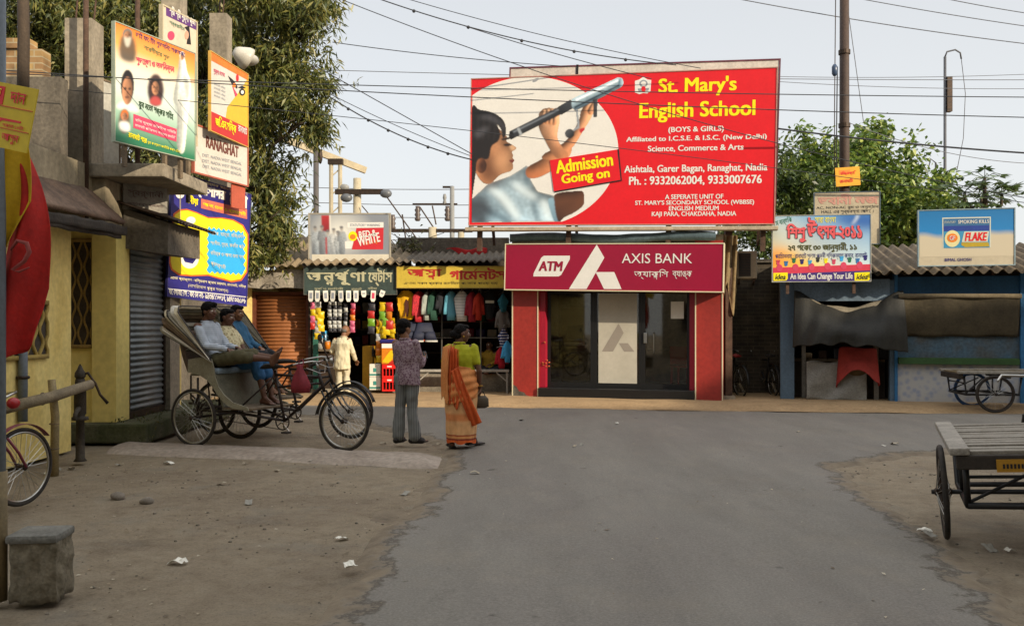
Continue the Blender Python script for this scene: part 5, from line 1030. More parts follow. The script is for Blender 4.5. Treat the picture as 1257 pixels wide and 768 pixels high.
# drain pipes and long rusty pipe
t = thing('drain_pipe', 'grey drain pipe running down the yellow wall behind the bicycle', 'pipe', (-5.54, 10.15, 0)); MB().tube([(0, 0, .5), (0, 0, 1.75)], .05, 12).build('pipe', PIPEG, t, True); m = MB(); m.torus((0, 0, 1.0), .055, .02, 'z', 16, 6); m.torus((0, 0, 1.7), .055, .02, 'z', 16, 6); m.build('collar', STEEL, t)
t = thing('rusty_pole', 'thin rusty iron pole rising past the raw concrete post into the tree', 'pole', (-5.62, 11.82, 3.0)); MB().tube([(0, 0, 0), (0, 0, 4.2)], .035, 10).build('shaft', RUST, t, True); MB().tube([(0, 0, 4.2), (0, 0, 4.26)], .045, 10).build('cap', RUST, t)
t = thing('rusty_pole', 'rusty iron pole standing above the orange and green poster', 'pole', (gx(158, 12.6), 12.9, 3.6)); MB().tube([(0, 0, 0), (.0, 0, 3.6)], .035, 10).build('shaft', RUST, t, True); MB().tube([(0, 0, 3.6), (0, 0, 3.66)], .045, 10).build('cap', RUST, t)
# street lamp on the concrete post
t = thing('street_lamp', 'bowl shaped street lamp head on an arm from the raw concrete post', 'street lamp', (-4.98, 15.85, 6.0))
MB().tube([(-.05, 0, 0), (.1, -.1, .08), (.22, -.3, .22)], .025, 8).build('arm', RUST, t, True)
LM = Matrix.Translation((.34, -.42, .22)) @ Matrix.Rotation(R(-62), 4, 'Y') @ Matrix.Rotation(R(35), 4, 'X')
MB().lathe([(.06, .16), (.10, .12), (.19, -.05), (.2, -.12)], (0, 0, 0), 22, M4=LM).build('lamp_shade', M('lamp_white_enamel', '#bdb9ae', .4, .15, 6, .05), t, True); MB().ell(LM @ Vector((0, 0, -.12)), (.17, .17, .1), 16).build('lamp_glass', M('lamp_frosted', '#a9a79f', .3, .1, 4, 0), t, True)
# ---- posters on the left
pw = Sign('white_board', 'blank white board with timber top leaning above the yellow building', 'board', (gx(107, 12.5), 12.55), (gx(146, 13.1), 13.1), gz(195, 12.5), gz(92, 12.5), M('white_tin', '#b9b6ab', .7, .2, 2, .1), .04, frame=TIMB, fw=.03); pw.done()
# orange, white and green poster
P1 = Sign('political_poster', 'orange white and green Bengali poster with three oval portraits and white standing figure', 'poster', (gx(141, 11.0), 11.0), (gx(239, 12.3), 12.3), 3.85, 5.31, M('poster_pale', '#bcc3b4', .5, .1, 2, 0), .04, [(140, 26), (239.5, 63), (238, 197), (143, 175)], (0, 0, 3.84), M('poster_edge', '#9aa28e', .6, .1, 5, 0), .012)
OR1, OR2 = M('poster_orange', '#d87a22', .5, .15, 3, 0, col2='#c9601a'), M('poster_peach', '#d5a268', .5, .12, 3, 0)
q1 = Painter(P1, 540, 98, 920, 756, 170, 260, '#c9cfc2')
g_ = (q1.Y-98-(q1.X-540)*.385)/(574-(q1.X-540)*.12); c_ = [np.array(hexc(h)) for h in ('#d9701c', '#e0a050', '#d5cbb8', '#c3ccc4', '#8fb09a', '#1f6b4a')]; st_ = [0, .18, .34, .55, .74, .95]
for k in range(5):
    w_ = np.clip((g_-st_[k])/(st_[k+1]-st_[k]), 0, 1)[..., None]; sel = ((g_ >= st_[k]) & (g_ <= st_[k+1] if k < 4 else g_ >= st_[k]))[..., None]; q1.im = np.where(sel, c_[k]*(1-w_)+c_[k+1]*w_, q1.im)
def pface(Q, cx, cy, rx, ry, skin='#9a6b4c', hair='#17110f', beard=None):
    Q.put(Q.ell(cx, cy-ry*.2, rx*1.12, ry), hair, soft=1); Q.put(Q.ell(cx, cy+ry*.1, rx*.9, ry*.86), skin, None, (1, 0), .6, (1, -.3), 4, 1)
    for s_ in (-1, 1): Q.put(Q.ell(cx+s_*rx*.38, cy-ry*.02, rx*.24, ry*.09), '#20130f', soft=1, op=.9)
    Q.put(Q.ell(cx+rx*.05, cy+ry*.25, rx*.2, ry*.18), '#70462f', soft=1.5, op=.7); Q.put(Q.ell(cx, cy+ry*.5, rx*.4, ry*.08), '#4a2a20', soft=1, op=.8)
    if beard: Q.put(Q.mask([(cx-rx*.8, cy+ry*.35), (cx, cy+ry*.5), (cx+rx*.8, cy+ry*.35), (cx+rx*.5, cy+ry*1.7), (cx, cy+ry*2.1), (cx-rx*.5, cy+ry*1.7)]), beard, None, soft=2)
q1.put(q1.mask([(570, 170), (628, 180), (634, 290), (566, 276)]), '#4d453b', '#2f2a25', (0, 1), soft=3, op=.9); pface(q1, 598, 164, 20, 28, '#8f6448', '#6d675f', '#b9b4a4')
q1.put(q1.mask([(556, 520), (575, 488), (628, 496), (652, 535)]), '#d5d6cf', None, soft=2); pface(q1, 601, 428, 27, 78)
q1.put(q1.ell(732, 428, 38, 78), '#3f2a26', '#241a18', (0, 1), soft=2); pface(q1, 731, 416, 19, 38); q1.put(q1.mask([(704, 480), (722, 460), (742, 462), (760, 486), (748, 503), (714, 500)]), '#a8413f', None, soft=2)
q1.put(q1.ell(590, 580, 26, 58), '#5c5342', None, soft=2); pface(q1, 590, 556, 15, 24, '#8f6448', '#c9641c'); q1.put(q1.mask([(570, 584), (610, 588), (612, 626), (572, 620)]), '#d8d8d2', None, soft=2)
q1.put(q1.mask([(846, 272), (868, 264), (880, 330), (898, 400), (882, 560), (864, 716), (832, 692), (834, 520), (816, 470), (836, 340)]), '#dcdcd4', '#b3b7ae', (.3, 1), .6, (-1, -.2), 5, 1.2, 1, .2, .06); pface(q1, 858, 258, 11, 20, '#a37552', '#e0ddd4')
for q in ([(818, 440), (836, 400), (834, 530), (822, 512)], [(866, 350), (894, 400), (880, 480), (870, 410)], [(846, 430), (858, 560), (852, 700), (844, 560)]): q1.put(q1.mask(q), '#8f958f', None, soft=2, op=.7)
q1.done(1, 'printed_portraits', 0)
P1.poly([(630, 545), (830, 612), (828, 672), (630, 610)], PINK, 3, 'pink_band')
def slant(S, body, p0, p1, h, mat, k=4, bold=.01):
    """text along a sloping photo line p0 -> p1"""
    a, b = S.P(*p0), S.P(*p1); v, f = glyphs(body, bold); xs = [p[0] for p in v]; ys = [p[1] for p in v]; mx0 = min(xs); my0 = min(ys); w = max(xs)-mx0; hh = max(ys)-my0
    d = Vector((b[0]-a[0], b[1]-a[1])); L = d.length; d /= L; q = Vector((-d.y, d.x)); H = h
    y = -.0005-.002*k-.0015
    S.mb('lettering', mat, k).add([(a[0]+d.x*(p[0]-mx0)/w*L+q.x*(p[1]-my0)/hh*H, y-p[2], a[1]+d.y*(p[0]-mx0)/w*L+q.y*(p[1]-my0)/hh*H) for p in v], f)
slant(P1, 'ভাই ফোঁটা শুভদিনে সকলকে', (634, 178), (870, 270), .10, NAVY); slant(P1, 'শারদীয়ার শুভ', (674, 238), (796, 288), .09, GREENP); slant(P1, 'শুভেচ্ছা ও অভিনন্দন', (640, 310), (820, 350), .13, PINK, 4, .03); slant(P1, 'যুব নেতা শঙ্কর সিংহ', (652, 520), (812, 578), .13, M('dark_green_lettering', '#22401c', .6, .1, 5, 0), 4, .03)
slant(P1, 'বিনা মূল্যে চিকিৎসা শিবির', (636, 582), (824, 640), .05, WHITE); slant(P1, 'রানাঘাট পৌরসভা অঞ্চল কমিটি', (636, 606), (824, 664), .05, WHITE); slant(P1, 'রানাঘাট শহর', (606, 655), (690, 684), .09, YEL, 4, .03); slant(P1, 'যুব কংগ্রেস কমিটির পক্ষ হইতে', (694, 684), (846, 728), .05, YEL)
e = P1.done()
def legs(e, W_, zs, y=.06, r=.025):
    m = MB()
    for x in (W_*.15, W_*.85): m.bar((x, y, zs[0]), (x, y, zs[1]), r*2)
    m.build('support_post', TIMB, e)
legs(e, P1.W, (-.28, 1.2))
P2 = Sign('festival_poster', 'tall cream and purple Bengali poster rising behind the orange and green one', 'poster', (gx(200, 13.0), 13.0), (gx(241, 13.75), 13.75), 4.35, 6.22, M('poster_cream', '#c9b9a2', .5, .1, 2, 0), .05, [(201, 5), (241, 30), (241, 215), (200, 200)], (0, 0, 3.84), M('poster_edge2', '#b9ad90', .6, .1, 5, 0), .02)
P2.poly([(786, 18), (928, 104), (928, 158), (786, 76)], M('poster_purple', '#5a3170', .5, .1, 4, 0), 1); slant(P2, 'শ্রী শ্রী দুর্গা পূজা', (800, 78), (920, 146), .16, WHITE, 3, .03); P2.oval(808, 190, 16, 26, PINK, 2); P2.poly([(870, 140), (892, 132), (900, 240), (880, 236), (888, 170)], HAIR_P, 2); P2.oval(880, 185, 9, 24, M('poster_skin', '#c99b80', .5, .1, 5, 0), 3); slant(P2, 'সর্বজনীন', (800, 130), (870, 172), .09, GREENP, 3)
P2.poly([(780, 300), (800, 300), (930, 340), (930, 770), (780, 740)], M('poster_teal', '#6f9a90', .5, .12, 3, 0), 1)
e = P2.done(); legs(e, P2.W, (-.9, 1.4))
P3 = Sign('festival_poster', 'small poster with printed eyes, orange top and red bottom beside the lamp', 'poster', (gx(258.5, 14.0), 14.0), (gx(304, 15.3), 15.3), 4.63, 5.86, M('poster_white', '#c6c2b8', .5, .08, 3, 0), .03, [(259, 62), (304.5, 90), (304, 178), (258, 159)], (130, 0, 5.905), M('poster_edge3', '#c9a04a', .6, .1, 5, 0), .012)
P3.poly([(762, 368), (1032, 520), (1030, 572), (762, 430)], OR1, 1); P3.poly([(880, 768), (980, 640), (1030, 560), (1030, 940), (860, 900)], M('poster_yellow', '#d3ac2e', .5, .1, 3, 0), 1); P3.zm = (0, 0, 3.84)
P3.poly([(992, 520), (1170, 596), (1168, 683), (992, 612)], M('poster_red', '#b52a26', .5, .08, 3, 0), 2); slant(P3, 'জি.এন.সিল্ক', (1012, 602), (1112, 636), .22, YEL, 4, .04); slant(P3, 'রানাঘাট', (1120, 610), (1162, 630), .14, WHITE, 4, .02)
P3.poly([(1076, 352), (1100, 372), (1120, 402), (1118, 412), (1094, 392)], BLACKP, 3, 'printed_eye'); P3.poly([(1122, 406), (1142, 398), (1160, 408), (1142, 412)], BLACKP, 3, 'printed_eye'); P3.oval(1142, 428, 14, 16, HAIR_P, 3, 'printed_eye'); P3.oval(1142, 428, 7, 9, WHITE, 4, 'printed_eye'); P3.oval(1120, 362, 6, 18, RED, 3); P3.oval(1104, 396, 7, 10, ORANGE, 4); P3.poly([(1096, 400), (1120, 440), (1110, 450)], PINK, 3)
slant(P3, 'দুর্গোৎসব', (1008, 345), (1060, 366), .09, PINK, 3, .02)
for i in range(4): slant(P3, 'রানাঘাট নদীয়া', (1008, 396+i*18), (1062, 418+i*18), .045, GREYP, 3)
e = P3.done(); legs(e, P3.W, (.05, 1.0))
P4 = Sign('town_board', 'white board reading RANAGHAT with faint lines and red rim', 'sign', (gx(238.5, 13.9), 13.9), (gx(303.5, 15.3), 15.3), 3.97, 4.69, M('town_white', '#c4beb3', .5, .08, 3, 0), .03, [(239.5, 153), (304, 180), (304, 231), (238, 209)], (0, 0, 3.84), M('town_red_rim', '#a85a45', .6, .15, 5, 0), .025)
slant(P4, 'RANAGHAT', (972, 694), (1126, 756), .19, M('town_brown_lettering', '#6b3a30', .6, .1, 5, 0), 2, .05); P4.zm = (0, 180, 3.84)
slant(P4, 'WELCOME TO', (1030, -36), (1100, -10), .035, GREYP, 2)
for i in range(3): slant(P4, 'DIST. NADIA WEST BENGAL', (954, 44+i*26), (1140, 100+i*26), .05, GREYP, 2)
e = P4.done(); legs(e, P4.W, (.05, .6)); MB().box((P4.W*.72, .032, -.42), (P4.W-.01, .05, -.03)).build('lower_red_board', M('faded_red_board', '#b5573f', .6, .2, 4, .05), e)
# the big blue fair banner
P5 = Sign('fair_banner', 'large blue and yellow Bengali fair banner hanging behind the rickshaws', 'banner', (gx(205, 13.85), 13.85), (gx(302, 15.6), 15.6), 2.04, 3.99, M('banner_blue', '#221f6a', .5, .15, 2, 0, col2='#2d2a7a'), .03, [(208, 207), (302.5, 240), (296, 376), (202.5, 363)], (195, 200, 4.27), M('banner_rim', '#3c3a78', .6, .1, 5, 0), .012, roll=R(3.6))
slant(P5, 'পঞ্চদশ বার্ষিক পরিচিতি সমাবেশ', (132, 84), (442, 176), .07, CREAM, 3, .02); slant(P5, 'িবদ্যাসাগর', (128, 160), (330, 216), .27, WHITE, 3, .08); slant(P5, 'েমলা', (348, 220), (442, 246), .22, WHITE, 3, .08); slant(P5, 'নদীয়া', (126, 214), (188, 228), .16, YEL, 3, .05)
P5.oval(94, 143, 26, 38, WHITE, 2, 'emblem'); P5.oval(94, 140, 12, 20, NAVY, 3, 'emblem'); P5.poly([(204, 184), (440, 248), (440, 300), (204, 236)], M('banner_pink', '#c96a55', .5, .1, 4, 0), 2); slant(P5, 'আলোচনা ও প্রদর্শনী', (212, 228), (432, 290), .09, YEL, 3, .02)
yo = [(60, 262), (90, 240), (130, 238), (180, 256), (240, 285), (310, 288), (370, 300), (420, 330), (446, 380), (446, 440), (440, 580), (410, 622), (360, 630), (300, 612), (240, 594), (150, 596), (90, 590), (50, 560), (40, 520), (46, 420)]
P5.poly([(x, y) for x, y in yo], M('banner_orange', '#d9641c', .5, .08, 3, 0), 2); P5.poly([(x+(245-x)*.035, y+(430-y)*.045) for x, y in yo], M('banner_yellow', '#e6d21a', .5, .06, 3, 0), 3)
jag = [(244+(i/14)*176, 340+(i/14)*28+(9 if i % 2 else -5)) for i in range(15)]+[(424+(6 if i % 2 else -6), 378+i*20) for i in range(11)]+[(420-(i/14)*186, 588-(i/14)*14+(8 if i % 2 else -6)) for i in range(15)]+[(236+(7 if i % 2 else -3), 560-i*20) for i in range(11)]
P5.poly(jag, SKYP, 4)
for i, s_ in enumerate(('নাটক, যাত্রা, বিজ্ঞান', 'সংগীত, নৃত্য, কবিতা পাঠ', 'বিতর্ক ও আলোচনা সভা', 'প্রদর্শনী')): slant(P5, s_, (250, 386+i*52), (250+(170 if i < 3 else 75), 408+i*54), .10, CREAM, 6, .01)
P5.oval(145, 505, 46, 50, WHITE, 4, 'portrait'); P5.oval(145, 480, 40, 36, NAVY, 5, 'portrait'); P5.poly([(110, 500), (160, 488), (182, 500), (160, 530), (120, 520)], NAVY, 5, 'portrait'); P5.oval(150, 300, 24, 20, WHITE, 4, 'portrait')
slant(P5, 'মেলা প্রাঙ্গণ : বিশ্বনাথ ক্লাব ময়দান, রানাঘাট, নদীয়া', (46, 612), (430, 664), .07, CREAM, 3, .02); slant(P5, '(নাসিরাবাগ পুকুর সংলগ্ন)', (138, 656), (340, 686), .08, CREAM, 3, .01); P5.poly([(36, 656), (430, 704), (430, 708), (36, 660)], WHITE, 3)
slant(P5, 'যোগাযোগ : ফোন নং- ৯৪৩৪৫৫৬৬১৭, ৯৪৭৫০০৮১৬৮', (38, 692), (428, 744), .11, WHITE, 3, .03)
P5.done()
# small soiled sign on the upper wall
P6 = Sign('soiled_sign', 'small soiled grey white board between ledge and shutter hood', 'sign', (-5.40, 12.45), (-4.98, 12.95), 3.2, 3.56, M('soiled_white', '#8f897d', .7, .3, 3, .05), .03)
P6.L.clear(); P6.h = None
m = P6.mb('lettering', M('faded_brown_lettering', '#5d4a42', .6, .2, 5, 0), 1)
for k, s_ in enumerate(('স্বর্ণালী', 'জুয়েলার্স রানাঘাট')):
    v, f = glyphs(s_, .02); xs = [p[0] for p in v]; ys = [p[1] for p in v]; hh = (.13, .06)[k]; a0 = min(xs); b0 = min(ys); ww_ = max(xs)-a0; h0 = max(ys)-b0; z0 = (.18, .06)[k]
    m.add([(.06+(p[0]-a0)/ww_*(P6.W-.12), -.004-p[2], z0+(p[1]-b0)/h0*hh) for p in v], f)
P6.done()
# ---------------------------------------------------------------- near pole with signs and flag
np_ = thing('lamp_pole', 'thick grey painted pole at the left edge of the picture', 'pole', (-2.99, 5.2, 0))
MB().tube([(0, 0, 0), (0, 0, 4.6)], .048, 20).build('shaft', PIPEG, np_, True); MB().tube([(0, 0, 0), (0, 0, .75)], .056, 20).build('lower_sleeve', M('ochre_pole_paint', '#7a6a4a', .7, .3, 6, .2), np_, True)
wp = thing('timber_post', 'dark timber post rising from the roof just right of the grey pole', 'post', (-5.66, 10.35, 3.3)); MB().tube([(0, 0, 0), (.02, 0, 1.6), (.0, 0, 3.2)], [.07, .065, .06], 10).build('shaft', M('dark_timber', '#4a3d30', .85, .35, 6, .3, streak=.2), wp, True); MB().torus((.01, 0, 1.0), .075, .008, 'z', 20, 6).build('wire_tie', STEEL, wp)
ys_ = Sign('notice_board', 'tilted yellow tin notice with red Bengali print wired to the grey pole', 'sign', (-3.15, 5.13), (-2.70, 5.0), 2.66, 3.02, M('notice_yellow', '#cdb312', .5, .1, 3, 0), .008, [(-6, 91), (57, 109), (46, 173), (-18, 155)], (0, 0, 3.84), roll=R(13))
# layout in the board's own plane
def loc_rect(S, u0, v0, u1, v1, mat, k, name='printed_area'): S.poly([(u0*S.W, v0*S.H), (u1*S.W, v0*S.H), (u1*S.W, v1*S.H), (u0*S.W, v1*S.H)], mat, k, name, px=False)
def loc_text(S, body, u0, v0, u1, v1, mat, k, bold=.03):
    v, f = glyphs(body, bold); xs = [p[0] for p in v]; ys = [p[1] for p in v]; a0 = min(xs); b0 = min(ys); w = max(xs)-a0; h = max(ys)-b0
    S.mb('lettering', mat, k).add([((u0+(p[0]-a0)/w*(u1-u0))*S.W, -.002-.002*k-p[2], (v0+(p[1]-b0)/h*(v1-v0))*S.H) for p in v], f)
loc_rect(ys_, .03, .66, .52, .94, RED, 1); loc_text(ys_, 'রক্ত', .2, .72, .48, .9, YEL, 2); loc_text(ys_, 'দান', .62, .72, .86, .9, RED, 2); loc_rect(ys_, .03, .06, .42, .28, RED, 1); loc_text(ys_, 'শিবির', .12, .09, .38, .25, YEL, 2); loc_text(ys_, 'আসুন', .6, .08, .86, .24, RED, 2)
ys_.poly([(.22*ys_.W, .62*ys_.H), (.26*ys_.W, .62*ys_.H), (.52*ys_.W, .46*ys_.H), (.84*ys_.W, .46*ys_.H), (.84*ys_.W, .43*ys_.H), (.56*ys_.W, .42*ys_.H), (.44*ys_.W, .32*ys_.H), (.41*ys_.W, .33*ys_.H), (.46*ys_.W, .44*ys_.H)], RED, 1, px=False)
loc_text(ys_, 'সকাল ১০টা', .58, .33, .9, .40, RED, 2); loc_rect(ys_, .02, .64, .98, .65, RED, 2); loc_rect(ys_, .02, .30, .98, .31, RED, 2)
ys_.done()
# flag: yellow upper field, red hanging folds
fg = thing('hanging_flag', 'limp red flag with yellow upper corner hanging from the grey pole', 'flag', (-2.94, 5.25, 0))
def flagf(u, v):
    z = 2.68-v*(.35+.75*min(1, 1.15-u*.75)) if True else 0
    xl = .0+.05*math.sin(v*5); wv = .09+.205*min(1, v*1.2)**.9
    if v > .72: wv *= 1-(v-.72)*1.9*(.55)
    return (xl+u*wv-.05, .035*math.sin(u*7+v*3)+.05*u, 2.70-v*1.18-(.0 if v < .7 else (v-.7)*.9*(1-u)*.9)+(.04*math.sin(u*5)))
fr_ = M('flag_red', '#bd2018', .75, .2, 5, .2, col2='#981812'); fyel = M('flag_yellow', '#c9a516', .75, .15, 5, .2)
MB().grid(flagf, 24, 50, .004).build('red_field', fr_, fg, True)
MB().grid(lambda u, v: ((-.05+u*(.15+.06*v*(1-v)*4*.5)*(1 if v < .55 else (1-(v-.55)*1.6)), -.02-.03*math.sin(u*5+v*2), 2.70-.62*v-.04*u), )[0], 18, 20, .004).build('yellow_field', fyel, fg, True)
m = MB()
for i in range(14):
    a = R(40+i*17)
m.tube([(.03, -.05, 2.03), (.07, -.052, 2.085), (.125, -.052, 2.07), (.14, -.052, 2.02), (.11, -.052, 1.965), (.04, -.052, 1.915), (.08, -.052, 1.905), (.14, -.052, 1.93)], [.006, .012, .014, .014, .012, .009, .008, .004], 6); m.build('faded_emblem', M('faded_white_print', '#94453f', .8, .2, 6, 0), fg, True)
# foreground masonry block
blk = thing('masonry_block', 'worn brick and cement block standing by the foot of the grey pole', 'block', (-2.78, 5.3, 0), .1)
bm = bmesh.new(); bmesh.ops.create_cube(bm, size=1); bmesh.ops.subdivide_edges(bm, edges=bm.edges[:], cuts=9, use_grid_fill=True)
for v in bm.verts:
    n_ = noise.noise(v.co*4)*.03+noise.noise(v.co*11)*.012; v.co = Vector((v.co.x*.26, v.co.y*.26, v.co.z*.36+.17))*(1+0)+v.co.normalized()*n_
bm.verts.index_update(); mb_ = MB(); mb_.add([v.co.copy() for v in bm.verts], [[v.index for v in f.verts] for f in bm.faces]); bm.free()
mb_.build('block', M('worn_masonry', '#7d7462', .95, .4, 5, .6, col2='#57503f'), blk, True); MB().bbox((-.15, -.145, .335), (.14, .14, .385), .02).build('cement_cap', M('grey_cement_cap', '#77756d', .9, .3, 6, .4), blk)
# ---------------------------------------------------------------- hand pump, bamboo rail
hp = thing('hand_pump', 'old rusty iron hand pump with curved handle beside the yellow wall', 'hand pump', (-5.06, 10.5, 0), .2); hp.scale = (.84, .84, .86)
PG = M('old_pump_iron', '#4a4238', .8, .4, 9, .3)
MB().lathe([(.09, 0), (.06, .04), (.055, .55), (.11, .56), (.11, .6), (.06, .61), (.08, .65), (.08, .98), (.13, .99), (.13, 1.03), (.07, 1.04), (.06, 1.12)], n=20).build('barrel', PG, hp, True)
MB().lathe([(.05, 1.12), (.075, 1.15), (.07, 1.2), (.04, 1.25), (.02, 1.3)], n=14).build('pump_head', PG, hp, True); MB().tube([(.0, -.06, .72), (.0, -.16, .70), (.0, -.24, .66), (0, -.26, .58)], [.035, .033, .03, .032], 10).build('spout', PG, hp, True)
MB().tube([(-.05, 0, 1.14), (.1, 0, 1.2), (.2, 0, 1.05), (.26, 0, .9), (.36, 0, .78)], [.02, .02, .018, .018, .022], 8).build('handle', STEEL, hp, True); MB().tube([(0, 0, 1.2), (0, 0, 1.32)], .012, 6).build('rod', STEEL, hp)
bp_ = thing('bamboo_post', 'upright bamboo post in the ground by the hand pump', 'post', (-4.98, 9.75, 0)); MB().tube([(0, 0, -.05), (.01, 0, .6), (-.03, .0, 1.0)], [.045, .043, .04], 12).build('shaft', BAMB, bp_, True); m = MB(); [m.torus((-.0, 0, z), .045, .008, 'z', 18, 6) for z in (.25, .52, .78)]; m.build('node_ring', TIMB, bp_)
br = thing('bamboo_rail', 'thick pale log lying across the bicycle and the bamboo post', 'log', (0, 0, 0)); MB().tube([(-5.15, 8.9, .74), (-4.9, 9.55, .83), (-4.72, 10.05, .93)], [.06, .058, .052], 14).build('log', M('pale_log', '#8d7f66', .8, .3, 8, .3), br, True); MB().torus((-4.95, 9.45, .815), .062, .008, 'x', 20, 6).build('rope_tie', TIMB, br)

# ---------------------------------------------------------------- wheels, cycles
def wheel(parent, c, Rr=.355, tyre=.02, spokes=32, hubw=.05, rimmat=None, tyremat=None, name='wheel', ry=0):
    w = MB().torus((0, 0, 0), Rr-tyre, tyre, 'y', 56, 8).build(name, tyremat or RUBBER, parent, True); w.location = c
    MB().torus((0, 0, 0), Rr-tyre*2.3, tyre*.62, 'y', 48, 6).build('rim', rimmat or CHROME, w, True)
    m = MB()
    for i in range(spokes):
        a = 2*math.pi*i/spokes; b = a+(.5 if i % 2 else -.5); s = hubw*(1 if i % 4 < 2 else -1)*.8
        m.tube([(.028*math.cos(b), s, .028*math.sin(b)), ((Rr-tyre*2.5)*math.cos(a), 0, (Rr-tyre*2.5)*math.sin(a))], .0022, 4)
    m.build('spokes', CHROME, w); MB().lathe([(.02, -hubw), (.032, -hubw*.8), (.02, -hubw*.6), (.02, hubw*.6), (.032, hubw*.8), (.02, hubw)], (0, 0, 0), 12, 'y').build('hub', STEEL, w, True)
    return w
FRM = M('dark_brown_frame', '#2d211c', .5, .25, 10, .05); FRB = M('black_bike_frame', '#191817', .45, .2, 10, .05)
HOODC = [M('cream_canvas', '#cdbf9f', .85, .25, 5, .2), M('grey_canvas', '#aaa596', .85, .25, 5, .2), M('brown_canvas', '#7f6a52', .85, .3, 5, .2), M('white_canvas', '#dad4c5', .85, .2, 5, .2)]
TIN = M('worn_grey_tin', '#8b8774', .6, .3, 5, .15, col2='#6a634f')
def make_rickshaw(label, loc, rz):
    t = thing('cycle_rickshaw', label, 'cycle rickshaw', loc, rz, 'cycle rickshaws parked by the steel shutter')
    yw = .44
    for s in (-1, 1): wheel(t, (0, s*yw, .38), .38, .021, 32, .06, CHROME if s < 0 else STEEL)
    wheel(t, (2.05, 0, .38), .38, .021, 32, .045, CHROME, None, 'front_wheel')
    m = MB(); m.tube([(0, -.5, .38), (0, .5, .38)], .016, 8)
    for s in (-1, 1):
        m.tube([(-.12, s*.3, .47), (.5, s*.28, .46), (1.13, s*.06, .36)], .018, 8); m.tube([(0, s*.3, .38), (0, s*.3, .47)], .02, 8); m.tube([(-.15, s*.36, .56), (.9, s*.36, .50)], .017, 8)
        m.tube([(.0, s*.36, .40), (.0, s*.36, .9)], .014, 8)
    m.tube([(-.12, -.3, .47), (-.12, .3, .47)], .016, 8); m.build('chassis', FRM, t, True)
    m = MB(); m.tube([(1.13, 0, .33), (.97, 0, 1.0)], .018, 8); m.tube([(1.15, 0, .36), (1.72, 0, .82)], .02, 8); m.tube([(.98, 0, .94), (1.67, 0, .93)], .017, 8); m.tube([(1.02, 0, .78), (1.70, 0, .85)], .016, 8); m.tube([(1.75, 0, .74), (1.655, 0, 1.02)], .022, 8)
    m.tube([(.98, .03, .92), (.55, .2, .5)], .012, 6); m.tube([(.98, -.03, .92), (.55, -.2, .5)], .012, 6); m.build('bicycle_frame', FRM, t, True)
    m = MB()
    for s in (-1, 1): m.tube([(1.74, s*.05, .76), (1.80, s*.055, .66), (1.93, s*.055, .48), (2.05, s*.055, .38)], .013, 8)
    m.build('fork', FRB, t, True)
    m = MB(); m.tube([(1.655, 0, 1.02), (1.63, 0, 1.12)], .016, 8); m.tube([(1.36, -.27, 1.06), (1.50, -.26, 1.10), (1.64, -.12, 1.13), (1.66, 0, 1.12), (1.64, .12, 1.13), (1.50, .26, 1.10), (1.36, .27, 1.06)], .012, 8); m.tube([(1.62, -.2, 1.05), (1.72, -.05, .98), (1.72, .05, .98), (1.62, .2, 1.05)], .006, 6); hb_ = m.build('handlebar', CHROME, t, True)
    m = MB(); [m.tube([(1.34, s*.27, 1.055), (1.46, s*.262, 1.09)], .018, 8) for s in (-1, 1)]; m.build('grip', RUBBER, hb_, True)
    m = MB(); m.loft([((.80, 0, 1.03), (0, .10, 0), (0, 0, .02)), ((.84, 0, 1.05), (0, .11, 0), (0, 0, .035)), ((.95, 0, 1.055), (0, .08, 0), (0, 0, .03)), ((1.08, 0, 1.05), (0, .03, 0), (0, 0, .022)), ((1.11, 0, 1.045), (0, .015, 0), (0, 0, .012))], 16); m.build('saddle', RUBBER, t, True)
    ch = MB().torus((1.13, -.05, .34), .105, .009, 'y', 32, 6)
    for i in range(5): ch.bar((1.13, -.05, .34), (1.13+.1*math.cos(i*1.257), -.05, .34+.1*math.sin(i*1.257)), .016, .006)
    ch.build('chainring', STEEL, t, True)
    m = MB(); m.bar((1.13, -.07, .34), (1.25, -.07, .22), .022, .014); m.bar((1.13, .07, .34), (1.01, .07, .46), .022, .014); cr = m.build('crank', CHROME, t); m = MB(); m.bbox((1.20, -.17, .20), (1.30, -.08, .225), .006); m.bbox((.96, .08, .45), (1.06, .17, .475), .006); m.build('pedal', RUBBER, cr)
    m = MB(); m.tube([(1.13, -.05, .445), (0, -.05, .43)], .005, 4); m.tube([(1.13, -.05, .236), (0.0, -.05, .33)], .005, 4); m.build('chain', STEEL, t)
    m = MB(); m.grid(lambda u, v: (2.05+.42*math.cos(R(20+150*u)), (v-.5)*.07, .38+.42*math.sin(R(20+150*u))-.012*(v-.5)**2*4), 20, 4, .004); m.build('mudguard', FRB, t, True)
    # passenger body
    side = [(-.12, 1.14), (.10, 1.17), (.27, 1.15), (.31, 1.03), (.33, .92), (.39, .79), (.48, .69), (.62, .60), (.86, .545), (.88, .50), (.62, .52), (.48, .59), (.37, .69), (.28, .80), (.19, .88), (.06, .94), (-.13, .97)]
    m = MB()
    for s in (-1, 1): m.prism(side, .02, (0, s*.40-.01, 0), (1, 0, 0), (0, 0, 1), (0, 1, 0))
    m.build('side_panel', TIN, t)
    m = MB(); m.box((-.10, -.388, .925), (.30, .388, .95)); m.add([(.30, -.388, .95), (.33, -.388, .95), (.46, -.388, .525), (.43, -.388, .525), (.30, .388, .95), (.33, .388, .95), (.46, .388, .525), (.43, .388, .525)], [(0, 1, 2, 3), (7, 6, 5, 4), (0, 4, 5, 1), (1, 5, 6, 2), (2, 6, 7, 3), (3, 7, 4, 0)]); m.build('seat_box', M('green_grey_tin', '#6d6a58', .65, .3, 5, .1), t)
    MB().bbox((.44, -.39, .50), (.92, .39, .53), .008).build('footboard', TIMB, t)
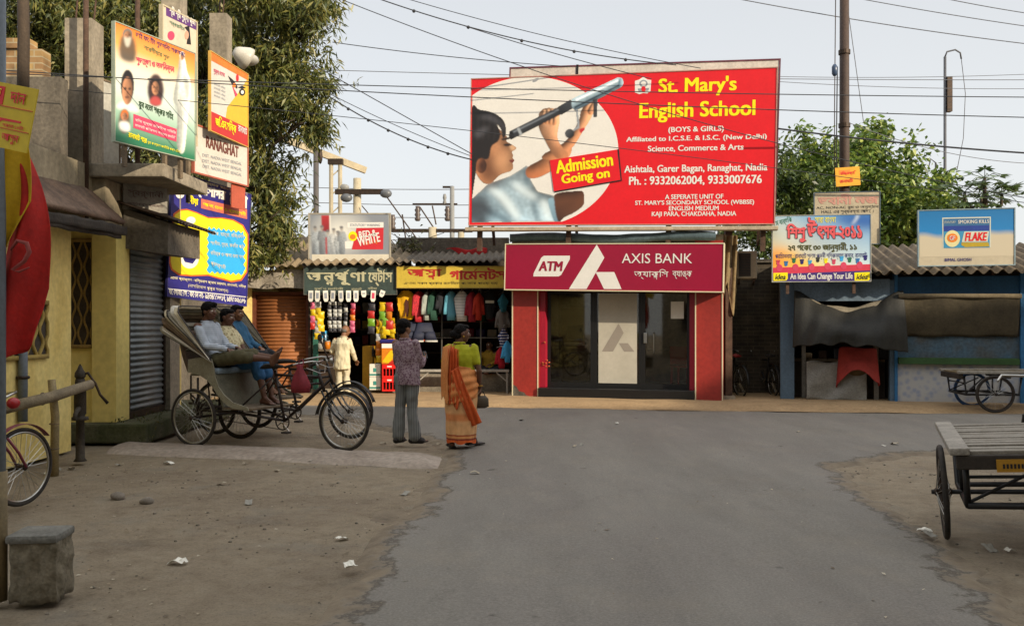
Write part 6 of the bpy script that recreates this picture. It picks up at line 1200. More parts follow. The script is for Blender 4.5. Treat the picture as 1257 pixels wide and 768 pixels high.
    for s in (-1, 1):
        m = MB(); m.tube([(-.14, s*.34, .62), (.02, s*.34, .50), (.18, s*.34, .62)], .014, 6); m.tube([(-.12, s*.34, .66), (.02, s*.34, .56), (.16, s*.34, .66)], .012, 6); m.tube([(-.14, s*.34, .62), (-.12, s*.36, .93)], .012, 6); m.tube([(.18, s*.34, .62), (.16, s*.36, .93)], .012, 6); m.build('leaf_spring', STEEL, t, True)
    MB().bbox((-.10, -.385, .951), (.36, .385, 1.03), .035).build('seat_cushion', M('blue_grey_seat', '#7d8d99', .6, .25, 6, .15), t)
    MB().grid(lambda u, v: (-.10-.16*v-.03*math.sin(math.pi*v), -.385+.77*u, 1.0+.52*v), 14, 10, .06).build('backrest', M('brown_backrest', '#5a4636', .7, .3, 6, .2), t, True)
    for s in (-1, 1): MB().tube([(.28, s*.42, 1.17), (.1, s*.43, 1.28), (-.14, s*.42, 1.26)], .016, 8).build('armrest', FRB, t, True)
    # folded hood: fan of bows with canvas pleats between them
    piv = Vector((.30, 0, 1.12)); n = 8; L = 1.2
    def bow(k, u):   # u 0..1 along near side -> top -> far side
        a = R(125+k*3.3); L2 = L*(1.0-.02*abs(k-3)); e = piv+Vector((math.cos(a)*L2, 0, math.sin(a)*L2*.78)); w = .44+.01*(k % 2)
        c = .12; pts = [piv+Vector((0, -w, 0)), e+Vector((0, -w, 0))-(e-piv)*c, e+Vector((0, -w+.1, 0)), e+Vector((0, w-.1, 0)), e+Vector((0, w, 0))-(e-piv)*c, piv+Vector((0, w, 0))]
        ts = [0, .32, .38, .62, .68, 1]
        for i in range(5):
            if u <= ts[i+1]+1e-9: f = (u-ts[i])/(ts[i+1]-ts[i]); return pts[i]*(1-f)+pts[i+1]*f
    for k in range(n):
        mt = HOODC[[0, 3, 1, 0, 2, 2, 3, 1][k]]
        def pl(u, v, k=k):
            p = bow(k, u)*(1-v)+bow(k+1, u)*v; out = Vector((math.cos(R(125+k*3.3)), 0, math.sin(R(125+k*3.3)))); sgn = .05*math.sin(math.pi*v)*(.3+.7*math.sin(math.pi*u))*(1 if k % 2 else -.6)
            return p+out*sgn+Vector((0, .012*math.sin(v*9+k)*(1 if u > .5 else -1), 0))
        MB().grid(pl, 44, 6, .006).build('hood_pleat', mt, t, True)
    m = MB()
    for k in (0, 3, 6, n): m.tube([bow(k, i/40)+Vector((0, 0, .004)) for i in range(41)], .010, 6)
    m.build('hood_bow', FRM, t, True)
    return t
RTH = R(24); RC = Vector((-3.99, 12.13, .0)); RC2 = Vector((-4.08, 13.30, .02))
rk1 = make_rickshaw('nearer cycle rickshaw with folded hood and a resting man, red bag on handlebar', (RC.x, RC.y, .0), -RTH)
rk2 = copy_tree(rk1); rk2.location = RC2; rk2.rotation_euler = (0, 0, -R(26)); rk2['label'] = 'farther cycle rickshaw parked close behind the one with the red bag'
# bag and horn on the first rickshaw
def RL_(p): return Matrix.Translation(RC) @ Matrix.Rotation(-RTH, 4, 'Z') @ Vector(p)
bag = thing('cloth_bag', 'crumpled dark red cloth bag hanging on the nearer rickshaw handlebar', 'bag', RL_((1.60, -.30, .74)), -RTH)
MB().loft([((0, 0, 0), (.02, 0, 0), (0, .02, 0)), ((0, 0, .01), (.13, 0, 0), (0, .07, 0)), ((.01, 0, .10), (.14, 0, 0), (0, .08, 0)), ((0, 0, .22), (.09, 0, 0), (0, .06, 0)), ((0, 0, .31), (.035, 0, 0), (0, .03, 0)), ((-.01, 0, .36), (.05, 0, 0), (0, .03, 0))], 28, .13, 5).build('bag_body', M('dark_red_bag', '#84212e', .7, .25, 9, .3), bag, True); MB().tube([(-.02, 0, .30), (-.03, .02, .40), (0, .05, .42), (.03, .03, .38), (.02, 0, .30)], .007, 6).build('strap', M('dark_red_bag', '#84212e'), bag, True)
hn = thing('bulb_horn', 'black rubber bulb horn on the handlebar of the nearer rickshaw', 'horn', RL_((1.62, .05, 1.12)), -RTH)
MB().tube([(.16, 0, .03), (.08, .02, .16), (.02, .03, .27)], .011, 8).build('horn_pipe', STEEL, hn, True); MB().ell((.0, .03, .31), (.03, .03, .05), 12).build('bulb', RUBBER, hn, True); MB().lathe([(.012, 0), (.02, .03), (.045, .07)], (.15, 0, .02), 12, 'x').build('bell_mouth', CHROME, hn, True)

# bicycle at the left edge
def make_bicycle(label, loc, rz, fm, seatm, guard):
    t = thing('bicycle', label, 'bicycle', loc, rz)
    wheel(t, (0, 0, .345), .345, .018); wheel(t, (1.08, 0, .345), .345, .018, name='front_wheel')
    m = MB(); bb = (.44, 0, .30); m.tube([bb, (.28, 0, .86)], .016, 8); m.tube([bb, (.86, 0, .68)], .018, 8); m.tube([(.30, 0, .80), (.84, 0, .80)], .016, 8); m.tube([(.88, 0, .64), (.82, 0, .90)], .02, 8)
    for s in (-1, 1): m.tube([bb, (0, s*.05, .345)], .010, 6); m.tube([(.30, 0, .80), (0, s*.05, .345)], .009, 6)
    m.build('frame', fm, t, True)
    m = MB(); [m.tube([(.88, s*.05, .62), (1.0, s*.05, .48), (1.08, s*.05, .345)], .012, 8) for s in (-1, 1)]; m.build('fork', fm, t, True)
    m = MB(); m.tube([(.82, 0, .9), (.80, 0, 1.0)], .013, 8); m.tube([(.62, -.27, .99), (.78, -.24, 1.03), (.85, 0, 1.0), (.78, .24, 1.03), (.62, .27, .99)], .011, 8); m.build('handlebar', CHROME, t, True)
    m = MB(); m.loft([((.14, 0, .90), (0, .10, 0), (0, 0, .03)), ((.24, 0, .915), (0, .09, 0), (0, 0, .035)), ((.36, 0, .905), (0, .03, 0), (0, 0, .022)), ((.42, 0, .90), (0, .018, 0), (0, 0, .015))], 14); m.build('saddle', seatm, t, True)
    m = MB()
    for cx_, a0 in ((0, 60), (1.08, 40)): m.grid(lambda u, v: (cx_+.375*math.cos(R(a0+130*u)), (v-.5)*.06, .345+.375*math.sin(R(a0+130*u))), 18, 3, .004)
    m.build('mudguard', guard, t, True)
    m = MB(); m.box((-.28, -.07, .74), (.14, -.06, .75)); m.box((-.28, .06, .74), (.14, .07, .75)); [m.box((-.28+i*.1, -.06, .742), (-.27+i*.1, .06, .748)) for i in range(5)]; [m.tube([(-.18, s*.06, .74), (0, s*.06, .345)], .006, 6) for s in (-1, 1)]; m.build('carrier', STEEL, t)
    MB().torus((.44, -.05, .30), .09, .008, 'y', 28, 6).build('chainring', STEEL, t, True); m = MB(); m.bar((.44, -.07, .3), (.56, -.07, .22), .02, .012); m.bar((.44, .07, .3), (.32, .07, .38), .02, .012); m.bbox((.51, -.16, .205), (.61, -.08, .23), .006); m.bbox((.27, .08, .37), (.37, .16, .395), .006); m.build('crank', CHROME, t)
    return t
PKF = M('dull_pink_frame', '#7d3345', .5, .2, 8, .05)
bk = make_bicycle('old bicycle with dull pink frame and red handlebar lamp at the left edge', (-4.62, 6.86, 0), R(74), PKF, RUBBER, PKF)
MB().ell((.93, -.06, .92), (.06, .05, .05), 12).build('handlebar_lamp', M('red_lamp', '#9c1d22', .3, .1, 9, 0), bk, True)
b2 = make_bicycle('dark bicycle with red saddle parked in the gap beside the bank', (gx(909, 19.6), 19.6, 0), R(103), FRB, M('red_saddle', '#8d2420', .5, .1, 9, 0), FRB)
b3 = make_bicycle('dark bicycle half hidden behind the grey blue stall post', (gx(951, 19.6), 19.7, 0), R(95), FRB, RUBBER, FRB)

# ---------------------------------------------------------------- flat cargo tricycles on the right
WOOD = M('grey_weathered_planks', '#8b857a', .85, .3, 8, .3, col2='#6f675a')
def make_cart(label, loc, rz, bl, bw_, wr=.35, plate=True, wood=WOOD, blue=None):
    t = thing('cargo_tricycle', label, 'cargo tricycle', loc, rz, None)
    zb = .70
    for i in range(9):
        y0 = -bl/2+i*bl/9.0
    ns = 12; m = MB()
    for i in range(ns):
        x0 = -.02+i*(bl/ns); m.bbox((x0+.012, -bw_/2+.09, zb+rnd.uniform(-.008, .006)), (x0+bl/ns-.022-rnd.uniform(0, .014), bw_/2-.09, zb+.025+rnd.uniform(-.004, .006)), .005)
    m.build('bed_slats', wood, t)
    m = MB(); m.bbox((-.06, -bw_/2-.04, zb+.0), (bl+.03, -bw_/2+.085, zb+.05), .01); m.bbox((-.06, bw_/2-.085, zb+.0), (bl+.03, bw_/2+.04, zb+.05), .01); m.build('side_board', M('pale_side_board', '#9d968a', .85, .3, 7, .3), t)
    m = MB(); m.bbox((-.05, -bw_/2, zb-.10), (.03, bw_/2, zb-.002), .01); m.bbox((bl-.05, -bw_/2, zb-.10), (bl+.02, bw_/2, zb-.002), .01); m.bbox((bl*.45, -bw_/2, zb-.08), (bl*.5, bw_/2, zb-.002), .01); m.build('cross_beam', M('dark_beam', '#3a322a', .85, .3, 7, .2), t)
    if plate:
        p = MB().box((-.062, bw_/2-.42, zb-.115), (-.052, bw_/2-.24, zb-.03)).build('number_plate', M('plate_yellow', '#a87a1c', .6, .15, 9, 0), t)
        m = MB(); [m.box((-.0645, bw_/2-.40+k*.022, zb-.09), (-.0625, bw_/2-.387+k*.022, zb-.06)) for k in range(6)]; m.build('plate_digits', BLACKP, p)
    for s in (-1, 1): wheel(t, (.55, s*(bw_/2+.07), wr), wr, .021, 28, .06, blue if (blue and s > 0) else STEEL, blue if (blue and s > 0) else None)
    m = MB(); m.tube([(.55, -bw_/2-.15, wr), (.55, bw_/2+.15, wr)], .018, 8)
    for s in (-1, 1):
        m.tube([(.06, s*(bw_/2-.06), zb-.05), (.10, s*(bw_/2-.06), wr-.02), (1.0, s*(bw_/2-.06), wr-.02), (1.05, s*(bw_/2-.06), zb-.05)], .022, 8); m.tube([(.55, s*(bw_/2-.06), wr), (.55, s*(bw_/2-.06), zb-.05)], .016, 8); m.tube([(.1, s*(bw_/2-.06), wr), (.5, s*.1, zb-.1)], .012, 6)
    m.tube([(.10, -bw_/2+.06, wr-.02), (.10, bw_/2-.06, wr-.02)], .024, 8); m.tube([(.10, -bw_/2+.06, wr+.18), (.10, bw_/2-.06, wr+.18)], .012, 8); m.tube([(1.0, -bw_/2+.06, wr-.02), (1.0, bw_/2-.06, wr-.02)], .02, 8); m.build('underframe', FRB, t, True)
    m = MB(); x = bl; m.tube([(x-.1, 0, zb-.06), (x+.35, 0, .34)], .02, 8); m.tube([(x+.35, 0, .34), (x+.28, 0, .85)], .018, 8); m.tube([(x+.35, 0, .34), (x+.95, 0, .72)], .02, 8); m.tube([(x+.30, 0, .78), (x+.93, 0, .80)], .017, 8); m.tube([(x+.98, 0, .68), (x+.90, 0, .98)], .02, 8); m.build('bicycle_frame', FRB, t, True)
    wheel(t, (x+1.2, 0, .345), .345, .02, name='front_wheel'); m = MB(); [m.tube([(x+.97, s*.05, .70), (x+1.1, s*.05, .5), (x+1.2, s*.05, .345)], .012, 8) for s in (-1, 1)]; m.build('fork', FRB, t, True)
    m = MB(); m.tube([(x+.9, 0, .98), (x+.88, 0, 1.06)], .014, 8); m.tube([(x+.68, -.27, 1.04), (x+.86, -.22, 1.08), (x+.9, 0, 1.06), (x+.86, .22, 1.08), (x+.68, .27, 1.04)], .012, 8); m.build('handlebar', CHROME, t, True)
    m = MB(); m.loft([((x+.12, 0, .88), (0, .10, 0), (0, 0, .03)), ((x+.22, 0, .90), (0, .09, 0), (0, 0, .035)), ((x+.38, 0, .89), (0, .025, 0), (0, 0, .02))], 14); m.build('saddle', RUBBER, t, True)
    return t
cth = math.atan2(.92, .38); rl = Vector((3.12, 6.16)); rgt = Vector((.92, -.38)); bwd = 1.62; c0 = rl+rgt*(bwd/2)
ct1 = make_cart('slatted cargo tricycle with pale side boards cut by the right edge', (c0.x, c0.y, 0), cth, 1.75, bwd); ct1.rotation_euler = (-R(4), 0, cth); ct1.location = (c0.x-.015, c0.y, .062)
rc_ = thing('red_cloth_bundle', 'red cloth bundle lying on the planks of the near cargo tricycle', 'cloth', (c0.x+rgt.x*.15, c0.y+rgt.y*.15, .73), cth)
MB().loft([((.0, 0, 0), (.16, 0, 0), (0, .2, 0)), ((.02, 0, .06), (.17, 0, 0), (0, .22, 0)), ((.03, .02, .16), (.12, 0, 0), (0, .15, 0)), ((.03, .02, .2), (.04, 0, 0), (0, .05, 0))], 24, .1, 6).build('bundle', M('deep_red_cloth', '#8f1a24', .8, .2, 6, .3), rc_, True); MB().grid(lambda u, v: (-.30-.03*math.sin(u*6), -.28+.34*u, .0-.22*v-.04*math.sin(u*9)+.02), 14, 8, .005).build('hanging_end', M('deep_red_cloth', '#8f1a24'), rc_, True)
ct2 = make_cart('flat cargo tricycle with a blue wheel standing before the blue stall', (gx(1172, 16.75), 16.85, .0), R(-8), 1.7, 1.0, .34, False, M('brown_planks', '#7d6c4d', .85, .3, 8, .3), M('blue_rim_paint', '#2d4f7c', .5, .2, 8, .05))
# ---------------------------------------------------------------- poles, railway gear, wires
t = thing('iron_pole', 'tall brown iron pole rising between the billboard and the right hand tree', 'pole', (gx(1036.5, 19.6), 19.6, 0))
MB().tube([(0, 0, 0), (0, 0, 5.6), (0, 0, 9.6)], [.115, .105, .095], 16).build('shaft', M('brown_pole_iron', '#4b3a30', .7, .35, 3, .2, streak=.3), t, True)
m = MB(); [m.tube([(0, 0, z), (0, 0, z+.09)], .125, 16) for z in (4.6, 5.9, 7.5)]; m.build('clamp_band', STEEL, t)
MB().tube([(-.2, -.1, 3.0), (-.21, -.1, 5.5), (-.19, -.1, 7.2)], .012, 6).build('riser_cable', BLACKP, t, True); c_ = MB().tube([(-.26, -.1, 3.2), (-.25, -.1, 6.4), (-.22, -.1, 9.5)], .010, 6).build('guy_wire', STEEL, t, True); MB().lathe([(.03, 0), (.06, .05), (.06, .2), (.03, .25)], (-.25, -.1, 7.0), 12).build('insulator', M('blue_porcelain', '#3c4d66', .3, .1, 8, 0), c_, True)
yf = Sign('pasted_notice', 'small tilted orange yellow notice tied on the tall iron pole', 'notice', (gx(1027, 19.4), 19.42), (gx(1057, 19.4), 19.42), gz(229, 19.4), gz(206, 19.4), M('orange_yellow_tin', '#d99a14', .55, .1, 4, 0), .01, roll=R(-4)); yf.P0 = None
loc_rect(yf, .15, .62, .6, .85, ORANGE, 1); loc_text(yf, 'বিজ্ঞপ্তি', .2, .55, .85, .8, RED, 2, .02); loc_text(yf, 'রানাঘাট', .15, .18, .7, .4, RED, 2, .02); yf.done()
def pole_thing(name, label, cat, px, Y, top, r0, r1, mat, capm=None):
    t = thing(name, label, cat, (gx(px, Y), Y, 0)); h = gz(top, Y); MB().tube([(0, 0, 0), (0, 0, h)], [r0, r1], 12).build('shaft', mat, t, True); return t, h
GALD = M('dark_galvanised', '#56575c', .6, .2, 3, .05); GAL = M('galvanised_mast', '#8b8b88', .6, .2, 3, .05); CPOLE = M('pale_concrete_pole', '#b3a88f', .85, .2, 3, .2)
t, h = pole_thing('railway_mast', 'thin lattice railway mast with hooked top behind the blue stall', 'mast', 1160, 44, 70, .08, .065, GALD)
MB().tube([(0, 0, h), (.1, 0, h+.25), (.5, 0, h+.35), (.75, 0, h+.2), (.8, 0, h-.1)], .04, 8).build('hook_arm', GALD, t, True); MB().tube([(.8, 0, h-.1), (1.0, 0, h-1.8), (.9, 0, h-4), (.5, 0, h-6)], .015, 5).build('loose_wire', STEEL, t, True)
m = MB(); m.box((.05, -.15, h-2.7), (.3, .15, h-1.0)); m.build('junction_box', STEEL, t); m = MB(); m.tube([(-.45, 0, 0), (-.45, 0, h-5.2)], .05, 8); m.tube([(-.45, 0, h-5.2), (-.7, 0, h-5.0), (-.8, 0, h-5.4)], .03, 6); [m.bar((-.45, 0, z), (0, 0, z), .05) for z in (2, 4, 6, 8)]; m.build('side_rail', GALD, t)
# gantry beam on twin posts behind the left shops
t = thing('railway_gantry', 'pale sloping steel gantry beam on twin posts behind the shop roofs', 'gantry', (gx(412, 34), 34, 0)); h = gz(197, 34)
m = MB(); [m.tube([(s*.17, 0, 0), (s*.17, 0, h)], .08, 8) for s in (-1, 1)]; [m.bar((-.17, 0, z), (.17, 0, z+.3), .04) for z in np.arange(3, h-.4, .7)]; m.build('twin_post', CPOLE, t)
MB().bar((-1.95, -.6, h+.75), (1.05, .6, h-.28), .18, .24).build('beam', M('pale_steel_beam', '#b5a78a', .7, .2, 3, .1), t); MB().box((-.28, -.12, h-.15), (.28, .12, h+.05)).build('bracket', STEEL, t); MB().ell((.32, 0, gz(230, 34)), (.2, .12, .13), 10).build('lamp_head', GAL, t, True)
t, h = pole_thing('iron_mast', 'dark slim iron mast crossing the gantry beam by the mango tree', 'mast', 388, 30, 152, .10, .09, M('dark_mast', '#55504e', .7, .2, 3, .1)); MB().ell((.14, 0, h-1.1), (.08, .08, .25), 10).build('insulator', STEEL, t, True); MB().tube([(0, 0, h), (0, 0, h+.08)], .14, 12).build('cap', RUST, t)
t, h = pole_thing('concrete_pole', 'square concrete pole with cross arm and grey insulators behind cigarette billboard', 'pole', 438.5, 32, 219, .17, .14, CPOLE)
MB().box((-.75, -.25, h-.6), (.95, -.16, h-.42)).build('cross_arm', STEEL, t); [MB().ell((x, -.2, h-.72+(.15 if x > 0 else 0)), (.22, .14, .16), 10).build('insulator', M('grey_porcelain', '#5c5f63', .4, .1, 6, 0), t, True) for x in (-.35, 1.05)]
m = MB(); m.tube([(.95, -.2, h-.5), (3.6, -.2, h-4.2)], .025, 5); m.tube([(.2, -.2, h-1.0), (2.4, -.2, h-3.6)], .02, 5); m.tube([(-.1, -.2, h-1.8), (-.7, -.2, h-3.6)], .02, 5); m.build('stay_wire', STEEL, t)
t = thing('switch_frame', 'pole top frame with upright insulators left of the red billboard', 'power line frame', (gx(531, 36), 36, 0)); h = gz(282, 36)
MB().tube([(0, 0, 0), (0, 0, h+.1)], [.2, .17], 10).build('pole', CPOLE, t, True); m = MB(); m.box((-1.65, -.1, h-.1), (1.6, .1, h+.03)); m.box((-.8, -.06, h+1.0), (1.0, .0, h+1.06)); m.build('cross_arm', STEEL, t)
for x, z in ((-1.6, h), (-.6, h+.35), (.6, h+.35), (1.55, h)): MB().lathe([(.08, 0), (.13, .08), (.08, .16), (.13, .26), (.08, .34), (.13, .44), (.08, .52), (.09, .6)], (x, 0, z+.0), 12).build('insulator', M('brown_porcelain', '#5a4f49', .35, .15, 6, 0), t, True)
m = MB(); m.tube([(-.5, -.1, h+.9), (.1, -.1, h)], .03, 5); m.tube([(0, -.1, h+.95), (.15, -.1, h+.2)], .03, 5); m.tube([(-1.2, -.15, h+.6), (-.9, -.1, h-1.6)], .03, 5); m.build('link_rod', STEEL, t)
t, h = pole_thing('railway_mast', 'slender mast with short hooked arm beside the switch frame', 'mast', 555, 36, 229, .11, .09, GAL); m = MB(); m.box((-.38, -.03, h-.06), (.05, .03, h+.02)); m.build('short_arm', STEEL, t); MB().lathe([(.05, 0), (.08, .1), (.05, .2), (.08, .3), (.05, .45)], (-.3, 0, h-.75), 10).build('insulator', GAL, t, True)
t, h = pole_thing('stub_post', 'short concrete post standing between slender mast and billboard', 'post', 566, 36, 285, .14, .13, CPOLE); MB().box((-.25, -.05, h-.9), (.25, .05, h-.8)).build('cross_arm', STEEL, t)
WIREM = M('wire_black', '#2b2c30', .6, 0, 1, 0); WIREG = M('wire_grey', '#5e6066', .6, 0, 1, 0)
def wire(label, a, b, sag, r=.012, mat=WIREM, clips=0):
    A_, B_ = at(*a), at(*b); n = 36; pts = []
    for i in range(n+1):
        u = i/n; p = A_.lerp(B_, u); p.z -= sag*4*u*(1-u); pts.append(p)
    m = MB().tube(pts, r, 5)
    for k in range(clips):
        p = pts[3+int((n-6)*(k+.5)/clips)]; m.ell(p-Vector((0, 0, .01)), (.035, .035, .035), 6)
    tag(m.build('overhead_wire', mat), label, 'wire', None)
wire('upper of two long wires crossing the top of the red billboard', (-60, 88, 11.5), (1330, 120, 11.5), .06, .0065)
wire('lower of two long wires crossing the red billboard headline', (-60, 82, 11), (1330, 146, 11), .08, .0065)
wire('thick cable sloping from billboard edge across the right hand tree', (955, 158, 17.6), (1330, 192, 17.2), .06, .018)
wire('sagging beaded cable from mango tree to billboard left edge', (403, 118, 19.0), (579, 196, 19.1), .16, .014, WIREM, 6); wire('thin twin wire hanging with the beaded cable', (406, 116, 19.1), (579, 192, 19.2), .05, .008)
wire('straight diagonal wire from the tree down to billboard left edge', (385, 80, 18.6), (579, 189, 18.9), .0, .010)
wire('thin wire sloping from tree across the printed pupil face', (-40, 100, 12), (1300, 255, 12), -.12, .005); wire('diagonal wire from top of sky down across the white disc', (370, -20, 11.6), (1300, 250, 12.0), .30, .006, WIREM)
wire('beaded wire from top of sky to billboard top edge', (440, -10, 17.6), (830, 80, 18.6), .22, .012, WIREM, 5); wire('second fine wire beside the beaded top wire', (470, -10, 17.9), (860, 84, 18.0), .1, .008); wire('short branching wire above the billboard top left corner', (570, 32, 17.7), (800, 97, 17.9), .04, .009)
wire('nearly level wire from tree towards billboard top', (408, 52, 18.4), (700, 82, 18.3), .05, .009); wire('faint level wire high behind the mango tree edge', (330, 84, 24), (1330, 98, 24), .1, .010, WIREG); wire('topmost wire crossing the upper right sky', (860, -10, 20), (1330, 62, 20), .1, .011, WIREG)
wire('second wire crossing the upper right sky', (1010, -10, 20), (1330, 42, 20), .05, .010, WIREG); wire('short wire in the top right corner of the sky', (1120, -10, 20), (1330, 26, 20), .05, .010, WIREG)
wire('fine wire between billboard edge and hooked mast upper', (950, 100, 26), (1330, 108, 26), .1, .009, WIREG); wire('fine wire between billboard edge and hooked mast lower', (950, 94, 30), (1330, 88, 30), .1, .010, WIREG); wire('drooping faint wire from iron pole towards hooked mast', (1040, 150, 22), (1330, 200, 24), .35, .009, WIREG)
wire('curved loose wire hanging from the iron pole', (1040, 5, 19.6), (1060, 150, 20.5), -.0, .008, WIREG)
for i, (y0, y1, Y) in enumerate(((228, 229, 40), (246, 249, 40), (262, 264, 40), (277, 279, 42), (290, 292, 42))): wire(['highest', 'second', 'middle', 'fourth', 'lowest'][i]+' level railway wire behind the switch frame', (330, y0, Y), (700, y1, Y), .15, .018, WIREG)

# ---------------------------------------------------------------- trees
def leaf_mesh(name, centers, L, Wd, droop, per, spread, mat, parent, rs):
    n = len(centers)*per; C = np.repeat(np.asarray(centers), per, 0)
    az = rs.uniform(0, 2*np.pi, n); el = rs.normal(-droop, .45, n)
    d = np.stack([np.cos(az)*np.cos(el), np.sin(az)*np.cos(el), np.sin(el)], 1)
    C = C+rs.normal(0, spread, (n, 3)); l = L*rs.uniform(.7, 1.25, n)[:, None]; wd = Wd*rs.uniform(.7, 1.2, n)[:, None]
    up = rs.normal(0, 1, (n, 3)); s = np.cross(d, up); s /= np.linalg.norm(s, axis=1)[:, None]+1e-9; nn = np.cross(s, d)
    p0 = C; p1 = C+d*l*.45+s*wd*.5; p2 = C+d*l+np.array([0, 0, -.15])*l; p3 = C+d*l*.45-s*wd*.5; mid = C+d*l*.5-nn*wd*.12
    V = np.stack([p0, p1, p2, p3], 1).reshape(-1, 3); me = bpy.data.meshes.new(name); me.vertices.add(len(V)); me.vertices.foreach_set('co', V.astype(np.float32).ravel())
    I = np.arange(n)[:, None]*4+np.array([0, 1, 2, 0, 2, 3]); me.loops.add(n*6); me.loops.foreach_set('vertex_index', I.astype(np.int32).ravel()); me.polygons.add(n*2); me.polygons.foreach_set('loop_start', (np.arange(n*2)*3).astype(np.int32)); me.update(calc_edges=True)
    me.materials.append(mat); o = bpy.data.objects.new(name, me); COL.objects.link(o); o.parent = parent; return o
def lobes_pts(lobes, dens, rs, shell=.45):
    out = []
    for c, r in lobes:
        c = np.array(c); m = max(5, int(13*r)); v = rs.normal(0, 1, (m, 3)); v /= np.linalg.norm(v, axis=1)[:, None]
        sub = c+v*(r*rs.uniform(.35, 1.12, m))[:, None]*np.array([1, 1, .85]); n = int(dens*r*r*1.05)
        k = rs.randint(0, m, n); q = sub[k]+rs.normal(0, 1, (n, 3))*(np.clip(r, .5, 1.4)*rs.uniform(.12, .30, m)[k])[:, None]; out.append(q)
    return np.concatenate(out)
BARK = M('bark', '#4b3f32', .95, .35, 5, .5, streak=.4)
def tree(name, label, base, lobes, dens, L, Wd, droop, per, spread, lm, seed, trunk_h, tr=.25, loose=None):
    rs = np.random.RandomState(seed); t = thing(name, label, 'tree', base, 0); b = Vector(base)
    lobes = [((c[0]-b.x, c[1]-b.y, c[2]-b.z), r) for c, r in lobes]
    m = MB(); top = Vector((.2, .1, trunk_h)); m.tube([(0, 0, -.2), (.05, 0, trunk_h*.4), top], [tr*1.35, tr, tr*.8], 12)
    for c, r in lobes:
        c = Vector(c); q = top.lerp(c, .5)+Vector((0, 0, .3)); m.tube([top+Vector((0, 0, -.2)), q, c], [tr*.42, tr*.22, tr*.07], 7)
        for k in range(5):
            e = c+Vector(rs.normal(0, r*.5, 3)); m.tube([c.lerp(q, .25), (c+e)/2+Vector((0, 0, .05)), e], [tr*.10, tr*.06, tr*.03], 5)
    m.build('trunk', BARK, t, True)
    leaf_mesh('crown', lobes_pts(lobes, dens, rs), L, Wd, droop, per, spread, lm, t, rs); return t
MG = leaf_mat('mango_leaf', '#333f1f', '#62682f', '#8c8346')
def P3(px, py, Y, r): return ((gx(px, Y), Y, gz(py, Y)), r)
tree('mango_tree', 'large mango tree with drooping dark leaves rising behind the left building', (-8.3, 22.5, 0), [P3(335, 55, 20.5, 1.25), P3(300, -10, 21, 1.5), P3(372, 30, 20, .75), P3(365, 100, 20, .85), P3(375, 148, 19.8, .55), P3(330, 150, 20.5, 1.0), P3(318, 225, 20.5, 1.0), P3(338, 268, 20.3, .6), P3(312, 290, 20.3, .8), P3(250, 80, 21.5, 1.7), P3(180, 20, 22, 1.8), P3(100, 30, 22, 1.6), P3(40, 15, 22.5, 1.5), P3(255, 170, 21.5, 1.5), P3(190, 130, 22.5, 1.6), P3(50, 105, 23, 1.4), P3(120, 110, 23, 1.3), P3(250, 260, 21.3, 1.3), P3(-40, 60, 22.5, 1.6), P3(380, -20, 20.5, .8)], 300, .20, .05, .62, 10, .09, MG, 1, 4.0, .34)
GL = leaf_mat('broad_leaf_green', '#374a1f', '#678236', '#a0a94c')
tree('leafy_tree', 'bright green bushy tree behind the stalls right of the billboard', (13.2, 31, 0), [P3(1010, 215, 30, 1.6), P3(1065, 190, 30, 1.2), P3(1075, 165, 30, .6), P3(1090, 240, 30, 1.3), P3(1133, 258, 30, 1.2), P3(1116, 216, 30, .5), P3(1060, 265, 29.5, 1.7), P3(1000, 270, 29.5, 1.5), P3(1120, 285, 29.5, 1.4), P3(1158, 215, 30, .35), P3(1152, 240, 30, .4), P3(1005, 190, 30, .5)], 150, .22, .11, .25, 9, .13, GL, 2, 3.0, .28)
tree('leafy_tree', 'darker tree peeping out beside and below the right end of billboard', (9.6, 29, 0), [P3(960, 215, 28, .9), P3(975, 250, 28, 1.2), P3(935, 290, 27.5, 1.0), P3(925, 240, 28, 1.0), P3(960, 300, 27.5, .9), P3(905, 285, 27.5, .5)], 150, .2, .09, .35, 9, .12, leaf_mat('dull_leaf_green', '#28381a', '#4b5f26', '#6f7a38'), 3, 3.0, .2)
# papaya like tree with rosettes of lobed leaves
t = thing('papaya_tree', 'small papaya tree with drooping lobed leaf rosettes above the blue billboard', 'tree', (gx(1205, 27), 27, 0)); rs = np.random.RandomState(5)
m = MB(); m.tube([(0, 0, 0), (.05, 0, 3.2), (.1, 0, gz(240, 27))], [.14, .11, .08], 10); heads = []
for px, py in ((1207, 219), (1182, 236), (1233, 238), (1200, 244)):
    h_ = Vector((gx(px, 27)-gx(1205, 27), rnd.uniform(-.3, .3), gz(py, 27))); heads.append(h_); m.tube([(.08, 0, gz(255, 27)-.4), h_*1.0-Vector((0, 0, .3)), h_], [.07, .05, .04], 8)
m.build('trunk', BARK, t, True); m = MB()
for h_ in heads:
    for k in range(15):
        a = k*2.4; el = rs.uniform(-.5, .7); L_ = rs.uniform(.45, .75); d = Vector((math.cos(a)*math.cos(el), math.sin(a)*math.cos(el), math.sin(el))); e = h_+d*L_+Vector((0, 0, -.08)); m.tube([h_, h_+d*L_*.6+Vector((0, 0, .04)), e], .010, 4)
        s_ = d.cross(Vector((0, 0, 1))).normalized(); u_ = s_.cross(d)
        for j in range(7):
            b_ = (j-3)*.55; dd = (d*math.cos(b_)+s_*math.sin(b_)+Vector((0, 0, -.35))).normalized(); q = dd.cross(u_).normalized(); l_ = .36*(1-.07*abs(j-3)); m.add([e, e+dd*l_*.5+q*.05, e+dd*l_, e+dd*l_*.5-q*.05], [(0, 1, 2), (0, 2, 3)])
m.build('crown', leaf_mat('papaya_leaf', '#2c3c22', '#4d6334', '#6b7a4a'), t)
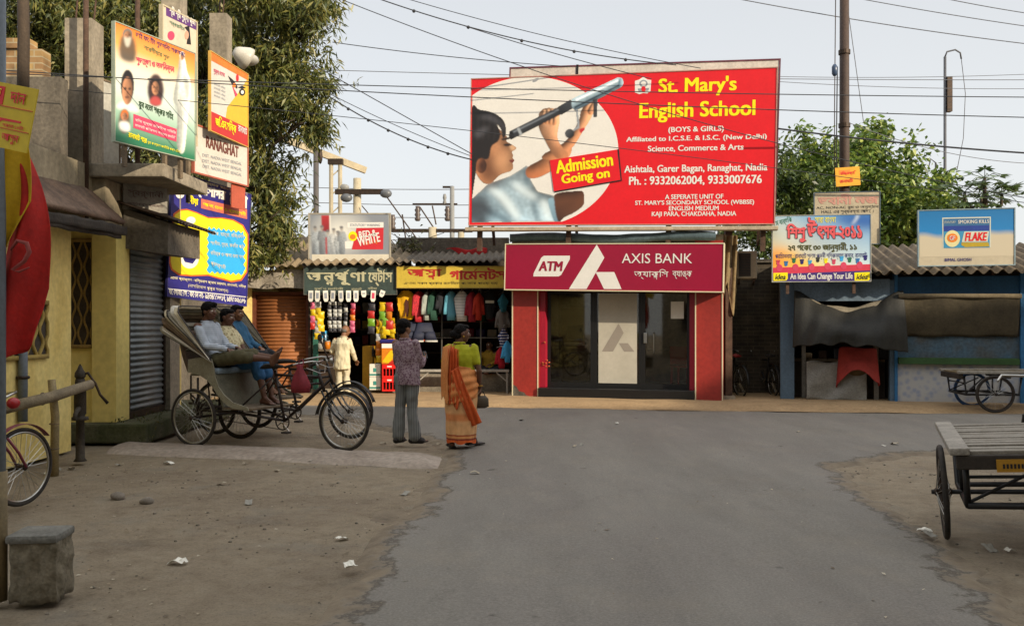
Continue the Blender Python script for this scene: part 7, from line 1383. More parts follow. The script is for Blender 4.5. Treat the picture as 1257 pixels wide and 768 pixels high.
# weeds on roofs and moss by the plinth
rs = np.random.RandomState(9)
wd = thing('roof_weed', 'scrubby dry weed growing on the shop roof beside cigarette billboard', 'plant', (gx(497, 22), 22, gz(315, 22))); m = MB(); [m.tube([(0, 0, -.1), (rs.normal(0, .2), 0, .25), (rs.normal(0, .4), rs.normal(0, .1), rs.uniform(.3, .6))], .008, 4) for _ in range(9)]; m.build('stems', BARK, wd); leaf_mesh('foliage', rs.normal(0, 1, (45, 3))*np.array([.3, .12, .16])+np.array([0, 0, .25]), .10, .05, .2, 6, .05, leaf_mat('weed_leaf', '#3c4326', '#5f6137', '#857a4c'), wd, rs)
gr = []
for i in range(170):
    u = rs.uniform(0, 1); gr.append((rs.uniform(-5.5, -4.82), 12.02+u*3.8, .0+ (.25 if rs.uniform() < .35 else rs.uniform(0, .05))))
g_ = leaf_mesh('grass_tufts', np.array(gr), .07, .016, -1.0, 6, .03, leaf_mat('moss_grass', '#38401f', '#4c4f28', '#6a6538'), None, rs); tag(g_, 'short mossy grass growing along the plinth under the steel shutter', 'grass', kind='stuff')
# ---------------------------------------------------------------- unseen blocks added behind the camera to shade the street and stalls
def block(label, x0, x1, y0, y1, h, cols, rows):
    t = thing('apartment_block', label, 'building', (x0, y1, 0)); w = x1-x0; MB().box((0, y0-y1, 0), (w, 0, h)).build('wall', PLAST, t); MB().box((-.1, y0-y1-.1, h), (w+.1, .1, h+.12)).build('roof_slab', CONC, t)
    for r in range(rows):
        for c in range(cols):
            x = (c+.5)*w/cols; z = 1.3+r*3.2; o = MB().box((x-.6, -.01, z), (x+.6, .05, z+1.3)).build('window', BFR, t)
# ---------------------------------------------------------------- stones and litter
for i, (px, py, s) in enumerate(((145, 607, .07), (180, 612, .06))):
    Y = F*EYE/(py-HZ); m = MB().ell((0, 0, 0), (s, s*.8, s*.6), 14); m.v = [tuple(Vector(v)*(1+.25*noise.noise(Vector(v)*20+Vector((i*5, 0, 0))))) for v in m.v]; o = m.build('stone', M('pale_stone', '#8a8073', .9, .3, 9, .3), smooth=True); o.location = (gx(px, Y), Y, -.045+ground_z(gx(px, Y), Y)+s*.42); tag(o, ['rounded pale stone lying left on the bare earth', 'smaller pale stone right of the other one'][i], 'stone')
lit = [(218, 685), (272, 590), (70, 573), (60, 577), (88, 571), (145, 567), (207, 565), (300, 566), (497, 601), (430, 697), (705, 549), (714, 547), (1135, 655), (1098, 546), (640, 517), (757, 521), (980, 531), (1215, 672), (1240, 674), (583, 582), (380, 563), (350, 556), (540, 546), (430, 543), (415, 533), (470, 541), (1140, 660), (1085, 548), (340, 574), (305, 612), (420, 655)]
PW = [PAPER, M('dull_litter', '#a59a86', .8, .1, 9, 0), M('wet_paper', '#8f8b80', .7, .1, 9, 0)]
for i, (px, py) in enumerate(lit):
    Y = F*EYE/(py-HZ); s = rnd.uniform(.03, .075); z0 = ground_z(gx(px, Y), Y)
    def sc(u, v): return ((u-.5)*s*1.6, (v-.5)*s, .012+.5*s*abs(noise.noise(Vector((u*2.2+i*3, v*2.2, i))))+.2*s*math.sin(u*4+i))
    o = MB().grid(sc, 5, 5, .0015).build('paper_scrap', PW[i % 3]); on_ = float(sdist(np.array([gx(px, Y)]), np.array([Y]))[0]) > -.1; o.location = (gx(px, Y), Y, z0*.35+.008 if on_ else z0-.042); o.rotation_euler.z = rnd.uniform(0, 6); tag(o, 'small pale crumpled scrap of litter lying on the street', 'litter', 'scraps of litter on the street')
deb = MB(); rs = np.random.RandomState(33); DM = [[], [], []]
for i in range(1700):
    if i < 1000: x, y = rs.uniform(-5.0, -.95), rs.uniform(4.2, 11.8)
    elif i < 1350: x, y = rs.uniform(2.9, 7.5), rs.uniform(5, 12.2)
    elif i < 1550: x, y = rs.uniform(-6, 8), rs.uniform(16.8, 18.6)
    else: x, y = rs.uniform(-1, 3.2), rs.uniform(4.5, 16)
    if noise.noise(Vector((x*.6, y*.6, 8))) < .0 and rs.uniform() < .75: continue
    s = rs.uniform(.006, .022); a = rs.uniform(0, 6.3); e = rs.uniform(.3, .8); z = (ground_z(x, y)-.04 if (x < -.95 or x > 2.9) and y < 16.5 else .045 if y > 16.5 else ground_z(x, y)*.35+.012); ca, sa = math.cos(a), math.sin(a)
    q = [(-s, 0, .001), (0, -s*e, .004+rs.uniform(0, .006)), (s, 0, .001+rs.uniform(0, .008)), (0, s*e, .004)]
    deb.add([(x+ca*p-sa*r, y+sa*p+ca*r, z+h) for p, r, h in q], [(0, 1, 2), (0, 2, 3)])
tag(deb.build('debris', leaf_mat('dry_debris', '#4c3f30', '#8f7d60', '#c2b8a2')), 'dry leaf bits and chips scattered over the earth and road', 'debris', kind='stuff')
peb = MB(); rs = np.random.RandomState(21)
for i in range(1500):
    x = rs.uniform(-4.5, -.9) if i < 650 else rs.uniform(3.2, 6.5); y = rs.uniform(4.3, 11) if i < 650 else rs.uniform(5, 11); s = min(.016, rs.gamma(1.5, .0035)+.003)
    if noise.noise(Vector((x*.9, y*.9, 2))) < .05 and rs.uniform() < .85: continue
    peb.ell((x, y, -.045+ground_z(x, y)+s*.3), (s, s*.8, s*.6), 5)
tag(peb.build('gravel', M('scattered_gravel', '#8f8576', .95, .4, 30, 0)), 'scattered small gravel on the bare earth beside the road', 'gravel', kind='stuff')
block('long unseen plastered block added behind the viewer to shade the street', -6, 33, -11, -4.2, 13.4, 12, 4)
block('taller unseen plastered block added behind the viewer to shade the right hand stalls', 33.2, 52, -12, -4.2, 15.6, 6, 5)

# ---------------------------------------------------------------- people
def fuse(mb, voxel, it=3, disp=0, dsc=14, seed=0):
    me = mb.mesh('tmp'); o = bpy.data.objects.new('tmp', me); COL.objects.link(o); md = o.modifiers.new('r', 'REMESH'); md.mode = 'VOXEL'; md.voxel_size = voxel
    dg = bpy.context.evaluated_depsgraph_get(); dg.update(); out = bpy.data.meshes.new_from_object(o.evaluated_get(dg)); bpy.data.objects.remove(o); bpy.data.meshes.remove(me)
    bm = bmesh.new(); bm.from_mesh(out)
    for _ in range(it): bmesh.ops.smooth_vert(bm, verts=bm.verts, factor=.5, use_axis_x=True, use_axis_y=True, use_axis_z=True)
    if disp:
        bm.normal_update()
        for v in bm.verts: c = v.co; v.co = c+v.normal*disp*(noise.noise(Vector((c.x*dsc, c.y*dsc, c.z*dsc*.6+seed)))+.6*noise.noise(Vector((c.x*dsc*2, c.y*dsc*2, c.z*dsc*1.2+seed))))
    bm.to_mesh(out); bm.free(); out.polygons.foreach_set('use_smooth', [True]*len(out.polygons)); return out
def put(me, name, mat, parent, extra=()):
    me.name = name; me.materials.clear(); me.materials.append(mat); [me.materials.append(x) for x in extra]; o = bpy.data.objects.new(name, me); COL.objects.link(o); o.parent = parent; return o
EYEM = M('eye_dark', '#1a1210', .3, 0, 1, 0); EYEW = M('eye_white', '#cfc8bd', .3, 0, 1, 0); LIPM = M('lip_brown', '#5b2b24', .6, .1, 9, 0)
HAIRM = M('black_hair', '#100c0b', .75, .3, 60, .5, spec=.15); GHAIR = M('grey_hair', '#6b6660', .7, .3, 60, .4)
def SK(n, h): return M(n, h, .55, .12, 12, .08)
def basis(f):
    f = Vector(f).normalized(); l = Vector((0, 0, 1)).cross(f).normalized(); return f, l, f.cross(l)
def head_prims(m, c, f, neck):
    f, l, u = basis(f); c = Vector(c); q = Matrix((f, l, u)).transposed(); T = lambda a, b, d: c+f*a+l*b+u*d
    m.ell(T(-.012, 0, .02), (.096, .075, .092), 20, q); m.ell(T(.026, 0, -.035), (.066, .060, .082), 18, q); m.ell(T(.038, 0, -.09), (.042, .042, .03), 14, q)
    m.cap(T(.082, 0, .012), T(.104, 0, -.026), .011, .016, 10); m.cap(T(.078, -.035, .03), T(.078, .035, .03), .013, .013, 8); m.ell(T(.086, 0, -.060), (.012, .025, .012), 10, q)
    for s in (-1, 1): m.ell(T(-.008, s*.074, -.01), (.022, .014, .034), 10, q); m.ell(T(.06, s*.038, -.03), (.03, .022, .026), 10, q)
    m.cap(T(-.02, 0, -.05), Vector(neck), .053, .06, 14); return T, q
def hand(m, w, d, n, th=1, curl=.5, sc=1):
    w, d, n = Vector(w), Vector(d).normalized(), Vector(n); n = (n-d*n.dot(d)).normalized(); s = d.cross(n)*th; q = Matrix((d, s, n)).transposed()
    m.ell(w+d*.045*sc, (.052*sc, .040*sc, .017*sc), 12, q)
    for k, (o, ln) in enumerate(((.030, .070), (.010, .080), (-.010, .074), (-.029, .058))):
        p = w+d*.082*sc+s*o*sc; c1 = curl*.6; a = (d*math.cos(c1)+n*math.sin(c1)); p1 = p+a*ln*.5*sc; c2 = curl*1.6; b = (d*math.cos(c2)+n*math.sin(c2)); p2 = p1+b*ln*.5*sc; m.cap(p, p1, .0095*sc, .009*sc, 8); m.cap(p1, p2, .009*sc, .0075*sc, 8)
    p = w+d*.03*sc+s*.036*sc; p1 = p+(d*.6+s*.7+n*.35).normalized()*.038*sc; m.cap(p, p1, .0125*sc, .0105*sc, 8); m.cap(p1, p1+(d*.85+s*.1+n*.5).normalized()*.032*sc, .0105*sc, .0085*sc, 8)
def foot(m, a, t_, r=1):
    a, t_ = Vector(a), Vector(t_).normalized(); b = Vector((0, 0, 1)); dn = -(b-t_*b.dot(t_)).normalized(); m.cap(a, a-t_*.04+dn*.05, .036*r, .034*r, 10); m.cap(a-t_*.045+dn*.05, a+t_*.10+dn*.052, .033*r, .034*r, 10); m.cap(a, a+t_*.09+dn*.045, .034*r, .03*r, 10)
    s = t_.cross(b).normalized()
    for k in range(5): m.cap(a+t_*.10+dn*.055+s*(k-2)*.015, a+t_*(.175-.012*abs(k-1))+dn*.062+s*(k-2)*.017, .014*r, .010*r, 8)
def torso_rings(hip, chest, neck, side, wh=.165, ww=.145, ws=.19, dp=.10, g=0):
    hip, chest, neck, side = Vector(hip), Vector(chest), Vector(neck), Vector(side).normalized(); ax = (chest-hip).normalized(); fr = ax.cross(side).normalized(); mid = hip.lerp(chest, .5)
    return [(hip-ax*.10, side*(wh*.82+g), fr*(dp*.9+g)), (hip, side*(wh+g), fr*(dp*1.02+g)), (mid, side*(ww+g), fr*(dp*.92+g)), (chest, side*(ws*.92+g), fr*(dp*1.08+g)), (chest.lerp(neck, .45), side*(ws*.86+g), fr*(dp*.92+g)), (chest.lerp(neck, .78), side*(ws*.55+g), fr*(dp*.65+g)), (neck, side*(.06+g*.3), fr*(.06+g*.3))]
def paint_face(me, T):
    for p in me.polygons:
        c = p.center
        for s in (-1, 1):
            if (c-T(.088, s*.031, .008)).length < .011: p.material_index = 1
            elif (c-T(.086, s*.031, .008)).length < .017 and abs((c-T(.086, s*.031, .008)).z) < .008: p.material_index = 2
            elif abs(c.z-T(.09, s*.034, .034).z) < .006 and (c-T(.085, s*.034, .034)).length < .026: p.material_index = 1
        if (c-T(.096, 0, -.062)).length < .022 and abs(c.z-T(.09, 0, -.062).z) < .008: p.material_index = 3
def person(label, loc, rz, J, skin, shirt, trousers, hair='short', sleeve='long', group=None, sc=1, shoes=None, lower='trousers', trr=.07, extra=None, wear=True, flare=0):
    t = thing('person', label, 'person', loc, rz, group)
    m = MB(); V = {k: (Vector(v) if not isinstance(v, (int, float)) else v) for k, v in J.items()}
    T, q = head_prims(m, V['head'], V['face'], V['neck'])
    side = V['sr']-V['sl']; m.loft(torso_rings(V['hip'], V['chest'], V['neck'], side), 24)
    hs = (V['hr']-V['hl']).normalized()
    for k in 'lr':
        m.cap(V['s'+k], V['e'+k], .046, .036, 12); m.cap(V['e'+k], V['w'+k], .037, .025, 12); m.cap(V['chest'], V['s'+k], .08, .05, 12)
        hd = V.get('hd'+k, V['w'+k]-V['e'+k]); hn_ = V.get('hn'+k, Vector((0, 0, -1))); hand(m, V['w'+k], hd, hn_, 1 if k == 'l' else -1, V.get('curl', .6))
        m.cap(V['h'+k], V['k'+k], .078, .052, 14); m.cap(V['k'+k], V['k'+k].lerp(V['a'+k], .35), .050, .051, 12); m.cap(V['k'+k].lerp(V['a'+k], .35), V['a'+k], .051, .034, 12); foot(m, V['a'+k], V['t'+k])
    me = fuse(m, .0075, 2); b = put(me, 'body', skin, t, (EYEM, EYEW, LIPM)); paint_face(me, T)
    # hair
    m = MB()
    if hair == 'bald': m.ell(T(-.04, 0, -.01), (.072, .079, .055), 18, q); hm = GHAIR
    else:
        m.ell(T(-.024, 0, .034), (.092, .083, .088), 20, q); m.ell(T(.03, 0, .082), (.062, .064, .032), 14, q); m.ell(T(-.055, 0, -.03), (.05, .07, .06), 14, q); hm = HAIRM
        if hair == 'bun': m.ell(T(-.115, 0, -.02), (.055, .06, .055), 14, q)
        if hair == 'full': m.ell(T(-.02, 0, .05), (.105, .092, .085), 20, q); m.ell(T(.05, .02, .09), (.055, .05, .035), 14, q)
    put(fuse(m, .010, 1, .006, 40), 'hair', hm, t)
    # shirt
    if shirt:
        m = MB(); rg = torso_rings(V['hip'], V['chest'], V['neck'], side, g=.021); ax = (V['chest']-V['hip']).normalized()
        rg[0] = (V['hip']-ax*V.get('tail', .14), rg[1][1]*1.04, rg[1][2]*1.06); rg[-1] = (rg[-1][0]-ax*.012, rg[-1][1], rg[-1][2]); m.loft(rg, 28)
        for k in 'lr':
            m.cap(V['chest'], V['s'+k]-Vector((0, 0, .012)), .085, .056, 12); m.cap(V['s'+k]-Vector((0, 0, .008)), V['e'+k], .058, .052, 12)
            if sleeve == 'long': m.cap(V['e'+k], V['e'+k].lerp(V['w'+k], .85), .054, .044, 12)
            elif sleeve == 'half': pass
        if sleeve == 'short':
            m2 = MB(); m2.loft(rg, 28)
            for k in 'lr': m2.cap(V['chest'], V['s'+k]-Vector((0, 0, .008)), .085, .06, 12); m2.cap(V['s'+k]-Vector((0, 0, .01)), V['s'+k].lerp(V['e'+k], .62), .065, .059, 12)
            m = m2
        sh = put(fuse(m, .010, 1, .017, 10, 3), 'shirt', shirt, t)
        n_ = V['neck']; fr = Vector(V['face']).normalized(); mm = MB(); mm.torus(n_-ax*.005, .068, .014, 'z', 24, 6); put(fuse(mm, .008, 1), 'collar', shirt, t)
    if trousers:
        m = MB(); m.loft([(V['hip']+Vector((0, 0, .06)) if lower != 'seated' else V['hip']+(V['chest']-V['hip']).normalized()*.06, hs*.155, hs.cross(Vector((0, 0, 1)))*.095), (V['hip']-Vector((0, 0, .02)), hs*.165, hs.cross(Vector((0, 0, 1)))*.108), (V['hip']-Vector((0, 0, .09)), hs*.165, hs.cross(Vector((0, 0, 1)))*.112)], 22)
        for k in 'lr':
            e = V['k'+k].lerp(V['a'+k], V.get('cuff', .98)); m.cap(V['h'+k], V['k'+k], .100, trr+.004, 14); m.cap(V['k'+k], e, trr, trr+flare, 14)
        put(fuse(m, .010, 1, .016, 9, 8), 'trousers', trousers, t)
    if shoes:
        for k in 'lr':
            m = MB(); foot(m, V['a'+k]+Vector((0, 0, -.004)), V['t'+k], 1.28); put(fuse(m, .008, 1), 'shoe', shoes, t)
    if extra: extra(t, V, T)
    return t
# young man with a phone, seen from behind
X0, Y0 = gx(500, 12.05), 12.05
def phone(t, V, T): o = MB().bbox((-.03, -.006, -.05), (.03, .006, .06), .005).build('phone', BFR, t); o.location = V['wr']+Vector((.02, .10, .05)); o.rotation_euler = (.4, 0, .5)
YM = dict(head=(-.04, -.01, 1.535), face=(.62, .78, -.12), neck=(-.03, -.02, 1.40), chest=(-.01, 0, 1.24), hip=(0, 0, .92), sl=(-.165, .06, 1.335), sr=(.125, -.09, 1.335), el=(-.15, .20, 1.07), er=(.19, -.02, 1.05), wl=(.06, .36, 1.10), wr=(.19, .22, 1.12), hl=(-.085, .03, .88), hr=(.085, -.03, .88), kl=(-.10, .05, .49), kr=(.06, -.01, .49), al=(-.13, .03, .085), ar=(.10, -.02, .085), tl=(.45, .75, 0), tr=(.95, .1, 0), hnr=(0, .3, 1), hnl=(0, .3, 1), curl=.8)
person('young man in purple check shirt and flared grey jeans seen from behind', (X0, Y0, .012), 0, YM, SK('brown_skin', '#7a5339'), spot_mat('purple_check_cloth', '#5b3b4b', '#8d7a80', 38, (.25, .6), .85), wave_mat('faded_grey_denim', '#595b5a', '#7b7d79', 14, 'X', .9), 'full', 'long', None, 1, M('dark_sandal', '#1f1815', .6, .2, 9, .1), trr=.070, flare=.012)
t_ = thing('mobile_phone', 'dark mobile phone in the hands of the young man', 'phone', (X0+.21, Y0+.32, 1.18), .6, pitch=-.5); MB().bbox((-.026, -.006, -.055), (.026, .006, .055), .005).build('phone_body', BFR, t_); MB().box((-.022, -.0075, -.045), (.022, -.0065, .045)).build('screen', M('phone_screen', '#20242a', .15, 0, 1, 0), t_)
# woman in an orange and cream sari
X1, Y1 = gx(566, 11.65), 11.65
SARI = M('cream_sari', '#c4a17c', .8, .2, 7, .15, col2='#a87f58'); SARO = M('orange_sari', '#c8571c', .75, .2, 6, .15, col2='#a63f12'); SARD = M('sari_band', '#8f2f14', .8, .15, 8, .1)
WM = dict(head=(.015, .0, 1.475), face=(.93, .30, -.05), neck=(-.02, 0, 1.355), chest=(-.005, .0, 1.20), hip=(0, 0, .90), sl=(-.165, .04, 1.285), sr=(.165, -.03, 1.285), el=(-.23, .06, 1.0), er=(.235, -.05, .99), wl=(-.22, .16, .80), wr=(.245, .02, .765), hl=(-.08, .02, .86), hr=(.08, 0, .86), kl=(-.07, .02, .47), kr=(.07, .07, .47), al=(-.12, .0, .085), ar=(.12, .12, .10), tl=(-.25, .95, -.02), tr=(.8, .55, -.25), hnr=(-1, 0, -.1), hnl=(1, 0, 0), curl=.9)
def sari(t, V, T):
    N = 64; n = 120; vs = []; sk = MB()
    for i in range(N+1):
        u = i/N; z = .985-.925*u; a = .150+.062*math.sin(min(1, u*2.4)*math.pi/2)-.046*max(0, u-.35); b = .122+.048*math.sin(min(1, u*3)*math.pi/2)+.02*u
        for j in range(n):
            an = 2*math.pi*j/n; dg = an*1.0+u*2.2
            w = 1+.05*u*math.sin(an*8+u*2.4)+.028*u*math.sin(an*15-u*3)+.018*math.sin(dg*5)*min(1, u*4)+.012*math.sin(dg*9+1)*min(1, u*3)+.02*math.sin(an*3+u*5)
            vs.append((.004*u+a*math.cos(an)*w, .03*u+b*math.sin(an)*w, z+.014*u*math.sin(an*5)))
    fs = [(i*n+j, i*n+(j+1) % n, (i+1)*n+(j+1) % n, (i+1)*n+j) for i in range(N) for j in range(n)]; sk.add(vs, fs+[tuple(range(n-1, -1, -1))])
    sm = bpy.data.materials.new('sari_cloth'); sm.use_nodes = True; nn = sm.node_tree.nodes; ll = sm.node_tree.links; pb = nn['Principled BSDF']; pb.inputs['Roughness'].default_value = .8
    tc = nn.new('ShaderNodeTexCoord'); sx = nn.new('ShaderNodeSeparateXYZ'); ll.new(tc.outputs['Object'], sx.inputs[0]); rp = nn.new('ShaderNodeValToRGB'); ll.new(sx.outputs[2], rp.inputs[0]); e_ = rp.color_ramp.elements
    e_[0].position = 0; e_[0].color = (*hexc('#c8571c'), 1); e_[1].position = 1; e_[1].color = (*hexc('#cf9c68'), 1)
    for p_, c_ in ((.095, '#c8571c'), (.10, '#7c2a12'), (.118, '#7c2a12'), (.123, '#c9884f'), (.150, '#c9884f'), (.155, '#8f3514'), (.166, '#8f3514'), (.172, '#cf9c68'), (.33, '#cf9c68'), (.36, '#c47a44'), (.42, '#c47a44'), (.46, '#cf9c68')):
        k_ = e_.new(p_); k_.color = (*hexc(c_), 1)
    nz_ = nn.new('ShaderNodeTexNoise'); nz_.inputs['Scale'].default_value = 9; nz_.inputs['Detail'].default_value = 5; ll.new(tc.outputs['Object'], nz_.inputs[0]); mr_ = nn.new('ShaderNodeMapRange'); mr_.inputs[1].default_value = .3; mr_.inputs[2].default_value = .7; mr_.inputs[3].default_value = .75; mr_.inputs[4].default_value = 1.1; ll.new(nz_.outputs[0], mr_.inputs[0])
    mx_ = nn.new('ShaderNodeMix'); mx_.data_type = 'RGBA'; mx_.blend_type = 'MULTIPLY'; mx_.inputs[0].default_value = 1; ll.new(rp.outputs[0], mx_.inputs[6]); ll.new(mr_.outputs[0], mx_.inputs[7]); ll.new(mx_.outputs[2], pb.inputs['Base Color'])
    sk.build('sari_skirt', sm, t, True)
    # pleated end over the left shoulder hanging down the back
    def pal(u, v):
        wtop = .12; x = -.035-(wtop+.075*v)*u+.02*v; y = -.105-.035*math.sin(min(1, v*3)*math.pi*.5)-.055*v*(1-u*.6)+.05*u*v+.014*math.sin(u*24+v*2)+.006*math.sin(u*41-v*3); z = 1.34-.03*abs(u-.4)-v*(.74+.07*math.sin(u*5)+.05*math.sin(u*11))
        if v < .12: k = 1-v/.12; y += k*.10; z += .02*(1-k)-.0*k
        return (x, y, z)
    MB().grid(pal, 44, 46, .006).build('sari_end', SARO, t, True)
    def pal2(u, v):   # lighter strip at the outer left edge
        x = -.135-.10*u-.03*v*(1-v)*2-.015*v; y = -.105-.05*math.sin(min(1, v*3)*1.57)+.010*math.sin(u*16+v*3)+.10*u*u; z = 1.325-.03*u-v*(.70+.06*math.sin(u*6)); return (x, y, z)
    MB().grid(pal2, 10, 40, .006).build('sari_fall', M('pale_orange_sari', '#cf8c50', .8, .2, 7, .15, col2='#bd7038'), t, True)
    def band(u, v):   # orange band sweeping from the back down to the right hip and hem
        a0 = Vector((-.07, -.155, 1.02)); a1 = Vector((.02, -.205, .72)); a2 = Vector((.13, -.175, .50)); a3 = Vector((.205, -.10, .30)); w = v; p = (a0*(1-w)**3+a1*3*w*(1-w)**2+a2*3*w*w*(1-w)+a3*w**3); d = Vector((.075+.03*v, .0, .045)); q = p+d*(u-.5)*1.25; q.y += -.012*math.sin(u*13+v*4)-.012; return q
    MB().grid(band, 18, 40, .006).build('sari_band', SARO, t, True)
    def wrap(u, v):   # upper sari cloth drawn from the right waist back across the hips, edge falling on a diagonal
        a = -.80*math.pi+u*1.02*math.pi; lo = .30+.22*(1-u); k_ = min(1, v*1.6); r1 = .165+.055*math.sin(k_*1.57)-.012*v; r2 = .140+.045*math.sin(k_*1.57); z = 1.03+.03*math.cos(u*3.0)-v*lo; w = .008*math.sin(v*26+u*7)+.006*math.sin(v*13-u*9)
        return (math.cos(a)*(r1+w)+.005, math.sin(a)*(r2+w)+.004, z)
    MB().grid(wrap, 50, 34, .004).build('sari_wrap', M('peach_sari', '#cb8a50', .8, .2, 7, .15, col2='#c06c30'), t, True)
    for k, z in ((0, .0), (1, .014), (2, .028)): MB().torus(V['wr'].lerp(V['er'], .10+z), .036, .005, 'z', 24, 6).build('bangle', M('gold_bangle', '#a8812f', .35, .1, 9, 0, .8), t, True)
    MB().ell(T(.0, -.082, -.045), (.012, .008, .014), 8).build('earring', M('gold_bangle', '#a8812f'), t, True)
person('woman in orange and cream sari with lime blouse walking towards the shops', (X1, Y1, .012), 0, WM, SK('dark_brown_skin', '#5d3c2a'), M('lime_blouse', '#a3a315', .8, .12, 7, .1), None, 'bun', 'short', None, 1, None, extra=sari)
t_ = thing('hand_purse', 'small olive brown purse held low in the right hand of the sari woman', 'purse', (X1+.262, Y1+.03, .60), .2); MB().loft([((0, 0, -.09), (.05, 0, 0), (0, .02, 0)), ((0, 0, -.07), (.10, 0, 0), (0, .035, 0)), ((0, 0, .03), (.095, 0, 0), (0, .035, 0)), ((0, 0, .07), (.06, 0, 0), (0, .02, 0))], 20).build('purse_body', M('olive_purse', '#4a4030', .6, .2, 9, .1), t_, True); MB().tube([(-.05, 0, .06), (-.02, 0, .12), (.03, 0, .12), (.05, 0, .06)], .006, 6).build('strap', RUBBER, t_, True)
for k, (a, tt, zz) in enumerate((((-.12, .0), (-.25, .95), 0), ((.12, .12), (.8, .55), .015))):
    d = Vector((*tt, 0)).normalized(); t_ = thing('sandal', ['flat dark sandal under the left foot of the sari woman', 'flat dark sandal under the raised right foot of the sari woman'][k], 'sandal', (X1+a[0]+d.x*.05, Y1+a[1]+d.y*.05, .004+zz), math.atan2(d.y, d.x)); MB().bbox((-.12, -.045, 0), (.15, .045, .022), .01).build('sole', M('dark_sandal', '#1f1815'), t_); MB().tube([(.02, -.045, .02), (.04, 0, .075), (.02, .045, .02)], .008, 6).build('strap', M('dark_sandal', '#1f1815'), t_, True)
# man in white at the store
X2, Y2 = gx(420, 19.7), 19.7
SM = dict(head=(.07, .06, 1.40), face=(.75, .62, -.25), neck=(.03, .0, 1.275), chest=(.0, -.02, 1.12), hip=(0, -.02, .80), sl=(-.165, .03, 1.20), sr=(.165, -.05, 1.20), el=(-.24, .05, .94), er=(.235, -.02, .93), wl=(-.20, .24, .90), wr=(.27, .14, .76), hl=(-.08, 0, .78), hr=(.08, -.02, .78), kl=(-.07, .02, .42), kr=(.09, .02, .42), al=(-.06, -.02, .08), ar=(.12, -.02, .08), tl=(.1, .95, 0), tr=(.3, .9, 0), tail=.24, curl=.5)
WC = M('white_kurta_cloth', '#c7bd9f', .85, .1, 6, .15); person('older bald man in white kurta and trousers at the store counter', (X2, Y2, .06), 0, SM, SK('brown_skin', '#7a5339'), WC, M('white_trouser_cloth', '#beb59b', .85, .1, 6, .15), 'bald', 'long', None, 1, M('dark_sandal', '#1f1815'), trr=.07, flare=.01)
MB().box((0, 0, 0), (0, 0, 0))
# resting driver on the nearer rickshaw (poses in the rickshaw's own frame)
RM = dict(head=(.03, -.18, 1.775), face=(.96, -.1, .0), neck=(-.02, -.18, 1.645), chest=(.0, -.18, 1.47), hip=(.13, -.18, 1.13), sl=(-.02, -.01, 1.575), sr=(-.02, -.35, 1.575), el=(.16, .0, 1.30), er=(.16, -.38, 1.32), wl=(.40, -.08, 1.29), wr=(.42, -.27, 1.27), hl=(.14, -.10, 1.11), hr=(.14, -.27, 1.11), kl=(.58, -.10, 1.20), kr=(.60, -.26, 1.18), al=(.98, -.05, 1.17), ar=(1.0, -.12, 1.15), tl=(.45, .0, 1), tr=(.55, .1, .95), hnr=(0, .2, -1), hnl=(0, -.2, -1), curl=.5, cuff=.30, tail=.10)
OLIVE = M('olive_trouser_cloth', '#4f4a31', .9, .2, 6, .15); person('resting man in pale striped shirt with bare feet up on the rickshaw saddle', RC, -RTH, RM, SK('dark_brown_skin', '#5d3c2a'), wave_mat('pale_striped_cloth', '#7f8996', '#aeb4bb', 12, 'Z', .85), OLIVE, 'full', 'long', None, 1, None, lower='seated', trr=.085)
RM2 = dict(head=(.02, .18, 1.70), face=(.9, .1, -.1), neck=(-.03, .18, 1.575), chest=(.0, .18, 1.41), hip=(.12, .18, 1.12), sl=(-.03, .34, 1.50), sr=(-.03, .02, 1.50), el=(.14, .36, 1.25), er=(.16, .02, 1.25), wl=(.38, .26, 1.19), wr=(.38, .12, 1.17), hl=(.13, .26, 1.10), hr=(.13, .10, 1.10), kl=(.58, .27, 1.08), kr=(.58, .10, 1.08), al=(.70, .27, .62), ar=(.72, .10, .62), tl=(.95, 0, -.1), tr=(.95, 0, -.1), hnr=(0, .2, -1), hnl=(0, -.2, -1), curl=.5, cuff=.35, tail=.10)
person('man in cream patterned shirt and blue lungi sitting behind the resting man', RC, -RTH, RM2, SK('dark_brown_skin', '#5d3c2a'), spot_mat('cream_print_cloth', '#8a7a55', '#c2b892', 26, (.2, .5)), M('blue_lungi', '#2b5b86', .85, .2, 6, .15), 'short', 'short', None, 1, None, lower='seated', trr=.08)
RM3 = dict(RM2); RM3.update({k: tuple(Vector(v)+Vector((.02, -.22, .05))) for k, v in RM2.items() if isinstance(v, tuple) and k not in ('face', 'tl', 'tr', 'hnr', 'hnl')})
person('man in blue shirt sitting upright on the farther rickshaw', RC2, -R(26), RM3, SK('brown_skin', '#7a5339'), M('mid_blue_shirt', '#2f5f80', .85, .2, 7, .15), M('dark_trouser_cloth', '#25262b', .9, .2, 6, .15), 'short', 'long', None, 1, None, lower='seated', trr=.08)
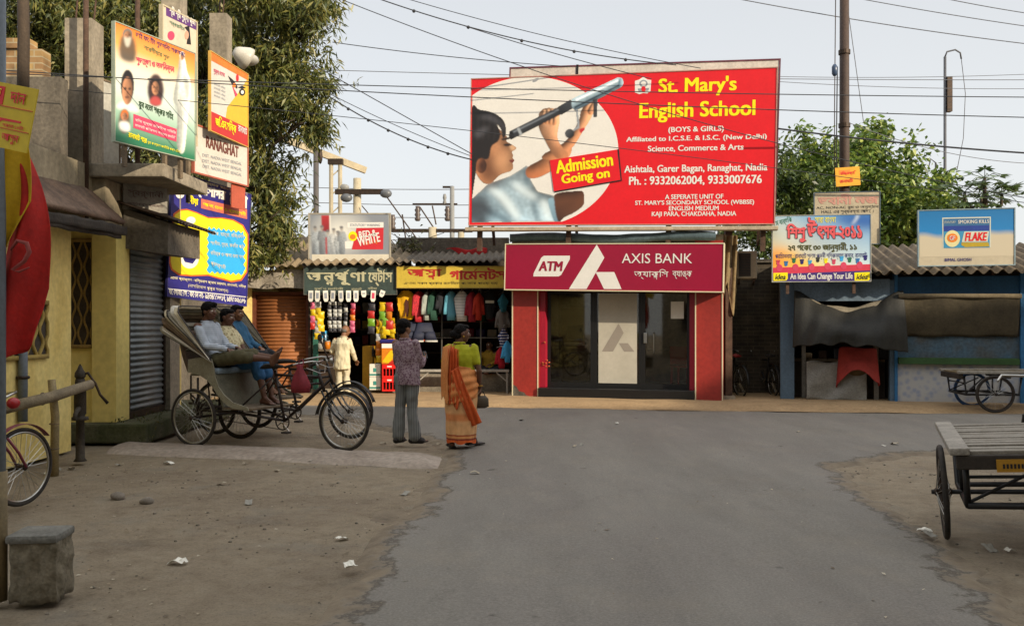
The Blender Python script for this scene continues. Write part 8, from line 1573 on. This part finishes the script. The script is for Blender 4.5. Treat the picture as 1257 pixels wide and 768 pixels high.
# shopkeeper sitting low behind the bench
X3, Y3 = gx(600, 21.0), 21.0
KM = dict(head=(.02, .1, .66), face=(-.6, -.8, 0), neck=(.0, .08, .53), chest=(.0, .06, .37), hip=(.0, .05, .08), sl=(.16, .02, .46), sr=(-.16, .10, .46), el=(.22, -.12, .28), er=(-.22, -.1, .28), wl=(.05, -.25, .22), wr=(-.38, -.22, .24), hl=(.09, .02, .08), hr=(-.09, .04, .08), kl=(.33, -.22, .12), kr=(-.30, -.22, .12), al=(.02, -.30, .06), ar=(-.0, -.20, .06), tl=(-.9, -.2, 0), tr=(.9, -.2, 0), curl=.5, tail=.06)
person('shopkeeper in mustard shirt sitting cross legged in the garment shop', (X3, Y3, .46), 0, KM, SK('dark_brown_skin', '#5d3c2a'), M('mustard_shirt', '#9a7a20', .85, .15, 7, .15), M('dark_trouser_cloth', '#25262b'), 'short', 'long', None, 1, None, lower='seated', trr=.075)

# ---------------------------------------------------------------- every separate piece of these parts becomes a part of its own
SPLIT = set('mudguard node_ring edge_trim pillar pillar_return side_wall post inner_post support_post support_strut concrete_post side_panel side_board cross_beam reinforcing_rod shelf rail_bracket bracket grip pedal printed_eye broken_brickwork parapet glazing_bar hand_print shutter_frame upper_wall collar stay_wire awning_edge clamp_band brace portrait wall back_wall fork crank saddle louvre cross_arm side_rail jar_lid printed_figure'.split())
for o in list(bpy.data.objects):
    st_ = o.name.split('.')[0]
    if o.type != 'MESH' or st_ not in SPLIT or o.parent is None: continue
    me = o.data; nv = len(me.vertices); par = list(range(nv))
    def find(a):
        while par[a] != a: par[a] = par[par[a]]; a = par[a]
        return a
    for e in me.edges:
        a, b = find(e.vertices[0]), find(e.vertices[1])
        if a != b: par[a] = b
    groups = {}
    for p in me.polygons: groups.setdefault(find(p.vertices[0]), []).append(p)
    if len(groups) < 2 or len(groups) > 40: continue
    meshes = []
    for ps in groups.values():
        idx = {}; vs_ = []; fs_ = []
        for p in ps:
            f_ = []
            for i in p.vertices:
                if i not in idx: idx[i] = len(vs_); vs_.append(me.vertices[i].co.copy())
                f_.append(idx[i])
            fs_.append(f_)
        n_ = bpy.data.meshes.new(st_); n_.from_pydata(vs_, [], fs_); n_.polygons.foreach_set('use_smooth', [p.use_smooth for p in ps]); n_.update()
        for mt in me.materials: n_.materials.append(mt)
        meshes.append(n_)
    o.data = meshes[0]
    for n_ in meshes[1:]:
        c = bpy.data.objects.new(st_, n_); COL.objects.link(c); c.parent = o.parent; c.matrix_parent_inverse = o.matrix_parent_inverse.copy(); c.matrix_basis = o.matrix_basis.copy()
